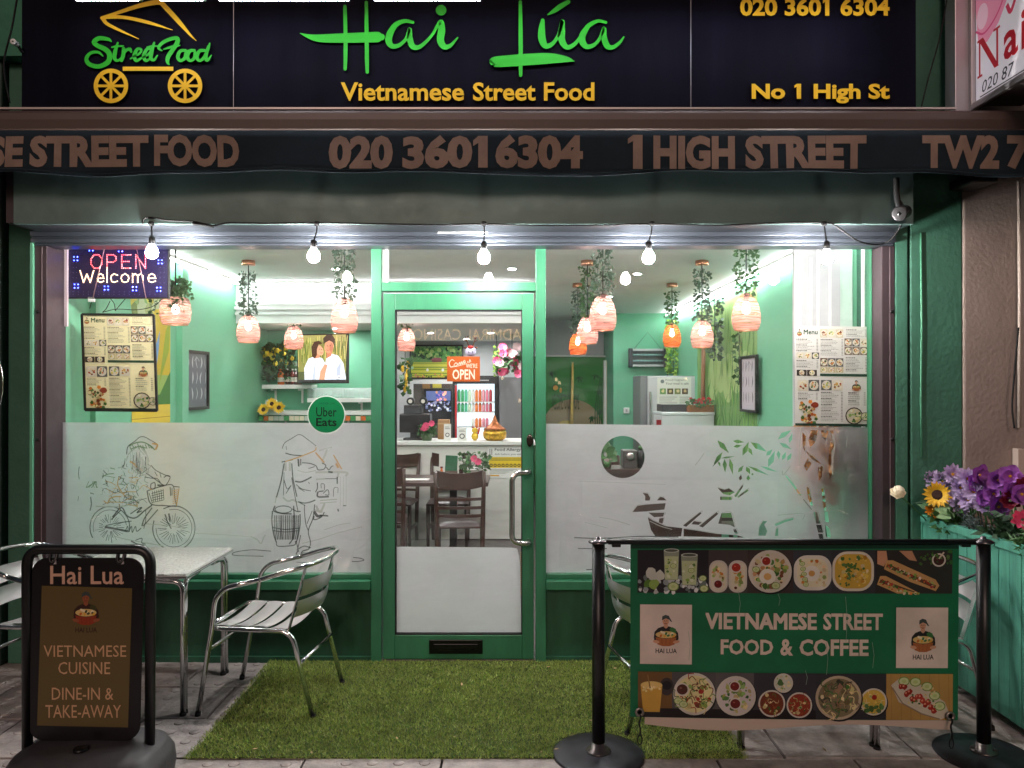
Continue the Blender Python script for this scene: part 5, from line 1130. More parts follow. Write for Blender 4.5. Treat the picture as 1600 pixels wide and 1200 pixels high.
def pendant(label, x, d, zb, zt, w, wire, z_ivy, squat=False, seed=0, rx=None):
    y = YW(d); t = thing('pendant_lamp', label, 'pendant lamp', (x,y,zb), 0, 'wire pendant lamps with ivy'); rr = random.Random(seed); h = zt-zb; c = (x,y,zb)
    pr = [(.80,0),(.90,.06),(.98,.2),(1.0,.36),(.94,.54),(.80,.72),(.58,.87),(.34,.97),(.13,1.0)] if not squat else [(.80,0),(.93,.12),(1,.35),(1,.6),(.95,.8),(.84,.97),(.72,1.0)]
    m = MB(); m.shell([(r*w/2, z*h) for r, z in pr], c, 30); sh = part('shade', m, wire, t)
    m = MB(); m.tube([(x+.80*w/2*cos(2*pi*k/28), y+.80*w/2*sin(2*pi*k/28), zb) for k in range(28)], .0035, 6, True); part('shade_ring', m, COP, sh)
    bz = zb+h*.55; m = MB(); m.ball((x,y,bz), .024, sc=(1,1,1.15)); m.cyl((x,y,bz+.033),(x,y,bz+.05),.014,n=10); part('bulb', m, PB, t)
    ct = zt if not squat else zb+h*.9
    m = MB(); m.cyl((x,y,bz+.05),(x,y,ct),.016,n=10); m.cyl((x,y,ct),(x,y,ZC),.0045,n=6); part('cord', m, BLACK, t)
    m = MB(); m.lathe([(0,ZC-.038),(.052,ZC-.038),(.054,ZC-.034),(.054,ZC-.0005)], (x,y,0), 22); part('ceiling_rose', m, COP, t)
    m = MB()
    if squat:
        for k in range(26):
            a = rr.random()*6.28; q = rr.uniform(.05,.17); P_ = catmull([(x,y,zt-.03),(x+q*.6*cos(a),y+q*.6*sin(a),zt+rr.uniform(.04,.14)),(x+q*cos(a),y+q*sin(a),zt+rr.uniform(-.12,.12))],4)
            m.tube(P_,.0013,4)
            for p_ in P_[2:]: ivy(m, (p_.x,p_.y), p_.z-.012, p_.z+.012, .016, 3, rr, .95)
    else:
        L_ = z_ivy-zt; ivy(m, c, zt-.01, z_ivy, rx or .065, int(L_*600), rr)
        for k in range(4): a = rr.random()*6.28; m.tube(catmull([(x+.02*cos(a),y+.02*sin(a),z_ivy),(x+.05*cos(a+1),y+.05*sin(a+1),(zt+z_ivy)/2),(x+.04*cos(a+2),y+.04*sin(a+2),zt)],5),.0016,4)
    part('ivy', m, IVY[seed % 2], t); return t
R1, R2, R3 = 5.15, 6.34, 7.75
def pz(py, d): return wz(py, d)
def PX(px, d): return wx(px, d)
Pd = [(274,507,465,46,R1,WIRE,0,True,'squat pink wire pendant lamp with trailing ivy beside the led open sign'),
      (388,535,491,36,R2,WIRE,424,False,'pink wire pendant lamp on the left near the picture frame'),
      (459,545,508,30,R3,WIRE,452,False,'small pink wire pendant lamp hanging before the lemon tree'),
      (538,519,465,42,R1,WIRE,380,False,'large pale wire pendant lamp left of the green door post'),
      (635,548,511,28,R3,WIRE,456,False,'small pink wire pendant lamp seen through the door glass'),
      (942,516,459,42,R1,WIRE,378,False,'largest pink pendant lamp of the overlapping three by the door post'),
      (918,537,493,34,R2,WIRE,418,False,'middle pink pendant lamp of the overlapping three'),
      (903,554,519,28,R3,WIRE_O,452,False,'glowing orange pendant lamp, smallest of the overlapping three'),
      (1050,542,505,28,R3,WIRE_O,454,False,'orange pendant lamp above the fridge and fly killer'),
      (1097,543,499,35,R2,WIRE,420,False,'pink pendant lamp before the bamboo mural'),
      (1166,516,458,44,R1,WIRE,378,False,'large pink pendant lamp nearest the white panelled board')]
for i, (px, yb, yt, w, d, wm, yi, sq, lab) in enumerate(Pd): pendant(lab, PX(px,d), d, pz(yb,d), pz(yt,d), w*d/FOC, wm, min(pz(yi,d),ZC-.05) if yi else 0, sq, i, .07 if d < 6 else .062)

# ------------------------------------------------------------------ things in and on the left window
dO = 4.70
ls = thing('open_sign', 'led board in the left window reading open and welcome in dots', 'led sign', tuple(W(184,424,dO)))
q0, q1 = W(107,382,dO), W(262,465,dO); tl = .012
m = MB(); m.box(q0.x,q1.x,q0.y,q0.y+.02,q1.z,q0.z-.004); part('board', m, mat('led_board', (24,14,58), .35, spec=.6), ls, .003)
m = MB()
for a in ((q0.x-.006,q0.x),(q1.x,q1.x+.006)): m.box(a[0],a[1],q0.y-.006,q0.y+.022,q1.z-.006,q0.z)
m.box(q0.x,q1.x,q0.y-.006,q0.y+.022,q1.z-.006,q1.z); part('edge_frame', m, BLACK, ls)
def dots(pts, r, mt, name):
    m = MB(); 
    for (u, v) in pts: p = W(u, v, dO-.003); m.lathe([(r,0),(r*.8,r*.7),(0,r)], p, 6, Matrix.Rotation(radians(90),3,'X'))
    return part(name, m, mt, ls)
def sample(poly, st):
    out = []
    for a, b in zip(poly, poly[1:]):
        n = max(1, int(round(math.hypot(b[0]-a[0], b[1]-a[1])/st)))
        out += [(a[0]+(b[0]-a[0])*k/n, a[1]+(b[1]-a[1])*k/n) for k in range(n)]
    return out+[poly[-1]]
LET = {'O':[[(.3,0),(.7,0),(1,.3),(1,.7),(.7,1),(.3,1),(0,.7),(0,.3),(.3,0)]],'P':[[(0,1),(0,0),(.7,0),(1,.15),(1,.4),(.7,.55),(0,.55)]],'E':[[(1,0),(0,0),(0,1),(1,1)],[(0,.5),(.8,.5)]],'N':[[(0,1),(0,0),(1,1),(1,0)]],
       'W':[[(0,0),(.25,1),(.5,.3),(.75,1),(1,0)]],'e':[[(0,.55),(1,.55),(.85,.2),(.5,.05),(.15,.2),(0,.55),(.15,.9),(.5,1),(.95,.88)]],'l':[[(.5,-.6),(.5,1)]],'c':[[(1,.2),(.5,.05),(.1,.25),(0,.55),(.15,.9),(.5,1),(1,.88)]],'o':[[(.5,.05),(.9,.25),(1,.55),(.85,.9),(.5,1),(.15,.9),(0,.55),(.1,.25),(.5,.05)]],'m':[[(0,1),(0,.05)],[(0,.3),(.25,.05),(.5,.25),(.5,1)],[(.5,.25),(.78,.05),(1,.3),(1,1)]]}
red = []; whi = []
for ch_, x, w in (('O',142,17),('P',167,14),('E',190,14),('N',212,15)):
    for pl_ in LET[ch_]: red += sample([(x+a*w, 398+b*21) for a, b in pl_], 2.6)
for ch_, x, w, y, h in (('W',125,21,423,18),('e',152,10,427,14),('l',165,4,427,14),('c',173,10,427,14),('o',189,12,427,14),('m',207,16,427,14),('e',231,12,427,14)):
    for pl_ in LET[ch_]: whi += sample([(x+a*w, y+b*h) for a, b in pl_], 2.3)
dots(red, .0034, glow('red_led', (1.0,.012,.03), 5), 'red_lettering'); dots(whi, .0037, glow('warm_led', (1.0,.62,.30), 3.6), 'white_lettering')
blu = [(x+a*4.5, y+b*4.5) for x, y in ((118,404),(142,389),(188,390),(250,409),(119,447),(166,450),(210,451),(248,452)) for a in (-.6,.6) for b in (-.6,.6)]
dots(blu, .0040, glow('blue_led', (.015,.05,1.0), 14), 'blue_led_cluster')
dim = [(x, y) for x in range(114,258,8) for y in (386,456,460)]+[(x, y) for x in (114,119,250,256) for y in range(394,452,8)]
dots(dim, .0016, mat('unlit_led', (170,160,190), .3), 'unlit_led_border')
m = MB(); 
for a, b in (((164,383),(145,466)),((212,383),(228,466))): m.tube([W(*a,dO-.012),W(*b,dO-.012)], .0028, 6)
part('hanging_chain', m, mat('chain_pink', (214,170,176), .35, .6), ls)
m = MB(); p = W(143,467,dO); m.box(p.x-.02,p.x+.016,p.y-.005,p.y+.012,p.z-.018,p.z+.01); part('switch_box', m, WHITE, ls)
m = MB()
for ks in (((170,464),(178,474),(180,486)),((196,466),(186,478),(180,485)),((255,466),(240,478),(215,484),(182,483),(160,488)),((172,470),(166,482),(160,488)),((143,471),(140,482))): m.tube(catmull([W(*k,dO+.006) for k in ks],6), .0022, 5)
part('cable', m, RUBBER, ls)
m = MB(); m.box(wx(100,4.69),wx(106,4.69),.03,.045,wz(510,4.69),wz(384,4.69)); solo('window_trim_strip', m, mat('pink_white_plastic', (226,200,206), .4), 'slim pink white plastic strip at the left edge of the left window', 'trim strip')

def menu_art(c, sc, bgc, P):
    """the printed menu; P(a, b) maps 0..1 across and 0..1 down"""
    rr = random.Random(21); foods = [(NOOD,HERB,MEAT,CARR),(MEAT,CHIL,NOOD,(206,150,70)),(LETT,HERB,EGG,NOOD)]
    def R(a0, b0, a1, b1, col): c.poly([P(a0,b0),P(a1,b0),P(a1,b1),P(a0,b1)], col)
    def ph(a0, b0, a1, b1, n, base=None):
        w = (a1-a0)/n
        for i in range(n):
            x = a0+w*i; base_ = base or rr.choice(((120,100,84),(206,196,170),(170,140,100),(90,90,88),(216,206,186))); R(x+.003,b0,x+w-.003,b1,base_)
            cx, cy = x+w/2, (b0+b1)/2; r = min(w*.42,(b1-b0)*.62)
            c.poly([P(cx+r*cos(k*.5236),cy+r*.74*sin(k*.5236)) for k in range(12)], (226,216,196)); pal = foods[rr.randrange(3)]
            for k in range(14):
                a = rr.random()*6.28; q = r*.72*math.sqrt(rr.random()); s = r*rr.uniform(.12,.26); u, v = cx+q*cos(a), cy+q*.74*sin(a); c.poly([P(u+s*cos(j*1.26+k),v+s*.74*sin(j*1.26+k)) for j in range(5)], jit(rr.choice(pal),rr))
    def lines(a0, b0, a1, b1, n):
        for i in range(n):
            v = b0+(b1-b0)*i/n; hd = i % 4 == 0; x = a0
            while x < a0+(a1-a0)*(.45 if hd else rr.uniform(.5,.85)):
                w = rr.uniform(.008,.026); R(x,v,x+w,v+(b1-b0)/n*(.5 if hd else .36),(70,70,66) if hd else (150,148,140)); x += w+.006
            R(a1-.028,v,a1-.004,v+(b1-b0)/n*.38,(130,128,120))
    R(0,0,1,1,bgc)
    c.text('Menu', *P(.12,.085), *P(.31,.035), (34,74,50), .02)
    x0, y0 = P(.025,.03); x1, y1 = P(.10,.10); chef(c, x0, y0, x1, y1, False)
    ph(.34,.03,.66,.115,3); lines(.70,.03,.98,.11,7)
    lines(.02,.13,.32,.26,9); lines(.35,.13,.66,.30,12); ph(.67,.12,.99,.20,3); ph(.67,.205,.99,.285,3); ph(.02,.265,.33,.33,3); ph(.34,.32,.66,.405,3); ph(.34,.41,.66,.465,3,(196,180,140)); lines(.69,.31,.98,.46,10)
    lines(.02,.345,.32,.43,6); ph(.02,.44,.30,.50,2,(60,50,44)); R(.34,.475,.995,.5,(30,70,52)); R(.0,.508,1,.512,(226,222,206))
    ph(.03,.54,.33,.65,2); ph(.35,.54,.65,.64,2); lines(.04,.67,.31,.75,6); lines(.35,.66,.65,.96,20)
    x0, y0 = P(.76,.535); x1, y1 = P(.90,.645); chef(c, x0, y0, x1, y1, False); lines(.72,.66,.96,.80,7)
    for (a, b, r, n) in ((.17,.81,.13,26),(.20,.92,.13,30),(.80,.895,.12,26),(.95,.90,.06,12)):
        pal = foods[0] if a < .5 else (LETT,NOOD,(226,216,196),HERB)
        if a > .5: c.poly([P(a+r*cos(k*.393),b+r*.72*sin(k*.393)) for k in range(16)], (70,60,48)); c.poly([P(a+r*.86*cos(k*.393),b+r*.62*sin(k*.393)) for k in range(16)], (214,204,176))
        for k in range(n):
            t_ = rr.random()*6.28; q = r*.8*math.sqrt(rr.random()); s = r*rr.uniform(.12,.24); u, v = a+q*cos(t_), b+q*.6*sin(t_); c.poly([P(u+s*cos(j*1.26+k),v+s*.7*sin(j*1.26+k)) for j in range(5)], jit(rr.choice(pal),rr))
    c.poly([P(.27+.05*cos(k*.5),.79+.03*sin(k*.5)) for k in range(12)], (150,60,40)); R(.0,.975,1,1,(34,60,46))
t = thing('menu_poster', 'cream menu poster in a thin black frame, slightly tilted, under the led sign', 'poster', tuple(W(184,565,4.69)))
c = front_canvas(4.685, 4e-6)
def PL(a, b): return (128+112*a+5.5*b, 491+150*b+1.0*a)
menu_art(c, 1, (226,212,168), PL); part('menu_print', c, print_mat('menu_paper_lit', .5, through=.3), t)
m = MB()
for A_, B_ in (((0,0),(1,0)),((1,0),(1,1)),((1,1),(0,1)),((0,1),(0,0))): m.beam(W(*PL(*A_),4.683),W(*PL(*B_),4.683),.013,.012,(0,1,0))
part('frame', m, BLACK, t)
t = thing('menu_poster', 'white unframed menu poster taped inside the right window', 'poster', tuple(W(1298,586,4.68)))
c = front_canvas(4.676, 4e-6)
def PR(a, b): return (1242+115*a, 509+156*b+1.5*a)
menu_art(c, 1, (216,212,206), PR); part('menu_print', c, print_mat('menu_paper_lit', .5, through=.3), t)
t = thing('delivery_sticker', 'round green delivery sticker on the left window glass', 'sticker', tuple(W(510,648,4.645)))
c = front_canvas(4.645, 2e-5); c.ell(510,648,29.5,29.5,(214,224,216),40); c.ell(510,648,28.3,28.3,(10,112,66),40)
c.text('ORDER ON',498,632,523,629,(8,60,38)); c.text('Uber',494,651,526,636,(12,16,14),.006); c.text('Eats',494,666,526,653,(12,16,14),.018); part('sticker_face', c, PRINT_G, t)

# open card and reindeer on the door glass
t = thing('open_card', 'orange card on the door glass inviting people in', 'sign', tuple(W(725,576,4.665)))
c = front_canvas(4.662, 2e-5); c.rect(698.5,557,750,596,(196,92,30)); c.text('OPEN',707,593,742,577,(236,226,206),.02); c.text("WE'RE",728,575,746,568,(236,226,206),.012)
for keys in ([(710,564,.5),(706,562,.6),(702,567,.7),(704,573,.6),(709,572,.4)],[(709,571,.4),(712,567,.6),(715,569,.6),(712,572,.5),(709,571,.4)],[(716,571,.4),(718,566,.5),(719,570,.5),(721,565,.5),(722,569,.5),(724,564,.5)],[(724,568,.4),(727,565,.5),(725,563,.4),(725,568,.4),(728,566,.3)],[(731,564,.5),(731,567,.5)],[(733,567,.5),(734,562,.5),(736,566,.5)],[(704,574,.3),(715,572,.4),(730,568,.3)]): c.curve(keys,(236,226,206))
part('card_face', c, PRINT, t)
t = thing('reindeer_ornament', 'small pale reindeer head ornament with antlers above the open card', 'ornament', tuple(W(735,550,4.67)))
q = W(735.5,549,4.69); m = MB(); m.ball(q, .034, sc=(1,.6,.9)); part('head', m, mat('pale_lilac_plush', (196,190,220), .8), t)
m = MB(); m.ball(q+Vector((0,-.018,.026)), .014, sc=(1.3,.6,.6)); part('red_nose', m, CHIL_ := mat('red_felt', (190,40,40), .8), t)
m = MB()
for sx in (-1,1):
    m.tube(catmull([q+Vector((sx*.012,0,.03)),q+Vector((sx*.022,0,.06)),q+Vector((sx*.034,0,.09))],4),.0035,6); m.tube([q+Vector((sx*.022,0,.06)),q+Vector((sx*.042,0,.068))],.003,6); m.tube([q+Vector((sx*.027,0,.075)),q+Vector((sx*.014,0,.095))],.003,6); m.ball(q+Vector((sx*.03,0,.022)),.010,8,5,(1.4,.5,.7))
part('antlers', m, mat('antler_brown', (90,50,34), .8), t)
m = MB()
for sx in (-1,1): m.ball(q+Vector((sx*.012,-.019,-.004)),.004,8,5)
part('eyes', m, BLACK, t)
# white panelled board behind the right poster
t = thing('panelled_board', 'white panelled shutter board fixed behind the right menu poster', 'board', (1.95,.3,1.12))
yb = YW(4.95); x0, x1 = wx(1241,4.95), wx(1313,4.95); m = MB(); m.box(x0,x1,yb,yb+.03,1.12,2.695); part('board', m, mat('aged_white_panel', (186,186,188), .5, var=(4,.06)), t)
m = MB(); a, b = wx(1253,4.94), wx(1267,4.94); 
for (u0, u1, z1) in ((1252,1266,wz(402,4.94)),(1280,1296,2.66)):
    a, b = wx(u0,4.94), wx(u1,4.94)
    for s0, s1 in ((a-.012,a),(b,b+.012)): m.box(s0,s1,yb-.012,yb-.0005,1.14,z1)
    m.beam((a-.01,yb-.006,z1),(b+.01,yb-.006,z1+.035),.012,.012,(0,1,0))
part('panel_moulding', m, WHITE, t)
m = MB(); m.box(x1+.001,2.2,yb+.01,yb+.04,1.12,2.695); part('return_panel', m, mat('pale_mint_panel', (190,214,200), .5), t)
m = MB(); xx = wx(1349,4.85); m.cyl((xx,YW(4.85),.0),(xx,YW(4.85),2.68),.012,n=10); solo('heating_pipe', m, WHITE, 'white vertical pipe inside the right end of the window', 'pipe')

# ------------------------------------------------------------------ left wall: mural, picture; back: television, shelves
def side_canvas(left, x, step=2e-5): return Canvas((x,0,0),(0,1,0),(0,0,1),(1,0,0) if left else (-1,0,0), step)
t = thing('hills_mural', 'yellow and green countryside mural on the left wall behind the menu poster', 'mural', (XL+.01,1.2,1.6))
c = side_canvas(True, XL+.002, 2e-5); y0, y1 = .88, 1.50; rr = random.Random(8)
c.rect(y0,.6,y1,2.38,(150,180,90)); c.rect(y0,1.9,y1,2.38,(176,190,150))
for k in range(40): blob(c, rr.uniform(y0,y1), rr.uniform(2.05,2.38), rr.uniform(.03,.08), jit(rr.choice(((120,150,80),(170,180,120),(196,190,70))),rr), rr)
c.fill([(y0,1.75),(y0+.2,2.0),(y0+.36,2.25),(y1,2.3),(y1,1.75)], (206,180,40)); c.fill([(y0+.2,1.55),(y0+.34,1.65),(y0+.42,1.95),(y0+.44,2.1),(y0+.30,1.85),(y0+.2,1.7)], (110,160,210)); c.fill([(y0+.3,1.58),(y0+.44,1.6),(y1,1.78),(y1,1.5),(y0+.3,1.5)], (60,120,40)); c.fill([(y0+.42,1.66),(y1-.02,1.95),(y1,2.2),(y1-.08,2.1)], (150,170,40))
c.rect(y0,.6,y1,1.52,(218,190,60)); 
for k in range(7): c.rect(y0,1.42-.05*k,y1,1.425-.05*k,(150,120,30))
c.rect(y0+.1,1.02,y0+.42,1.12,(236,226,150)); c.rect(y0+.2,1.0,y0+.4,1.1,(150,110,60))
for k in range(60): blob(c, rr.uniform(y0,y1), rr.uniform(.9,1.18), rr.uniform(.02,.05), jit(rr.choice(((60,120,50),(90,150,60),(206,120,60),(226,214,150))),rr), rr)
part('painted_panel', c, PRINT, t)
def side_frame(label, left, ya, yb_, za, zb_, seed, dark):
    x = XL+.003 if left else XR-.033; s = 1 if left else -1; t = thing('picture_frame', label, 'picture', (x,(ya+yb_)/2,za))
    m = MB(); 
    for (p0, p1, q0, q1) in ((ya,ya+.025,za,zb_),(yb_-.025,yb_,za,zb_),(ya+.025,yb_-.025,za,za+.025),(ya+.025,yb_-.025,zb_-.025,zb_)): m.box(x,x+s*.03,p0,p1,q0,q1)
    part('frame', m, BLACK, t, .002)
    c = side_canvas(left, x+s*.012); c.rect(ya+.02,za+.02,yb_-.02,zb_-.02,(96,100,108) if dark else (206,196,206)); rr = random.Random(seed); ink = (190,192,196) if dark else (70,66,72)
    for r in range(3):
        for k in range(5):
            yy = ya+.06+(yb_-ya-.12)*k/4; zz = za+.09+(zb_-za-.24)*r/2; c.curve([(yy+rr.uniform(-.015,.015),zz,.003),(yy+rr.uniform(-.02,.02),zz+.05,.012 if k % 2 else .006),(yy+rr.uniform(-.015,.015),zz+.1,.003)], ink, 4)
    c.curve([((ya+yb_)/2-.05,zb_-.09,.003),((ya+yb_)/2,zb_-.06,.003),((ya+yb_)/2+.05,zb_-.09,.003)], ink); part('picture_print', c, PRINT_G, t)
side_frame('black framed grey herb chart on the left mint wall', True, 1.73+.02, 2.23, 1.46, 1.97, 3, True)
side_frame('black framed white herb chart on the right mint wall', False, YW(6.93), YW(7.42), 1.42, 1.95, 4, False)

dT = 8.2
tv = thing('television', 'flat television on a wall arm showing a couple in a field', 'television', tuple(W(508,558,dT)))
k_ = dT/FOC
TVF = lambda u, v: (436+111*u, 523+3*u+(62+14*u)*v+8*(1-u)*0)   # screen corners in the photo, near edge on the right
O_ = W(466,597,dT+.05); ux = Vector((.55,-.17,0)); 
c = Canvas(O_, ux, Vector((0,0,.50)), Vector((-.17,-.5,0)).normalized(), 3e-5)
A_ = lambda pts: pts
c.rect(0,0,1,1,(122,118,60)); rr = random.Random(6)
for k in range(60): x = rr.random(); c.line([(x,rr.uniform(.4,.7)),(x+rr.uniform(-.05,.05),rr.uniform(.8,1))], .008, jit(rr.choice(((150,140,80),(90,110,40),(70,90,36),(180,160,100))),rr))
c.rect(0,0,1,.22,(70,74,40)); c.rect(0,.86,1,1,(150,140,80))
for k in range(70): x = rr.random(); c.line([(x,rr.uniform(.3,.6)),(x+rr.uniform(-.03,.03),rr.uniform(.75,1))], .006, jit(rr.choice(((170,160,90),(110,120,50),(86,90,44),(190,176,110))),rr))
c.fill([(.58,.0),(.55,.3),(.60,.52),(.70,.60),(.84,.56),(.95,.40),(1,.1),(1,0)], (200,202,214)); c.fill([(.80,0),(.82,.3),(.90,.42),(.88,.1),(.86,0)], (160,164,184))
c.fill([(.14,0),(.13,.30),(.22,.50),(.38,.56),(.52,.50),(.60,.34),(.64,0)], (206,206,216)); c.fill([(.30,0),(.34,.3),(.38,.45),(.36,.2),(.38,0)], (168,172,190))
c.fill([(.60,.50),(.70,.56),(.72,.68),(.60,.68)], (176,108,82)); c.ell(.655,.755,.095,.15,(196,130,102),22,-.15); c.ell(.70,.73,.04,.10,(170,104,80),14); c.fill([(.54,.80),(.53,.93),(.60,1.0),(.72,1.0),(.78,.90),(.76,.76),(.73,.84),(.66,.88),(.58,.84)], (52,32,26))
c.fill([(.34,.50),(.46,.52),(.46,.62),(.36,.62)], (190,126,98)); c.ell(.45,.68,.078,.125,(206,146,118),22,.5); c.fill([(.30,.54),(.28,.74),(.34,.86),(.44,.88),(.52,.82),(.44,.80),(.40,.70),(.40,.58),(.36,.50)], (66,36,28))
for a, b in ((.62,.765),(.675,.77)): c.ell(a,b,.013,.008,(40,26,24),8)
for a, b in ((.455,.70),(.495,.69)): c.ell(a,b,.012,.007,(44,28,26),8)
c.curve([(.60,.685,.003),(.63,.672,.006),(.665,.685,.003)],(150,60,54)); c.curve([(.465,.625,.003),(.49,.615,.006),(.515,.628,.003)],(160,60,60)); c.curve([(.645,.76,.003),(.632,.72,.005),(.645,.715,.003)],(160,96,76))
c.fill([(.44,0),(.47,.22),(.56,.38),(.62,.36),(.58,.2),(.55,0)], (200,138,110)); c.rect(0,0,1,.05,(44,40,44)); c.ell(.86,.10,.055,.035,(232,232,232),16); c.ell(.86,.10,.03,.012,(90,90,100),10)
part('screen', c, print_mat('tv_picture', .3, .9), tv)
Mx = Matrix((ux.normalized(), Vector((.17,.5,0)).normalized(), Vector((0,0,1)))).transposed()
m = MB(); m.obox(O_+ux*.5+Vector((.17,.5,0)).normalized()*.022+Vector((0,0,.25)), (ux.length+.03,.04,.53), Mx); part('casing', m, BLACK, tv, .004)
m = MB(); cc_ = O_+ux*.5+Vector((0,.06,.3)); m.beam(cc_, Vector((cc_.x-.1,YLW,cc_.z)), .05,.05); m.box(cc_.x-.2,cc_.x,YLW-.03,YLW,cc_.z-.15,cc_.z+.15); part('wall_arm', m, BLACK, tv)
def shelf(label, px0, px1, py, d, th=.045):
    t = thing('wall_shelf', label, 'shelf', tuple(W(px0,py,d)), 0, 'white shelves on the back wall'); q0, q1 = W(px0,py,d), W(px1,py,d)
    m = MB(); m.box(q0.x,q1.x,q0.y,YLW-.001,q0.z-th,q0.z); part('board', m, WHITE, t, .002)
    m = MB()
    for k in (.15,.7): x = q0.x+(q1.x-q0.x)*k; m.box(x-.01,x+.01,YLW-.15,YLW-.001,q0.z-th-.02,q0.z-th-.001); m.box(x-.01,x+.01,YLW-.02,YLW-.001,q0.z-th-.16,q0.z-th-.021)
    part('bracket', m, WHITE, t); return q0.z
z1_ = shelf('white shelf carrying the lemon tree and sauce bottles', 409,487,601,8.36); z2_ = shelf('white shelf carrying rows of drinking glasses', 480,590,622,8.30); z3_ = shelf('lowest white shelf behind the sunflowers', 405,590,642,8.26)
BOTC = [mat('orange_sauce', (214,100,20), .25), mat('dark_sauce', (60,24,20), .2), mat('red_sauce', (110,30,24), .2)]; LAB = mat('paper_label', (220,214,204), .6)
def bottle(label, px, d, z, h, r, mt, cap):
    p = W(px,600,d); t = thing('sauce_bottle', label, 'bottle', (p.x,p.y,z), 0, 'sauce bottles on the shelf'); c_ = (p.x,p.y,z)
    m = MB(); m.lathe([(r,0),(r,h*.6),(r*.8,h*.72),(r*.35,h*.82),(r*.33,h*.94)], c_, 14); part('glass_body', m, mt, t)
    m = MB(); m.lathe([(r*.42,h*.9),(r*.42,h),(0,h)], c_, 12); part('cap', m, cap, t)
    m = MB(); m.shell([(r*1.02,h*.18),(r*1.02,h*.46)], c_, 14); part('paper_label', m, LAB, t)
bottle('orange sauce bottle at the left of the shelf row', 439, 8.40, z1_, .17, .037, BOTC[0], BOTC[0])
for i, px in enumerate((449,457,462,468)): bottle('dark sauce bottle, '+('first right of the orange bottle','second right of the orange bottle','third right of the orange bottle','rightmost on the shelf')[i], px, 8.44, z1_, .175, .028, BOTC[1+i % 2], WHITE)
bx_ = thing('lemon_tree', 'small lemon tree full of yellow fruit on the left shelf', 'plant', tuple(W(434,600,8.48))); p = W(436,560,8.48); rr = random.Random(3)
m = MB(); ivy(m, (p.x,p.y), p.z-.24, p.z+.17, .17, 420, rr, 2.0); part('foliage', m, mat('lemon_leaf', (44,84,44), .45, var=(30,.3)), bx_)
for k in range(24):
    a = rr.random()*6.28; q = .17*math.sqrt(rr.random()); m = MB(); m.ball((p.x+q*cos(a),p.y-abs(q*sin(a))*.9,p.z+rr.uniform(-.06,.14)), .026, 10, 6, (1,1,1.15)); part('lemon', m, mat('lemon_skin', (232,204,60), .4), bx_)
m = MB(); m.cyl((p.x,p.y,z1_),(p.x,p.y,p.z),.012,n=8); part('trunk', m, mat('bark', (80,60,44), .8), bx_)
CLR = sheet_mat('drinking_glass', (225,235,232), .5, .8)
g0 = None
for i in range(24):
    px = 484+ (i % 12)*8.4+(3 if i > 11 else 0); d = 8.36 if i < 12 else 8.46; q = W(px,622,d)
    lab = 'clear drinking glass in the rows on the glass shelf'
    if g0 is None:
        m = MB(); m.shell([(.020,0),(.026,.03),(.028,.11),(.025,.11),(.022,.01),(0,.008)], (0,0,0), 12); g0 = solo('drinking_glass', m, CLR, lab, 'glass', 'drinking glasses on the shelf'); g0.matrix_basis = Matrix.Translation((q.x,q.y,z2_+.001))
    else: copy_thing(g0, (q.x,q.y,z2_+.001), 0, lab)
for i, (px, py) in enumerate(((412,640),(425,631),(436,637))):
    flower('sunflower','artificial sunflower on the low shelf, '+('left','top','right')[i]+' of the three','sunflower',tuple(W(px,py,8.1)),(.1*(i-1),-1,.2),.068,16,YEL,((1,.15),(.8,.3)),.15,.42,0,'sunflowers on the shelf',Vector((W(424,650,8.3).x,YW(8.3),z3_)))
m = MB(); q = W(424,650,8.2); m.lathe([(.05,0),(.07,.05),(.06,.12),(.05,.12)], (q.x,q.y,z3_+.0), 14); solo('flower_vase', m, WHITE, 'small white vase holding the shelf sunflowers', 'vase')
c = Canvas((wx(404,8.25),YW(8.25),z3_-.105),(1,0,0),(0,0,1),(0,-1,0),3e-5); rr = random.Random(4)
for k in range(22): x = k*.055; c.rect(x,.0,x+.05,.05,rr.choice(((226,214,190),(70,150,90),(206,110,50),(190,200,190),(120,160,120))))
solo('packet_row', c, PRINT, 'row of small coloured packets along the lowest shelf edge', 'packets')
t = thing('wall_counter', 'white service counter under the back wall shelves', 'counter', (-2.0,3.4,0)); m = MB(); m.box(-2.7,-1.5,3.36,YLW-.002,.02,.95); part('cabinet', m, WHITE, t); m = MB(); m.box(-2.72,-1.48,3.33,YLW-.002,.951,.99); part('worktop', m, WALNUT, t)

# ------------------------------------------------------------------ through the door: counter, till, fridge, paintings
dC = 8.27; yC = YW(dC)
ct = thing('service_counter', 'white service counter facing the door with pale top', 'counter', (-.6,yC,0))
m = MB(); m.box(-1.42,.22,yC,yC+.5,.02,1.03); part('front', m, mat('counter_white', (214,212,208), .45, var=(3,.03)), ct)
m = MB(); m.box(-1.45,.25,yC-.04,yC+.55,1.031,1.07); part('worktop', m, WHITE, ct, .004); TOP = 1.0705
t = thing('allergy_notice', 'food allergy notice with a yellow band on the counter front', 'notice', tuple(W(790,720,dC-.01))); c = front_canvas(dC-.006, 2e-5)
c.rect(762,697,816,747,(226,226,224)); c.text('Food Allergy',773,706,814,700,(24,24,26),.012); c.text('Ask before you eat',773,712,814,708,(60,60,60)); c.rect(764,714,816,731,(230,196,30)); 
for k in range(3): c.rect(766,715.5+k*1.7,814,716.3+k*1.7,(130,110,20))
for k in range(8): c.ell(767.5+k*6.2,727,2.6,2.6,(40,36,14),12); c.ell(767.5+k*6.2,727,1.3,1.3,(230,196,30),6)
for k in range(4): c.rect(765,733+k*2,808-k*6,733.8+k*2,(150,150,146))
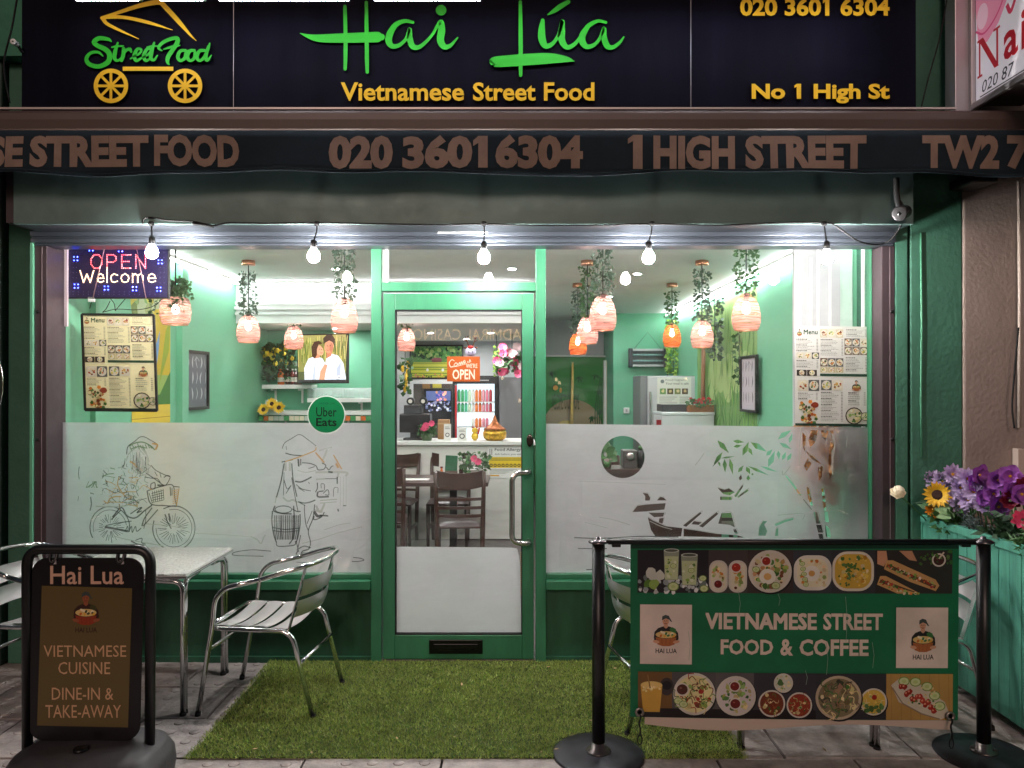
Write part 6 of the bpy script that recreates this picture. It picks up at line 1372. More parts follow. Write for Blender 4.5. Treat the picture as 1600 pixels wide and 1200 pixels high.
c.rect(764,742,780,744,(220,170,60)); c.rect(765,701,766,711,(24,24,26)); c.rect(768,701,769,711,(24,24,26)); part('notice_print', c, PRINT, t)
t = thing('till', 'dark till with two receipt rolls on top, left on the counter', 'till', tuple(W(645,688,8.45))); d = 8.45; q = lambda a, b, dd=d: W(a,b,dd)
def pbox(m, x0, y0, x1, y1, d, dep):
    a, b = W(x0,y0,d), W(x1,y1,d); m.box(a.x,b.x,a.y,a.y+dep,b.z,a.z); return m
DARK = mat('till_plastic', (26,26,30), .35)
m = MB(); pbox(m,624,647,672,676,d,.22); part('screen_back', m, DARK, t, .01)
m = MB(); pbox(m,631,633,659,647.3,d+.02,.16); part('printer', m, mat('printer_plastic', (40,40,44), .4), t, .006)
m = MB(); a = W(648,676,d+.05); m.box(a.x-.05,a.x+.05,a.y,a.y+.08,TOP,a.z); m.box(a.x-.12,a.x+.12,a.y-.05,a.y+.14,TOP,TOP+.02); part('stand', m, DARK, t)
for px in (641,661): m = MB(); p = W(px,627,d+.04); m.tube([p,p+Vector((0,.09,0))],.042,18); e = part('paper_roll', m, mat('roll_black', (30,30,32), .4), t); m = MB(); m.tube([p+Vector((0,-.002,0)),p+Vector((0,.01,0))],.022,14); part('roll_core', m, LAB, e)
m = MB(); pbox(m,631,638,657,646,d+.016,.003); part('till_display', m, mat('display_grey', (70,72,76), .2), t)
def pot_flower(name, label, px, d, zb, hgt, wd, fcol, n, pot, seed):
    p = W(px,600,d); t = thing(name, label, 'plant', (p.x,p.y,zb)); rr = random.Random(seed); c_ = (p.x,p.y,zb)
    m = MB(); m.lathe([(wd*.30,0),(wd*.40,hgt*.35),(wd*.42,hgt*.36),(wd*.36,hgt*.34)], c_, 16); part('pot', m, pot, t)
    m = MB(); ivy(m, c_, zb+hgt*.35, zb+hgt*.85, wd*.5, 150, rr, 1.6); part('foliage', m, IVY[0], t)
    for k in range(n):
        a = rr.random()*6.28; cc = Vector((p.x+wd*.42*cos(a)*rr.random(), p.y-.06-wd*.2*rr.random(), zb+hgt*rr.uniform(.6,1.0))); m = MB(); M_ = facing((0,-1,.3))
        for i in range(8): petal(m, cc, M_, i*.785, .002, .036, .016, .012)
        part('bloom', m, fcol, t)
pot_flower('potted_rose','pink roses in a small pot beside the till',667,8.4,TOP,.20,.17,PINK,5,mat('pot_green', (90,110,80), .5),5)
pot_flower('potted_plant','leafy plant with a pink bloom in a white pot on the dining table',742,7.3,.772,.30,.26,PINK,2,WHITE,6)
t = thing('fortune_jar', 'round gold patterned jar with a pointed lid on the counter', 'jar', tuple(W(772,688,8.4))); p = W(773,688,8.42); GOLD = mat('gold_lattice', (206,160,50), .35, .6, var=(40,.55))
m = MB(); m.lathe([(.09,0),(.125,.03),(.13,.08),(.115,.12)], (p.x,p.y,TOP), 24); part('bowl', m, GOLD, t); m = MB(); m.lathe([(.13,.121),(.10,.14),(.05,.18),(.03,.21),(.02,.235),(.012,.26),(.0,.28)], (p.x,p.y,TOP), 24); part('lid', m, mat('copper_lid', (190,110,60), .35, .5, var=(30,.4)), t)
t = thing('lucky_cat', 'small golden waving figurine between card stand and jar', 'figurine', tuple(W(742,690,8.4))); p = W(742,690,8.4); m = MB(); m.ball((p.x,p.y,TOP+.045),.045,sc=(.9,.8,1)); m.ball((p.x,p.y,TOP+.11),.034,sc=(1.1,.9,.9)); part('body', m, mat('yellow_gold', (226,190,60), .3, .4), t)
m = MB(); 
for sx in (-1,1): m.lathe([(.012,0),(0,.028)], (p.x+sx*.022,p.y,TOP+.135), 8)
m.tube([(p.x+.035,p.y-.01,TOP+.07),(p.x+.05,p.y-.01,TOP+.14)],.011,8); part('ears_and_paw', m, mat('figurine_red', (196,60,40), .4), t)
for px, w, h, lab in ((699,11,26,'white card with a round logo standing on the counter'),(722,14,20,'clear card holder on the counter beside the figurine')):
    t = thing('card_stand', lab, 'card stand', tuple(W(px,690,8.36))); a = W(px-w/2,690,8.36); b_ = wx(px+w/2,8.36); c = Canvas((a.x,a.y,TOP),(1,0,0),(0,.12,1),(0,-1,0),3e-5); ww, hh = b_-a.x, h*8.36/FOC; c.rect(0,0,ww,hh,(222,220,216)); c.ell(ww/2,hh*.35,ww*.3,ww*.3,(30,30,34)); c.ell(ww/2,hh*.35,ww*.2,ww*.2,(222,220,216)); c.rect(ww*.15,hh*.7,ww*.85,hh*.74,(120,120,120)); c.rect(ww*.15,hh*.8,ww*.75,hh*.84,(120,120,120)); part('card', c, PRINT, t)
    m = MB(); m.box(a.x,b_,a.y+.0,a.y+.05,TOP,TOP+.008); part('foot', m, WHITE, t)
t = thing('carton', 'plain brown cardboard carton behind the potted roses', 'box', tuple(W(691,672,8.6))); m = MB(); a, b = W(684,656,8.6), W(702,690,8.6); m.box(a.x,b.x,a.y,a.y+.12,TOP,a.z); part('box_body', m, mat('cardboard', (176,134,92), .8), t, .003); m = MB(); m.box(a.x,b.x,a.y-.002,a.y-.0005,a.z-.05,a.z-.035); part('tape', m, mat('parcel_tape', (196,160,110), .3), t)
# drinks fridge
dFr = 9.55; fx0, fx1 = wx(707,dFr), wx(779,dFr); yF = YW(dFr); fzt = wz(587,dFr)
fr_ = thing('drinks_fridge', 'black glass fronted drinks fridge stocked with cans behind the counter', 'fridge', ((fx0+fx1)/2,yF,0))
m = MB(); m.box(fx0,fx0+.03,yF,yF+.5,.03,fzt); m.box(fx1-.05,fx1,yF,yF+.5,.03,fzt); m.box(fx0+.03,fx1-.05,yF,yF+.5,fzt-.10,fzt); m.box(fx0+.03,fx1-.05,yF,yF+.5,.03,.2); part('cabinet', m, BLACK, fr_, .004)
m = MB(); m.box(fx0+.03,fx1-.05,yF+.44,yF+.47,.2,fzt-.1); part('lit_back', m, glow('fridge_light', (.72,.90,1.0), .9), fr_)
m = MB(); m.box(fx0+.03,fx0+.05,yF+.02,yF+.06,.25,fzt-.12); part('red_strip', m, mat('fridge_red', (206,40,44), .4), fr_)
zsh = [wz(628,dFr), wz(644,dFr), wz(668,dFr)]
for z in zsh: m = MB(); m.box(fx0+.05,fx1-.05,yF+.06,yF+.43,z-.012,z); part('shelf', m, WHITE, fr_)
cols_ = [(70,170,110),(90,190,150),(200,220,190),(226,226,220),(226,130,60),(220,110,60),(226,150,160),(214,120,140),(190,60,70)]
for r, z in enumerate(zsh):
    for k in range(10):
        x = fx0+.075+k*.044
        if r == 2 and (k < 4 or k > 8): continue
        col = cols_[min(8,int(k*.9))]; m = MB(); h = .155 if r == 0 else .115; m.lathe([(.017,.001),(.020,.006),(.020,h*.82),(.014,h*.92),(.013,h),(0,h)], (x,yF+.10,z), 12)
        tag(part('drink_can', m, mat('can_%02d' % min(8,int(k*.9)), col, .35), None), 'small '+('green','teal green','pale green','white','orange','deep orange','light pink','pink','red')[min(8,int(k*.9))]+' drinks can on the '+('upper','middle','lower')[r]+' shelf of the drinks fridge', 'can', 'cans in the drinks fridge')
m = MB(); m.box(fx0+.1,fx1-.12,yF-.004,yF-.001,fzt-.065,fzt-.05); part('name_strip', m, mat('strip_grey', (150,150,150), .4), fr_)
t = thing('grey_cabinet', 'tall plain grey cabinet right of the drinks fridge', 'cabinet', (-.0,yF,0)); m = MB(); m.box(fx1+.01,.21,yF+.02,yF+.5,.02,fzt-.02); part('body', m, mat('grey_panel', (112,112,116), .5, var=(3,.05)), t); m = MB(); m.box(fx1+.02,.205,yF+.0,yF+.0195,.04,fzt-.03); part('door', m, mat('grey_panel_door', (120,120,124), .45), t, .004)
# painting of rice fields over the hatch
yP = YB-.01; dP = yP+DG; t = thing('field_painting', 'black framed painting of a green farm field over the kitchen hatch', 'painting', tuple(W(682,566,dP))); c = front_canvas(dP-.02, 3e-5); rr = random.Random(31)
c.rect(642,541,722,590,(96,140,70)); 
for k in range(120): blob(c, rr.uniform(643,721), rr.uniform(541,563), rr.uniform(1.5,4.5), jit(rr.choice(((40,90,44),(70,130,60),(110,160,80),(150,180,100),(30,70,40))),rr), rr)
c.rect(642,566,722,590,(190,190,60)); 
for k in range(7): c.rect(642,567+k*3.2,722,568.2+k*3.2,rr.choice(((120,150,50),(214,206,80),(90,130,50))))
c.poly([(672,563),(678,559),(688,559),(692,563)], (150,80,90)); c.rect(675,563,690,566,(120,70,60)); c.ell(692,578,2,2.4,(226,226,220)); c.ell(668,578,2,2.4,(226,226,220)); 
for k in range(40): blob(c, rr.uniform(643,721), rr.uniform(584,590), rr.uniform(1,2.4), jit(rr.choice(((206,170,60),(80,110,50),(190,120,80))),rr), rr)
part('canvas', c, PRINT, t)
m = MB()
for a, b in (((641,540),(723,540)),((723,540),(723,591)),((723,591),(641,591)),((641,591),(641,540))): m.beam(W(*a,dP-.025),W(*b,dP-.025),.022,.022,(0,1,0))
part('frame', m, BLACK, t)
t = thing('kitchen_hatch', 'white framed hatch in the kitchen wall with a monitor inside', 'hatch', tuple(W(670,640,dP))); m = MB(); a, b = W(640,593,dP-.03), W(708,692,dP-.03)
m.box(a.x,a.x+.05,a.y,a.y+.04,b.z,a.z); m.box(a.x+.05,b.x,a.y,a.y+.04,a.z-.06,a.z); part('frame', m, WHITE, t)
m = MB(); m.box(a.x+.05,b.x,a.y+.02,a.y+.035,b.z,a.z-.06); part('gloom_panel', m, mat('kitchen_gloom', (86,80,74), .8), t)  # solid panel filling the hatch, the kitchen's gloom put into its colour
c = front_canvas(dP-.06, 3e-5); c.rect(664,609,705,660,(20,20,24)); c.rect(666,611,704,626,(84,96,140)); rr = random.Random(12)
for k in range(26): blob(c, rr.uniform(680,700), rr.uniform(612,626), 2.4, jit(rr.choice(((226,150,110),(160,110,170),(70,80,150))),rr), rr)
for k in range(60): blob(c, rr.uniform(665,704), rr.uniform(628,642), rr.uniform(1.2,2.6), jit(rr.choice(((196,196,206),(90,100,140),(150,150,170),(40,40,60))),rr), rr)
mo = thing('kitchen_monitor', 'small lit monitor with a purple picture in the kitchen hatch', 'monitor', tuple(W(684,660,dP-.06))); part('screen', c, print_mat('monitor_picture', .3, .5), mo); m = MB(); pbox(m,663,608,706,661,dP-.055,.02); part('casing', m, BLACK, mo)
c = front_canvas(dP-.028, 3e-5); c.rect(660,596,672,607,(150,110,60)); c.rect(676,597,690,606,(196,180,60)); c.rect(690,596,703,606,(80,60,50)); solo('hatch_notices', c, PRINT, 'small yellow and brown pictures pinned at the hatch top', 'pictures')
t = thing('corn_bunch', 'hanging bunch of dried corn beside the field painting', 'decoration', tuple(W(632,590,9.4))); p = W(633,590,9.4); m = MB(); rr = random.Random(2)
for k in range(7): z = p.z+.16-k*.05; m.ball((p.x+rr.uniform(-.03,.04),p.y+rr.uniform(-.03,.0),z), .022, 8, 6, (1,1,2.2))
part('corn_cobs', m, mat('corn_yellow', (226,180,40), .5), t); m = MB(); ivy(m,(p.x,p.y),p.z-.18,p.z+.26,.06,70,rr,2.6); part('husks', m, IVY[0], t); m = MB(); m.cyl((p.x,p.y,p.z+.2),(p.x,p.y,ZL),.004,n=6); part('string', m, RUBBER, t)
t = thing('hanging_flowers', 'basket of pink artificial flowers hanging before the grey cabinet', 'flowers', tuple(W(798,565,9.2))); p = W(800,565,9.2); rr = random.Random(14); m = MB(); ivy(m,(p.x,p.y),p.z-.15,p.z+.1,.17,160,rr,2.2); part('foliage', m, IVY[0], t)
for k in range(16):
    cc = Vector((p.x+rr.uniform(-.18,.16),p.y-.08-rr.random()*.08,p.z+rr.uniform(-.16,.22))); m = MB(); M_ = facing((rr.uniform(-.5,.5),-1,.2))
    for i in range(8): petal(m, cc, M_, i*.785, .002, .055, .022, .02)
    part('bloom', m, PINK if k % 3 else mat('white_pink_petal', (236,200,206), .5), t)
m = MB(); m.cyl((p.x,p.y,p.z),(p.x,p.y,ZL),.003,n=5); part('string', m, RUBBER, t)
t = thing('hanging_vine', 'thin light green vine hanging right of the drinks fridge', 'plant', tuple(W(776,560,9.3))); p = W(776,560,9.3); m = MB(); ivy(m,(p.x,p.y),p.z-.2,p.z+.16,.03,120,random.Random(5),1.3); part('leaves', m, mat('lime_leaf', (150,190,80), .5), t); m = MB(); m.cyl((p.x,p.y,p.z-.2),(p.x,p.y,ZL),.003,n=5); part('string', m, RUBBER, t)

# ------------------------------------------------------------------ dining furniture
def dining_chair(label):
    t = thing('dining_chair', label, 'chair', (0,0,0), 0, 'dark ladder back dining chairs')   # faces +y
    m = MB(); m.box(-.215,.215,-.20,.22,.435,.455); part('seat_frame', m, WALNUT, t, .006)
    m = MB(); m.grid(lambda u, v: (-.21+.42*u,-.195+.41*v,.456+.035*(1-abs(2*u-1)**4)*(1-abs(2*v-1)**4)), 12, 12); part('seat_pad', m, mat('brown_leatherette', (50,36,34), .35), t)
    for sx in (-1, 1):
        m = MB(); m.tube([(sx*.185,-.24,0),(sx*.19,-.205,.25),(sx*.195,-.195,.45),(sx*.20,-.22,.7),(sx*.205,-.275,.93)], [.018,.021,.022,.019,.016], 8); part('rear_leg', m, WALNUT, t)
        m = MB(); m.tube([(sx*.195,.19,0),(sx*.195,.19,.435)], [.015,.021], 8); part('front_leg', m, WALNUT, t)
    for k, (z0, z1) in enumerate(((.535,.56),(.605,.63),(.68,.705),(.80,.94))):
        m = MB(); yy = lambda z: -.20-max(0,z-.5)*.17
        for off in (0, .018): m.grid(lambda u, v, off=off: (-.20+.40*u, yy(z0)-.028*(1-(2*u-1)**2)+off, z0+(z1-z0)*v-(.025*(1-(2*u-1)**2) if k == 3 else 0)), 12, 3)
        m.grid(lambda u, v: (-.20+.40*u, yy(z0)-.028*(1-(2*u-1)**2)+.018*v, z1-(.025*(1-(2*u-1)**2) if k == 3 else 0)), 12, 1)
        part('top_rail' if k == 3 else 'ladder_rail', m, WALNUT, t)
    m = MB(); m.beam((-.19,-.0,.19),(.19,-.0,.19),.02,.03); m.beam((-.19,-.22,.19),(-.195,.19,.19),.02,.03); m.beam((.19,-.22,.19),(.195,.19,.19),.02,.03); part('stretcher', m, WALNUT, t)
    return t
dc = dining_chair('dark ladder back chair seen from behind through the door glass'); dc.matrix_basis = Matrix.Translation((-.455,YW(6.75),.012)) @ Matrix.Rotation(radians(3),4,'Z')
for (x, d, rz, lab) in ((-1.17,6.95,5,'dark ladder back chair cut off by the left door stile'),(-.66,8.02,180,'dark chair across the table behind the nearest chair'),(-1.22,8.0,176,'dark chair across the table behind the left chair'),
    (.62,6.6,0,'dark chair behind the right frosted film near the door post'),(1.15,6.5,8,'dark chair behind the frosted film under the boat'),(1.72,6.6,-5,'dark chair behind the frosted film near the right wall'),(.9,7.7,180,'dark chair at the far side of the right dining table'),(1.55,7.75,180,'dark chair at the far right corner of the dining table')):
    copy_thing(dc, (x,YW(d),.012), radians(rz), lab)
def dining_table(label, x0, x1, d0, d1):
    t = thing('dining_table', label, 'table', ((x0+x1)/2,YW((d0+d1)/2),.012), 0, 'dark dining tables'); m = MB(); m.box(x0,x1,YW(d0),YW(d1),.735,.772); part('tabletop', m, mat('table_wenge', (72,54,52), .35, var=(6,.15), stretch=(.2,1,1)), t, .004)
    for k in (.25,.75): x = x0+(x1-x0)*k; m = MB(); m.box(x-.035,x+.035,YW((d0+d1)/2)-.035,YW((d0+d1)/2)+.035,.03,.735); m.box(x-.04,x+.04,YW(d0)+.08,YW(d1)-.08,.012,.04); part('pedestal', m, BLACK, t)
dining_table('dark dining table seen through the door with condiments', -1.6, -.22, 7.1, 7.75); dining_table('dark dining table behind the right frosted film', .5, 1.95, 6.8, 7.45)
t = thing('menu_holder', 'green menu booklet and napkin holder standing on the dining table', 'menu holder', tuple(W(705,745,7.35))); p = W(705,745,7.3); m = MB(); m.obox((p.x,p.y,.89), (.115,.02,.23), Matrix.Rotation(.05,3,'Y')); part('booklet', m, mat('booklet_green', (44,98,70), .5, var=(20,.2)), t, .003); m = MB(); m.box(p.x-.06,p.x+.06,p.y-.03,p.y+.04,.773,.86); part('napkin_box', m, mat('napkin_steel', (120,100,90), .3, .7), t, .004)
for i, (px, mt, h) in enumerate(((690,BOTC[0],.13),(721,BOTC[1],.17),(726,STEEL,.2))):
    p = W(px,745,7.28); t = thing('condiment_bottle', ('short orange condiment bottle left of the green booklet','dark condiment bottle right of the green booklet','tall steel flask at the right of the condiments')[i], 'bottle', (p.x,p.y,.772)); m = MB(); m.lathe([(.022,.001),(.024,h*.55),(.011,h*.75),(.010,h*.9)], (p.x,p.y,.7725), 12); part('body', m, mt, t); m = MB(); m.lathe([(.013,h*.88),(.013,h),(0,h)], (p.x,p.y,.7725), 10); part('cap', m, WHITE if i else BOTC[2], t)
m = MB(); p = W(648,750,7.35); m.box(p.x-.1,p.x+.14,p.y-.08,p.y+.05,.7725,.776); solo('paper_placemat', m, WHITE, 'white paper on the left end of the dining table', 'paper', bevel=.001)

# ------------------------------------------------------------------ right half: curtain, fly killer, fridge, mural
dN = 11.85
t = thing('noren_curtain', 'green doorway curtain printed with bamboo and a round moon', 'curtain', tuple(W(900,560,dN))); c = front_canvas(dN, 2e-5); rr = random.Random(17)
c.grect(835,557,953,800,(50,120,52),24,24); c.ell(894,668,46,44,(150,134,104),36); c.ell(884,664,12,7,(190,164,70)); c.ell(905,676,16,8,(190,164,70))
for x, y in ((866,600),(905,588),(935,610),(940,640),(862,580),(930,585),(945,665),(925,650),(850,610)):
    for k in range(9): a = rr.uniform(.2,2.9); l = rr.uniform(6,13); c.poly([(x,y),(x+l*.5*cos(a)-1.2,y+l*.5*sin(a)),(x+l*cos(a),y+l*sin(a)),(x+l*.5*cos(a)+1.2,y+l*.5*sin(a))], rr.choice(((24,60,34),(30,74,40),(36,84,44))))
for k in range(5): c.curve([(932+k*4,700,.7),(930+k*3,640,.7),(938+k*2,590,.5)], (30,74,40))
c.text('WELCOME TO OUR HOME',862,640,905,616,(22,58,32),.0); c.ell(868,606,4,4,(206,150,60)); c.ell(876,610,2,4,(206,150,60))
part('cloth', c, PRINT, t)
m = MB(); m.tube([W(833,556,dN-.03),W(952,557,dN-.03)],.013,8); part('rod', m, WHITE, t)
m = MB(); p0, p1 = W(895,566,dN-.12), W(893,668,dN-.12); m.tube([p0,p0.lerp(p1,.3),p0.lerp(p1,.6),p1],[.014,.02,.022,.03],10); solo('bamboo_pole', m, mat('bamboo_cane', (222,190,110), .4, var=(20,.2), stretch=(1,1,.3)), 'pale bamboo pole standing before the doorway curtain', 'pole')
m = MB(); m.box(wx(948,dN-.2),wx(952,dN-.2),YW(dN-.2),YW(dN-.2)+.03,.02,wz(565,dN-.2)); solo('cane_strip', m, mat('cane_yellow', (206,190,110), .5), 'thin yellow cane strip at the right edge of the doorway curtain', 'cane')
dK = 10.75; t = thing('fly_killer', 'wall mounted fly killer with dark grille and two tubes', 'fly killer', tuple(W(1012,560,dK)))
m = MB(); a, b = W(985,545,dK), W(1041,573,dK); m.box(a.x,b.x,a.y,a.y+.1,b.z,b.z+.03); m.box(a.x,b.x,a.y,a.y+.1,a.z-.03,a.z); part('frame', m, mat('killer_silver', (170,174,176), .4, .3), t, .004)
m = MB(); m.box(a.x-.02,a.x+.035,a.y-.01,a.y+.1,b.z-.01,a.z+.01); m.box(b.x-.035,b.x+.02,b.y-.01,b.y+.1,b.z-.01,a.z+.01); part('end_cap', m, mat('killer_black', (40,44,50), .4), t, .01)
m = MB(); m.box(a.x+.035,b.x-.035,a.y+.06,a.y+.09,b.z+.03,a.z-.03); part('back_plate', m, mat('killer_back', (70,88,84), .5), t)
for z in (.33,.66): m = MB(); zz = b.z+(a.z-b.z)*z; m.tube([(a.x+.035,a.y+.03,zz),(b.x-.035,a.y+.03,zz)],.014,10); part('tube', m, mat('uv_tube', (150,200,196), .3), t)
m = MB()
for k in range(22): x = a.x+.05+(b.x-a.x-.1)*k/21; m.box(x-.002,x+.002,a.y+.0,a.y+.004,b.z+.03,a.z-.03)
part('grille', m, mat('killer_wire', (60,64,68), .4, .6), t)
m = MB(); tp = W(1012,519,dK+.1); m.tube([Vector((a.x+.06,a.y+.05,a.z)),tp,Vector((b.x-.06,a.y+.05,a.z))],.003,5); m.tube(catmull([Vector((b.x+.01,a.y+.05,b.z+.1)),W(1041,560,dK+.05),W(1043,585,dK+.1),W(1040,590,dK+.1)],5),.006,6); part('hanging_chain', m, BLACK, t)
dG = 9.5; t = thing('tall_fridge', 'pale grey upright fridge with a hygiene notice on its door', 'fridge', tuple(W(1045,587,dG))); a, b = W(1001,587,dG), W(1088,760,dG); yG = a.y
m = MB(); m.box(a.x,b.x-.0,yG+.03,yG+.6,.03,a.z); part('cabinet', m, mat('fridge_grey', (120,124,126), .4, .2), t, .006)
m = MB(); m.box(wx(1012,dG),b.x,yG-.01,yG+.028,.06,a.z-.01); p_ = part('door', m, mat('fridge_door', (196,198,200), .35), t, .008)
m = MB(); m.box(wx(1013,dG)+.01,wx(1013,dG)+.03,yG-.04,yG-.0105,1.1,1.6); part('handle', m, STEEL, p_, .003)
c = front_canvas(dG-.013, 3e-5); c.rect(1027,590,1080,650,(222,222,214)); c.ell(1035,596,3,3,(120,130,130)); c.text('Food hygiene',1040,596,1072,592,(90,96,96)); c.text('Your meal is safe',1040,601,1076,597.5,(60,66,66)); 
for k, col in enumerate(((110,150,90),(90,80,60),(120,130,80),(100,84,70))): c.rect(1031+k*11.5,607,1040.5+k*11.5,616,col); blob(c,1036+k*11.5,611,3,jit(NOOD,rr),rr)
for k in range(9): c.rect(1030,620+k*3,1058-(k % 3)*4,621+k*3,(170,170,166))
for k in range(5): c.rect(1062,620+k*3,1078-(k % 2)*4,621+k*3,(150,150,150))
part('notice', c, PRINT, p_)
dH = 8.5; t = thing('low_fridge', 'white chest fridge in front of the tall grey fridge', 'fridge', tuple(W(1075,645,dH))); a, b = W(1034,644,dH), W(1116,800,dH); m = MB(); m.box(a.x,b.x,a.y,a.y+.5,.03,a.z-.035); part('cabinet', m, mat('appliance_white', (216,220,224), .3), t, .008); m = MB(); m.box(a.x-.005,b.x+.005,a.y-.012,a.y+.5,a.z-.034,a.z); part('lid', m, mat('appliance_white', (216,220,224), .3), t, .008)
m = MB(); pbox(m,1026,656,1033,664,dH-.01,.02); p_ = part('dial', m, mat('dial_red', (150,30,40), .4), t); zH = a.z
m = MB(); a2, b2 = W(1034,632,dH+.1), W(1076,644,dH+.1); m.box(a2.x,b2.x,a2.y,a2.y+.3,zH+.0005,a2.z); ex = solo('card_machine_box', m, mat('charcoal_box', (50,50,54), .4), 'charcoal black box on top of the white low fridge', 'box', bevel=.006)
t = thing('flower_trough', 'small wicker trough of red and white flowers on the low fridge', 'flower trough', tuple(W(1096,640,dH))); a3, b3 = W(1076,633,dH), W(1116,645,dH); m = MB(); m.box(a3.x,b3.x,a3.y,a3.y+.12,zH+.0005,a3.z); part('trough', m, mat('wicker_brown', (150,96,50), .7, bump=(90,.004), var=(60,.35)), t, .004)
m = MB(); ivy(m,((a3.x+b3.x)/2,a3.y+.06),a3.z-.01,a3.z+.06,.14,120,rr,1.2); part('foliage', m, IVY[0], t); m = MB()
for k in range(14): cc = Vector((rr.uniform(a3.x,b3.x),a3.y+rr.uniform(0,.08),a3.z+rr.uniform(.02,.07))); [petal(m, cc, facing((0,-1,.3)), i*1.05, .001, .022, .010, .008) for i in range(6)]
part('blooms', m, mat('red_bloom', (200,50,60), .5), t)
t = thing('bamboo_mural', 'misty bamboo grove mural along the right wall', 'mural', (XR-.01,3.5,1.8)); c = side_canvas(False, XR-.002, 6e-6); y0, y1 = 2.42, YW(9.35); rr = random.Random(23)
for k in range(16): v0 = .2+k*.148; f = k/15; c.rect(y0,v0,y1,v0+.149,tuple(int(a_*(1-f)+b_*f) for a_, b_ in zip((84,140,70),(150,184,110))))
for k in range(5): c.ell(y0+.35+.3*k,1.75+.1*(k % 2),.22,.26,(170,196,130),20)
for k in range(240): x = rr.uniform(y0,y1); z = rr.uniform(.3,1.5)**1.0; c.curve([(x,z,.004),(x+rr.uniform(-.05,.05),z+.12,.012),(x+rr.uniform(-.15,.15),min(2.6,z+rr.uniform(.2,.36)),.001)], jit(rr.choice(((60,124,50),(84,150,64),(120,176,80),(50,104,50))),rr), 3)
for k in range(160): x = rr.uniform(y0,y1); z = rr.uniform(1.9,2.62); c.curve([(x,z,.001),(x+rr.uniform(-.03,.03),z-.1,.008),(x+rr.uniform(-.06,.06),max(.3,z-rr.uniform(.15,.35)),.001)], jit(rr.choice(((110,160,80),(140,184,96),(84,140,70),(60,120,60))),rr), 3)
for x in (y0+.08,y1-.2,y1-.34): c.line([(x,.2),(x+.02,2.62)], .018, (96,140,70))
part('mural_print', c, PRINT, t)
m = MB(); p0 = W(1099,545,8.9); m.tube([(p0.x,p0.y,.02),(p0.x-.01,p0.y,1.2),(p0.x+.005,p0.y,p0.z+.2)],[.028,.026,.022],10); solo('wooden_post', m, mat('brown_branch', (130,90,64), .7, var=(12,.25), stretch=(1,1,.2)), 'slim brown wooden post beside the tall fridge', 'post')
def garland(label, px, py0, py1, d, r, mt, seed, n): 
    p = W(px,py0,d); t = thing('ivy_garland', label, 'garland', tuple(p), 0, 'artificial ivy garlands'); m = MB(); ivy(m,(p.x,p.y),wz(py1,d),p.z,r,n,random.Random(seed),1.7); part('leaves', m, mt, t); m = MB(); m.cyl((p.x,p.y,wz(py1,d)),(p.x,p.y,min(p.z+.05,ZC)),.004,n=5); part('stem', m, RUBBER, t)
garland('bright lime garland hanging behind the orange pendant lamp', 1052, 500, 588, 10.5, .085, mat('lime_leaf', (150,190,80), .5), 2, 420); garland('grey green garland hanging before the bamboo mural', 1117, 466, 560, 8.1, .07, IVY[1], 3, 200); garland('thin garland hanging left of the white herb chart', 1155, 520, 600, 7.6, .035, IVY[0], 4, 70)
for i, (px, d) in enumerate(((979,10.88),(1002,10.88))): m = MB(); pbox(m,px-4.5,637,px+4.5,646,d-.0,.015); t = thing('wall_switch', 'white wall switch plate '+('nearer the doorway curtain','nearer the tall fridge')[i], 'switch', tuple(W(px,641,d))); part('plate', m, WHITE, t, .003); m = MB(); pbox(m,px-1.5,639.5,px+1.5,643.5,d-.006,.006); part('rocker', m, mat('switch_grey', (170,170,170), .4), t)
# what shows through the round hole: coffee corner
t = thing('sideboard', 'dark walnut sideboard behind the round window opening', 'sideboard', (1.05,1.9,0)); m = MB(); m.box(.70,1.65,YW(6.05),YW(6.35),.02,.98); part('cabinet', m, WALNUT, t); m = MB(); m.box(.68,1.67,YW(6.03),YW(6.37),.981,1.01); part('worktop', m, WALNUT, t)
t = thing('coffee_grinder', 'steel coffee machine with round dial seen through the round opening', 'coffee machine', tuple(W(990,735,6.1))); m = MB(); a, b = W(974,704,6.1), W(996,740,6.1); m.box(a.x,b.x,a.y,a.y+.16,1.0105,a.z); part('body', m, mat('dark_steel', (90,86,84), .35, .6), t, .008); m = MB(); m.lathe([(.035,0),(.035,.008),(.028,.012),(0,.012)], (((a.x+b.x)/2),a.y,a.z-.05), 18, Matrix.Rotation(radians(90),4,'X')); part('dial', m, STEEL, t)
t = thing('storage_jar', 'dark jar at the right of the coffee machine', 'jar', tuple(W(1002,735,6.1))); p = W(1002,735,6.12); m = MB(); m.lathe([(.03,0),(.036,.02),(.036,.12),(.02,.15)], (p.x,p.y,1.0105), 14); part('body', m, BLACK, t); m = MB(); m.lathe([(.024,.15),(.024,.175),(0,.18)], (p.x,p.y,1.0105), 12); part('lid', m, IVY[0], t)
t = thing('leaf_plant', 'big leafed green plant at the left of the round opening', 'plant', tuple(W(946,735,6.0))); p = W(948,725,6.0); m = MB(); rr = random.Random(2)
for k in range(12): petal(m, Vector((p.x,p.y+.1,1.12)), facing((rr.uniform(-.6,.6),-.8,rr.uniform(.1,.8))), k*.52, .02, .11, .035, .04, -.02)
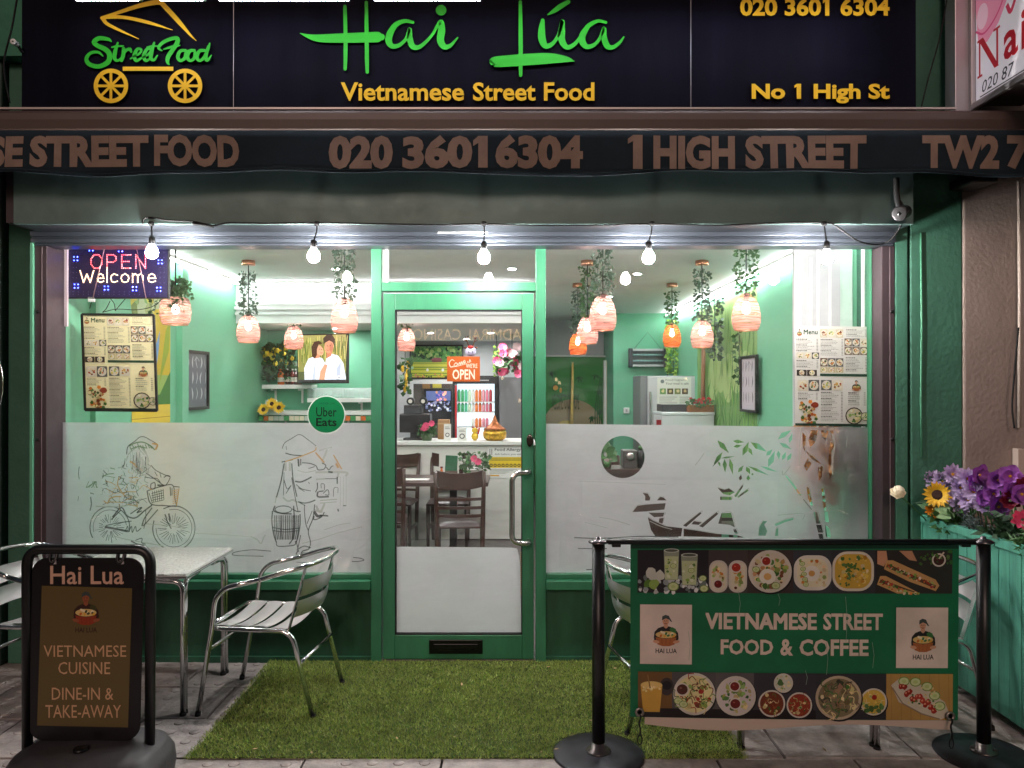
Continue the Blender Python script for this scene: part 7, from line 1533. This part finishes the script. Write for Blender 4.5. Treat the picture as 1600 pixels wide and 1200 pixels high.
part('leaves', m, IVY[0], t); m = MB(); m.lathe([(.045,0),(.06,.08),(.055,.08)], (p.x,p.y+.1,1.0105), 14); part('pot', m, mat('brown_pot', (120,100,96), .5), t)
t = thing('dried_bouquet', 'tan and gold dried bouquet in a dark floor vase behind the frosted bamboo trunk', 'bouquet', (wx(1277,4.8),YW(4.8),.012)); x_, y_ = wx(1277,4.8), YW(4.8); rr = random.Random(44)
m = MB(); m.lathe([(.05,0),(.08,.15),(.085,.45),(.055,.72),(.045,.80),(.04,.80)], (x_,y_,.012), 20); part('vase', m, mat('dark_floor_vase', (30,32,30), .3), t)
for nm, mt, n_, sp in (('dried_leaves', mat('tan_dried_leaf', (190,140,90), .6, var=(30,.3)), 240, .10), ('gold_heads', mat('gold_dried_head', (226,168,60), .5), 90, .07)):
    m = MB(); ivy(m, (x_-(.03 if nm == 'gold_heads' else 0),y_), .95, 1.43, sp, n_, rr, 2.0 if nm != 'gold_heads' else 1.0); part(nm, m, mt, t)
m = MB(); [m.tube([(x_,y_,.78),(x_+rr.uniform(-.06,.06),y_+rr.uniform(-.04,.04),1.25)], .006, 6) for k in range(7)]; part('stalks', m, mat('pale_stalk', (206,196,176), .6), t)
# sign across the street that the glass mirrors
t = thing('opposite_shop', 'dark shop front across the street with lit amber lettering', 'shop front', (0,-24.5,0)); m = MB(); m.box(-6,6,-25,-24.4,-.01,5.5); part('wall_face', m, mat('far_wall', (40,40,44), .8, var=(2,.2)), t)
vs, fs = fit_text('ADMIRAL CASINO', .35, 3.42, -3.75, 3.84, .0); m = MB(); m.add([(u,-24.38,v) for u, v in vs], fs); part('lit_lettering', m, glow('amber_neon', (1.0,.62,.25), 4), t)
lamp_m = glow('amber_lantern', (1.0,.66,.34), 5)
for px, py in ((785,591),(834,590),(812,626),(869,593),(874,598),(1072,592)):
    p = Vector(((px-CX)*29/FOC, -24.36, EYE+(HZ-py)*29/FOC)); m = MB(); m.ball(p, .055, 10, 6, (1,.5,1.3)); part('wall_lantern', m, lamp_m, t)
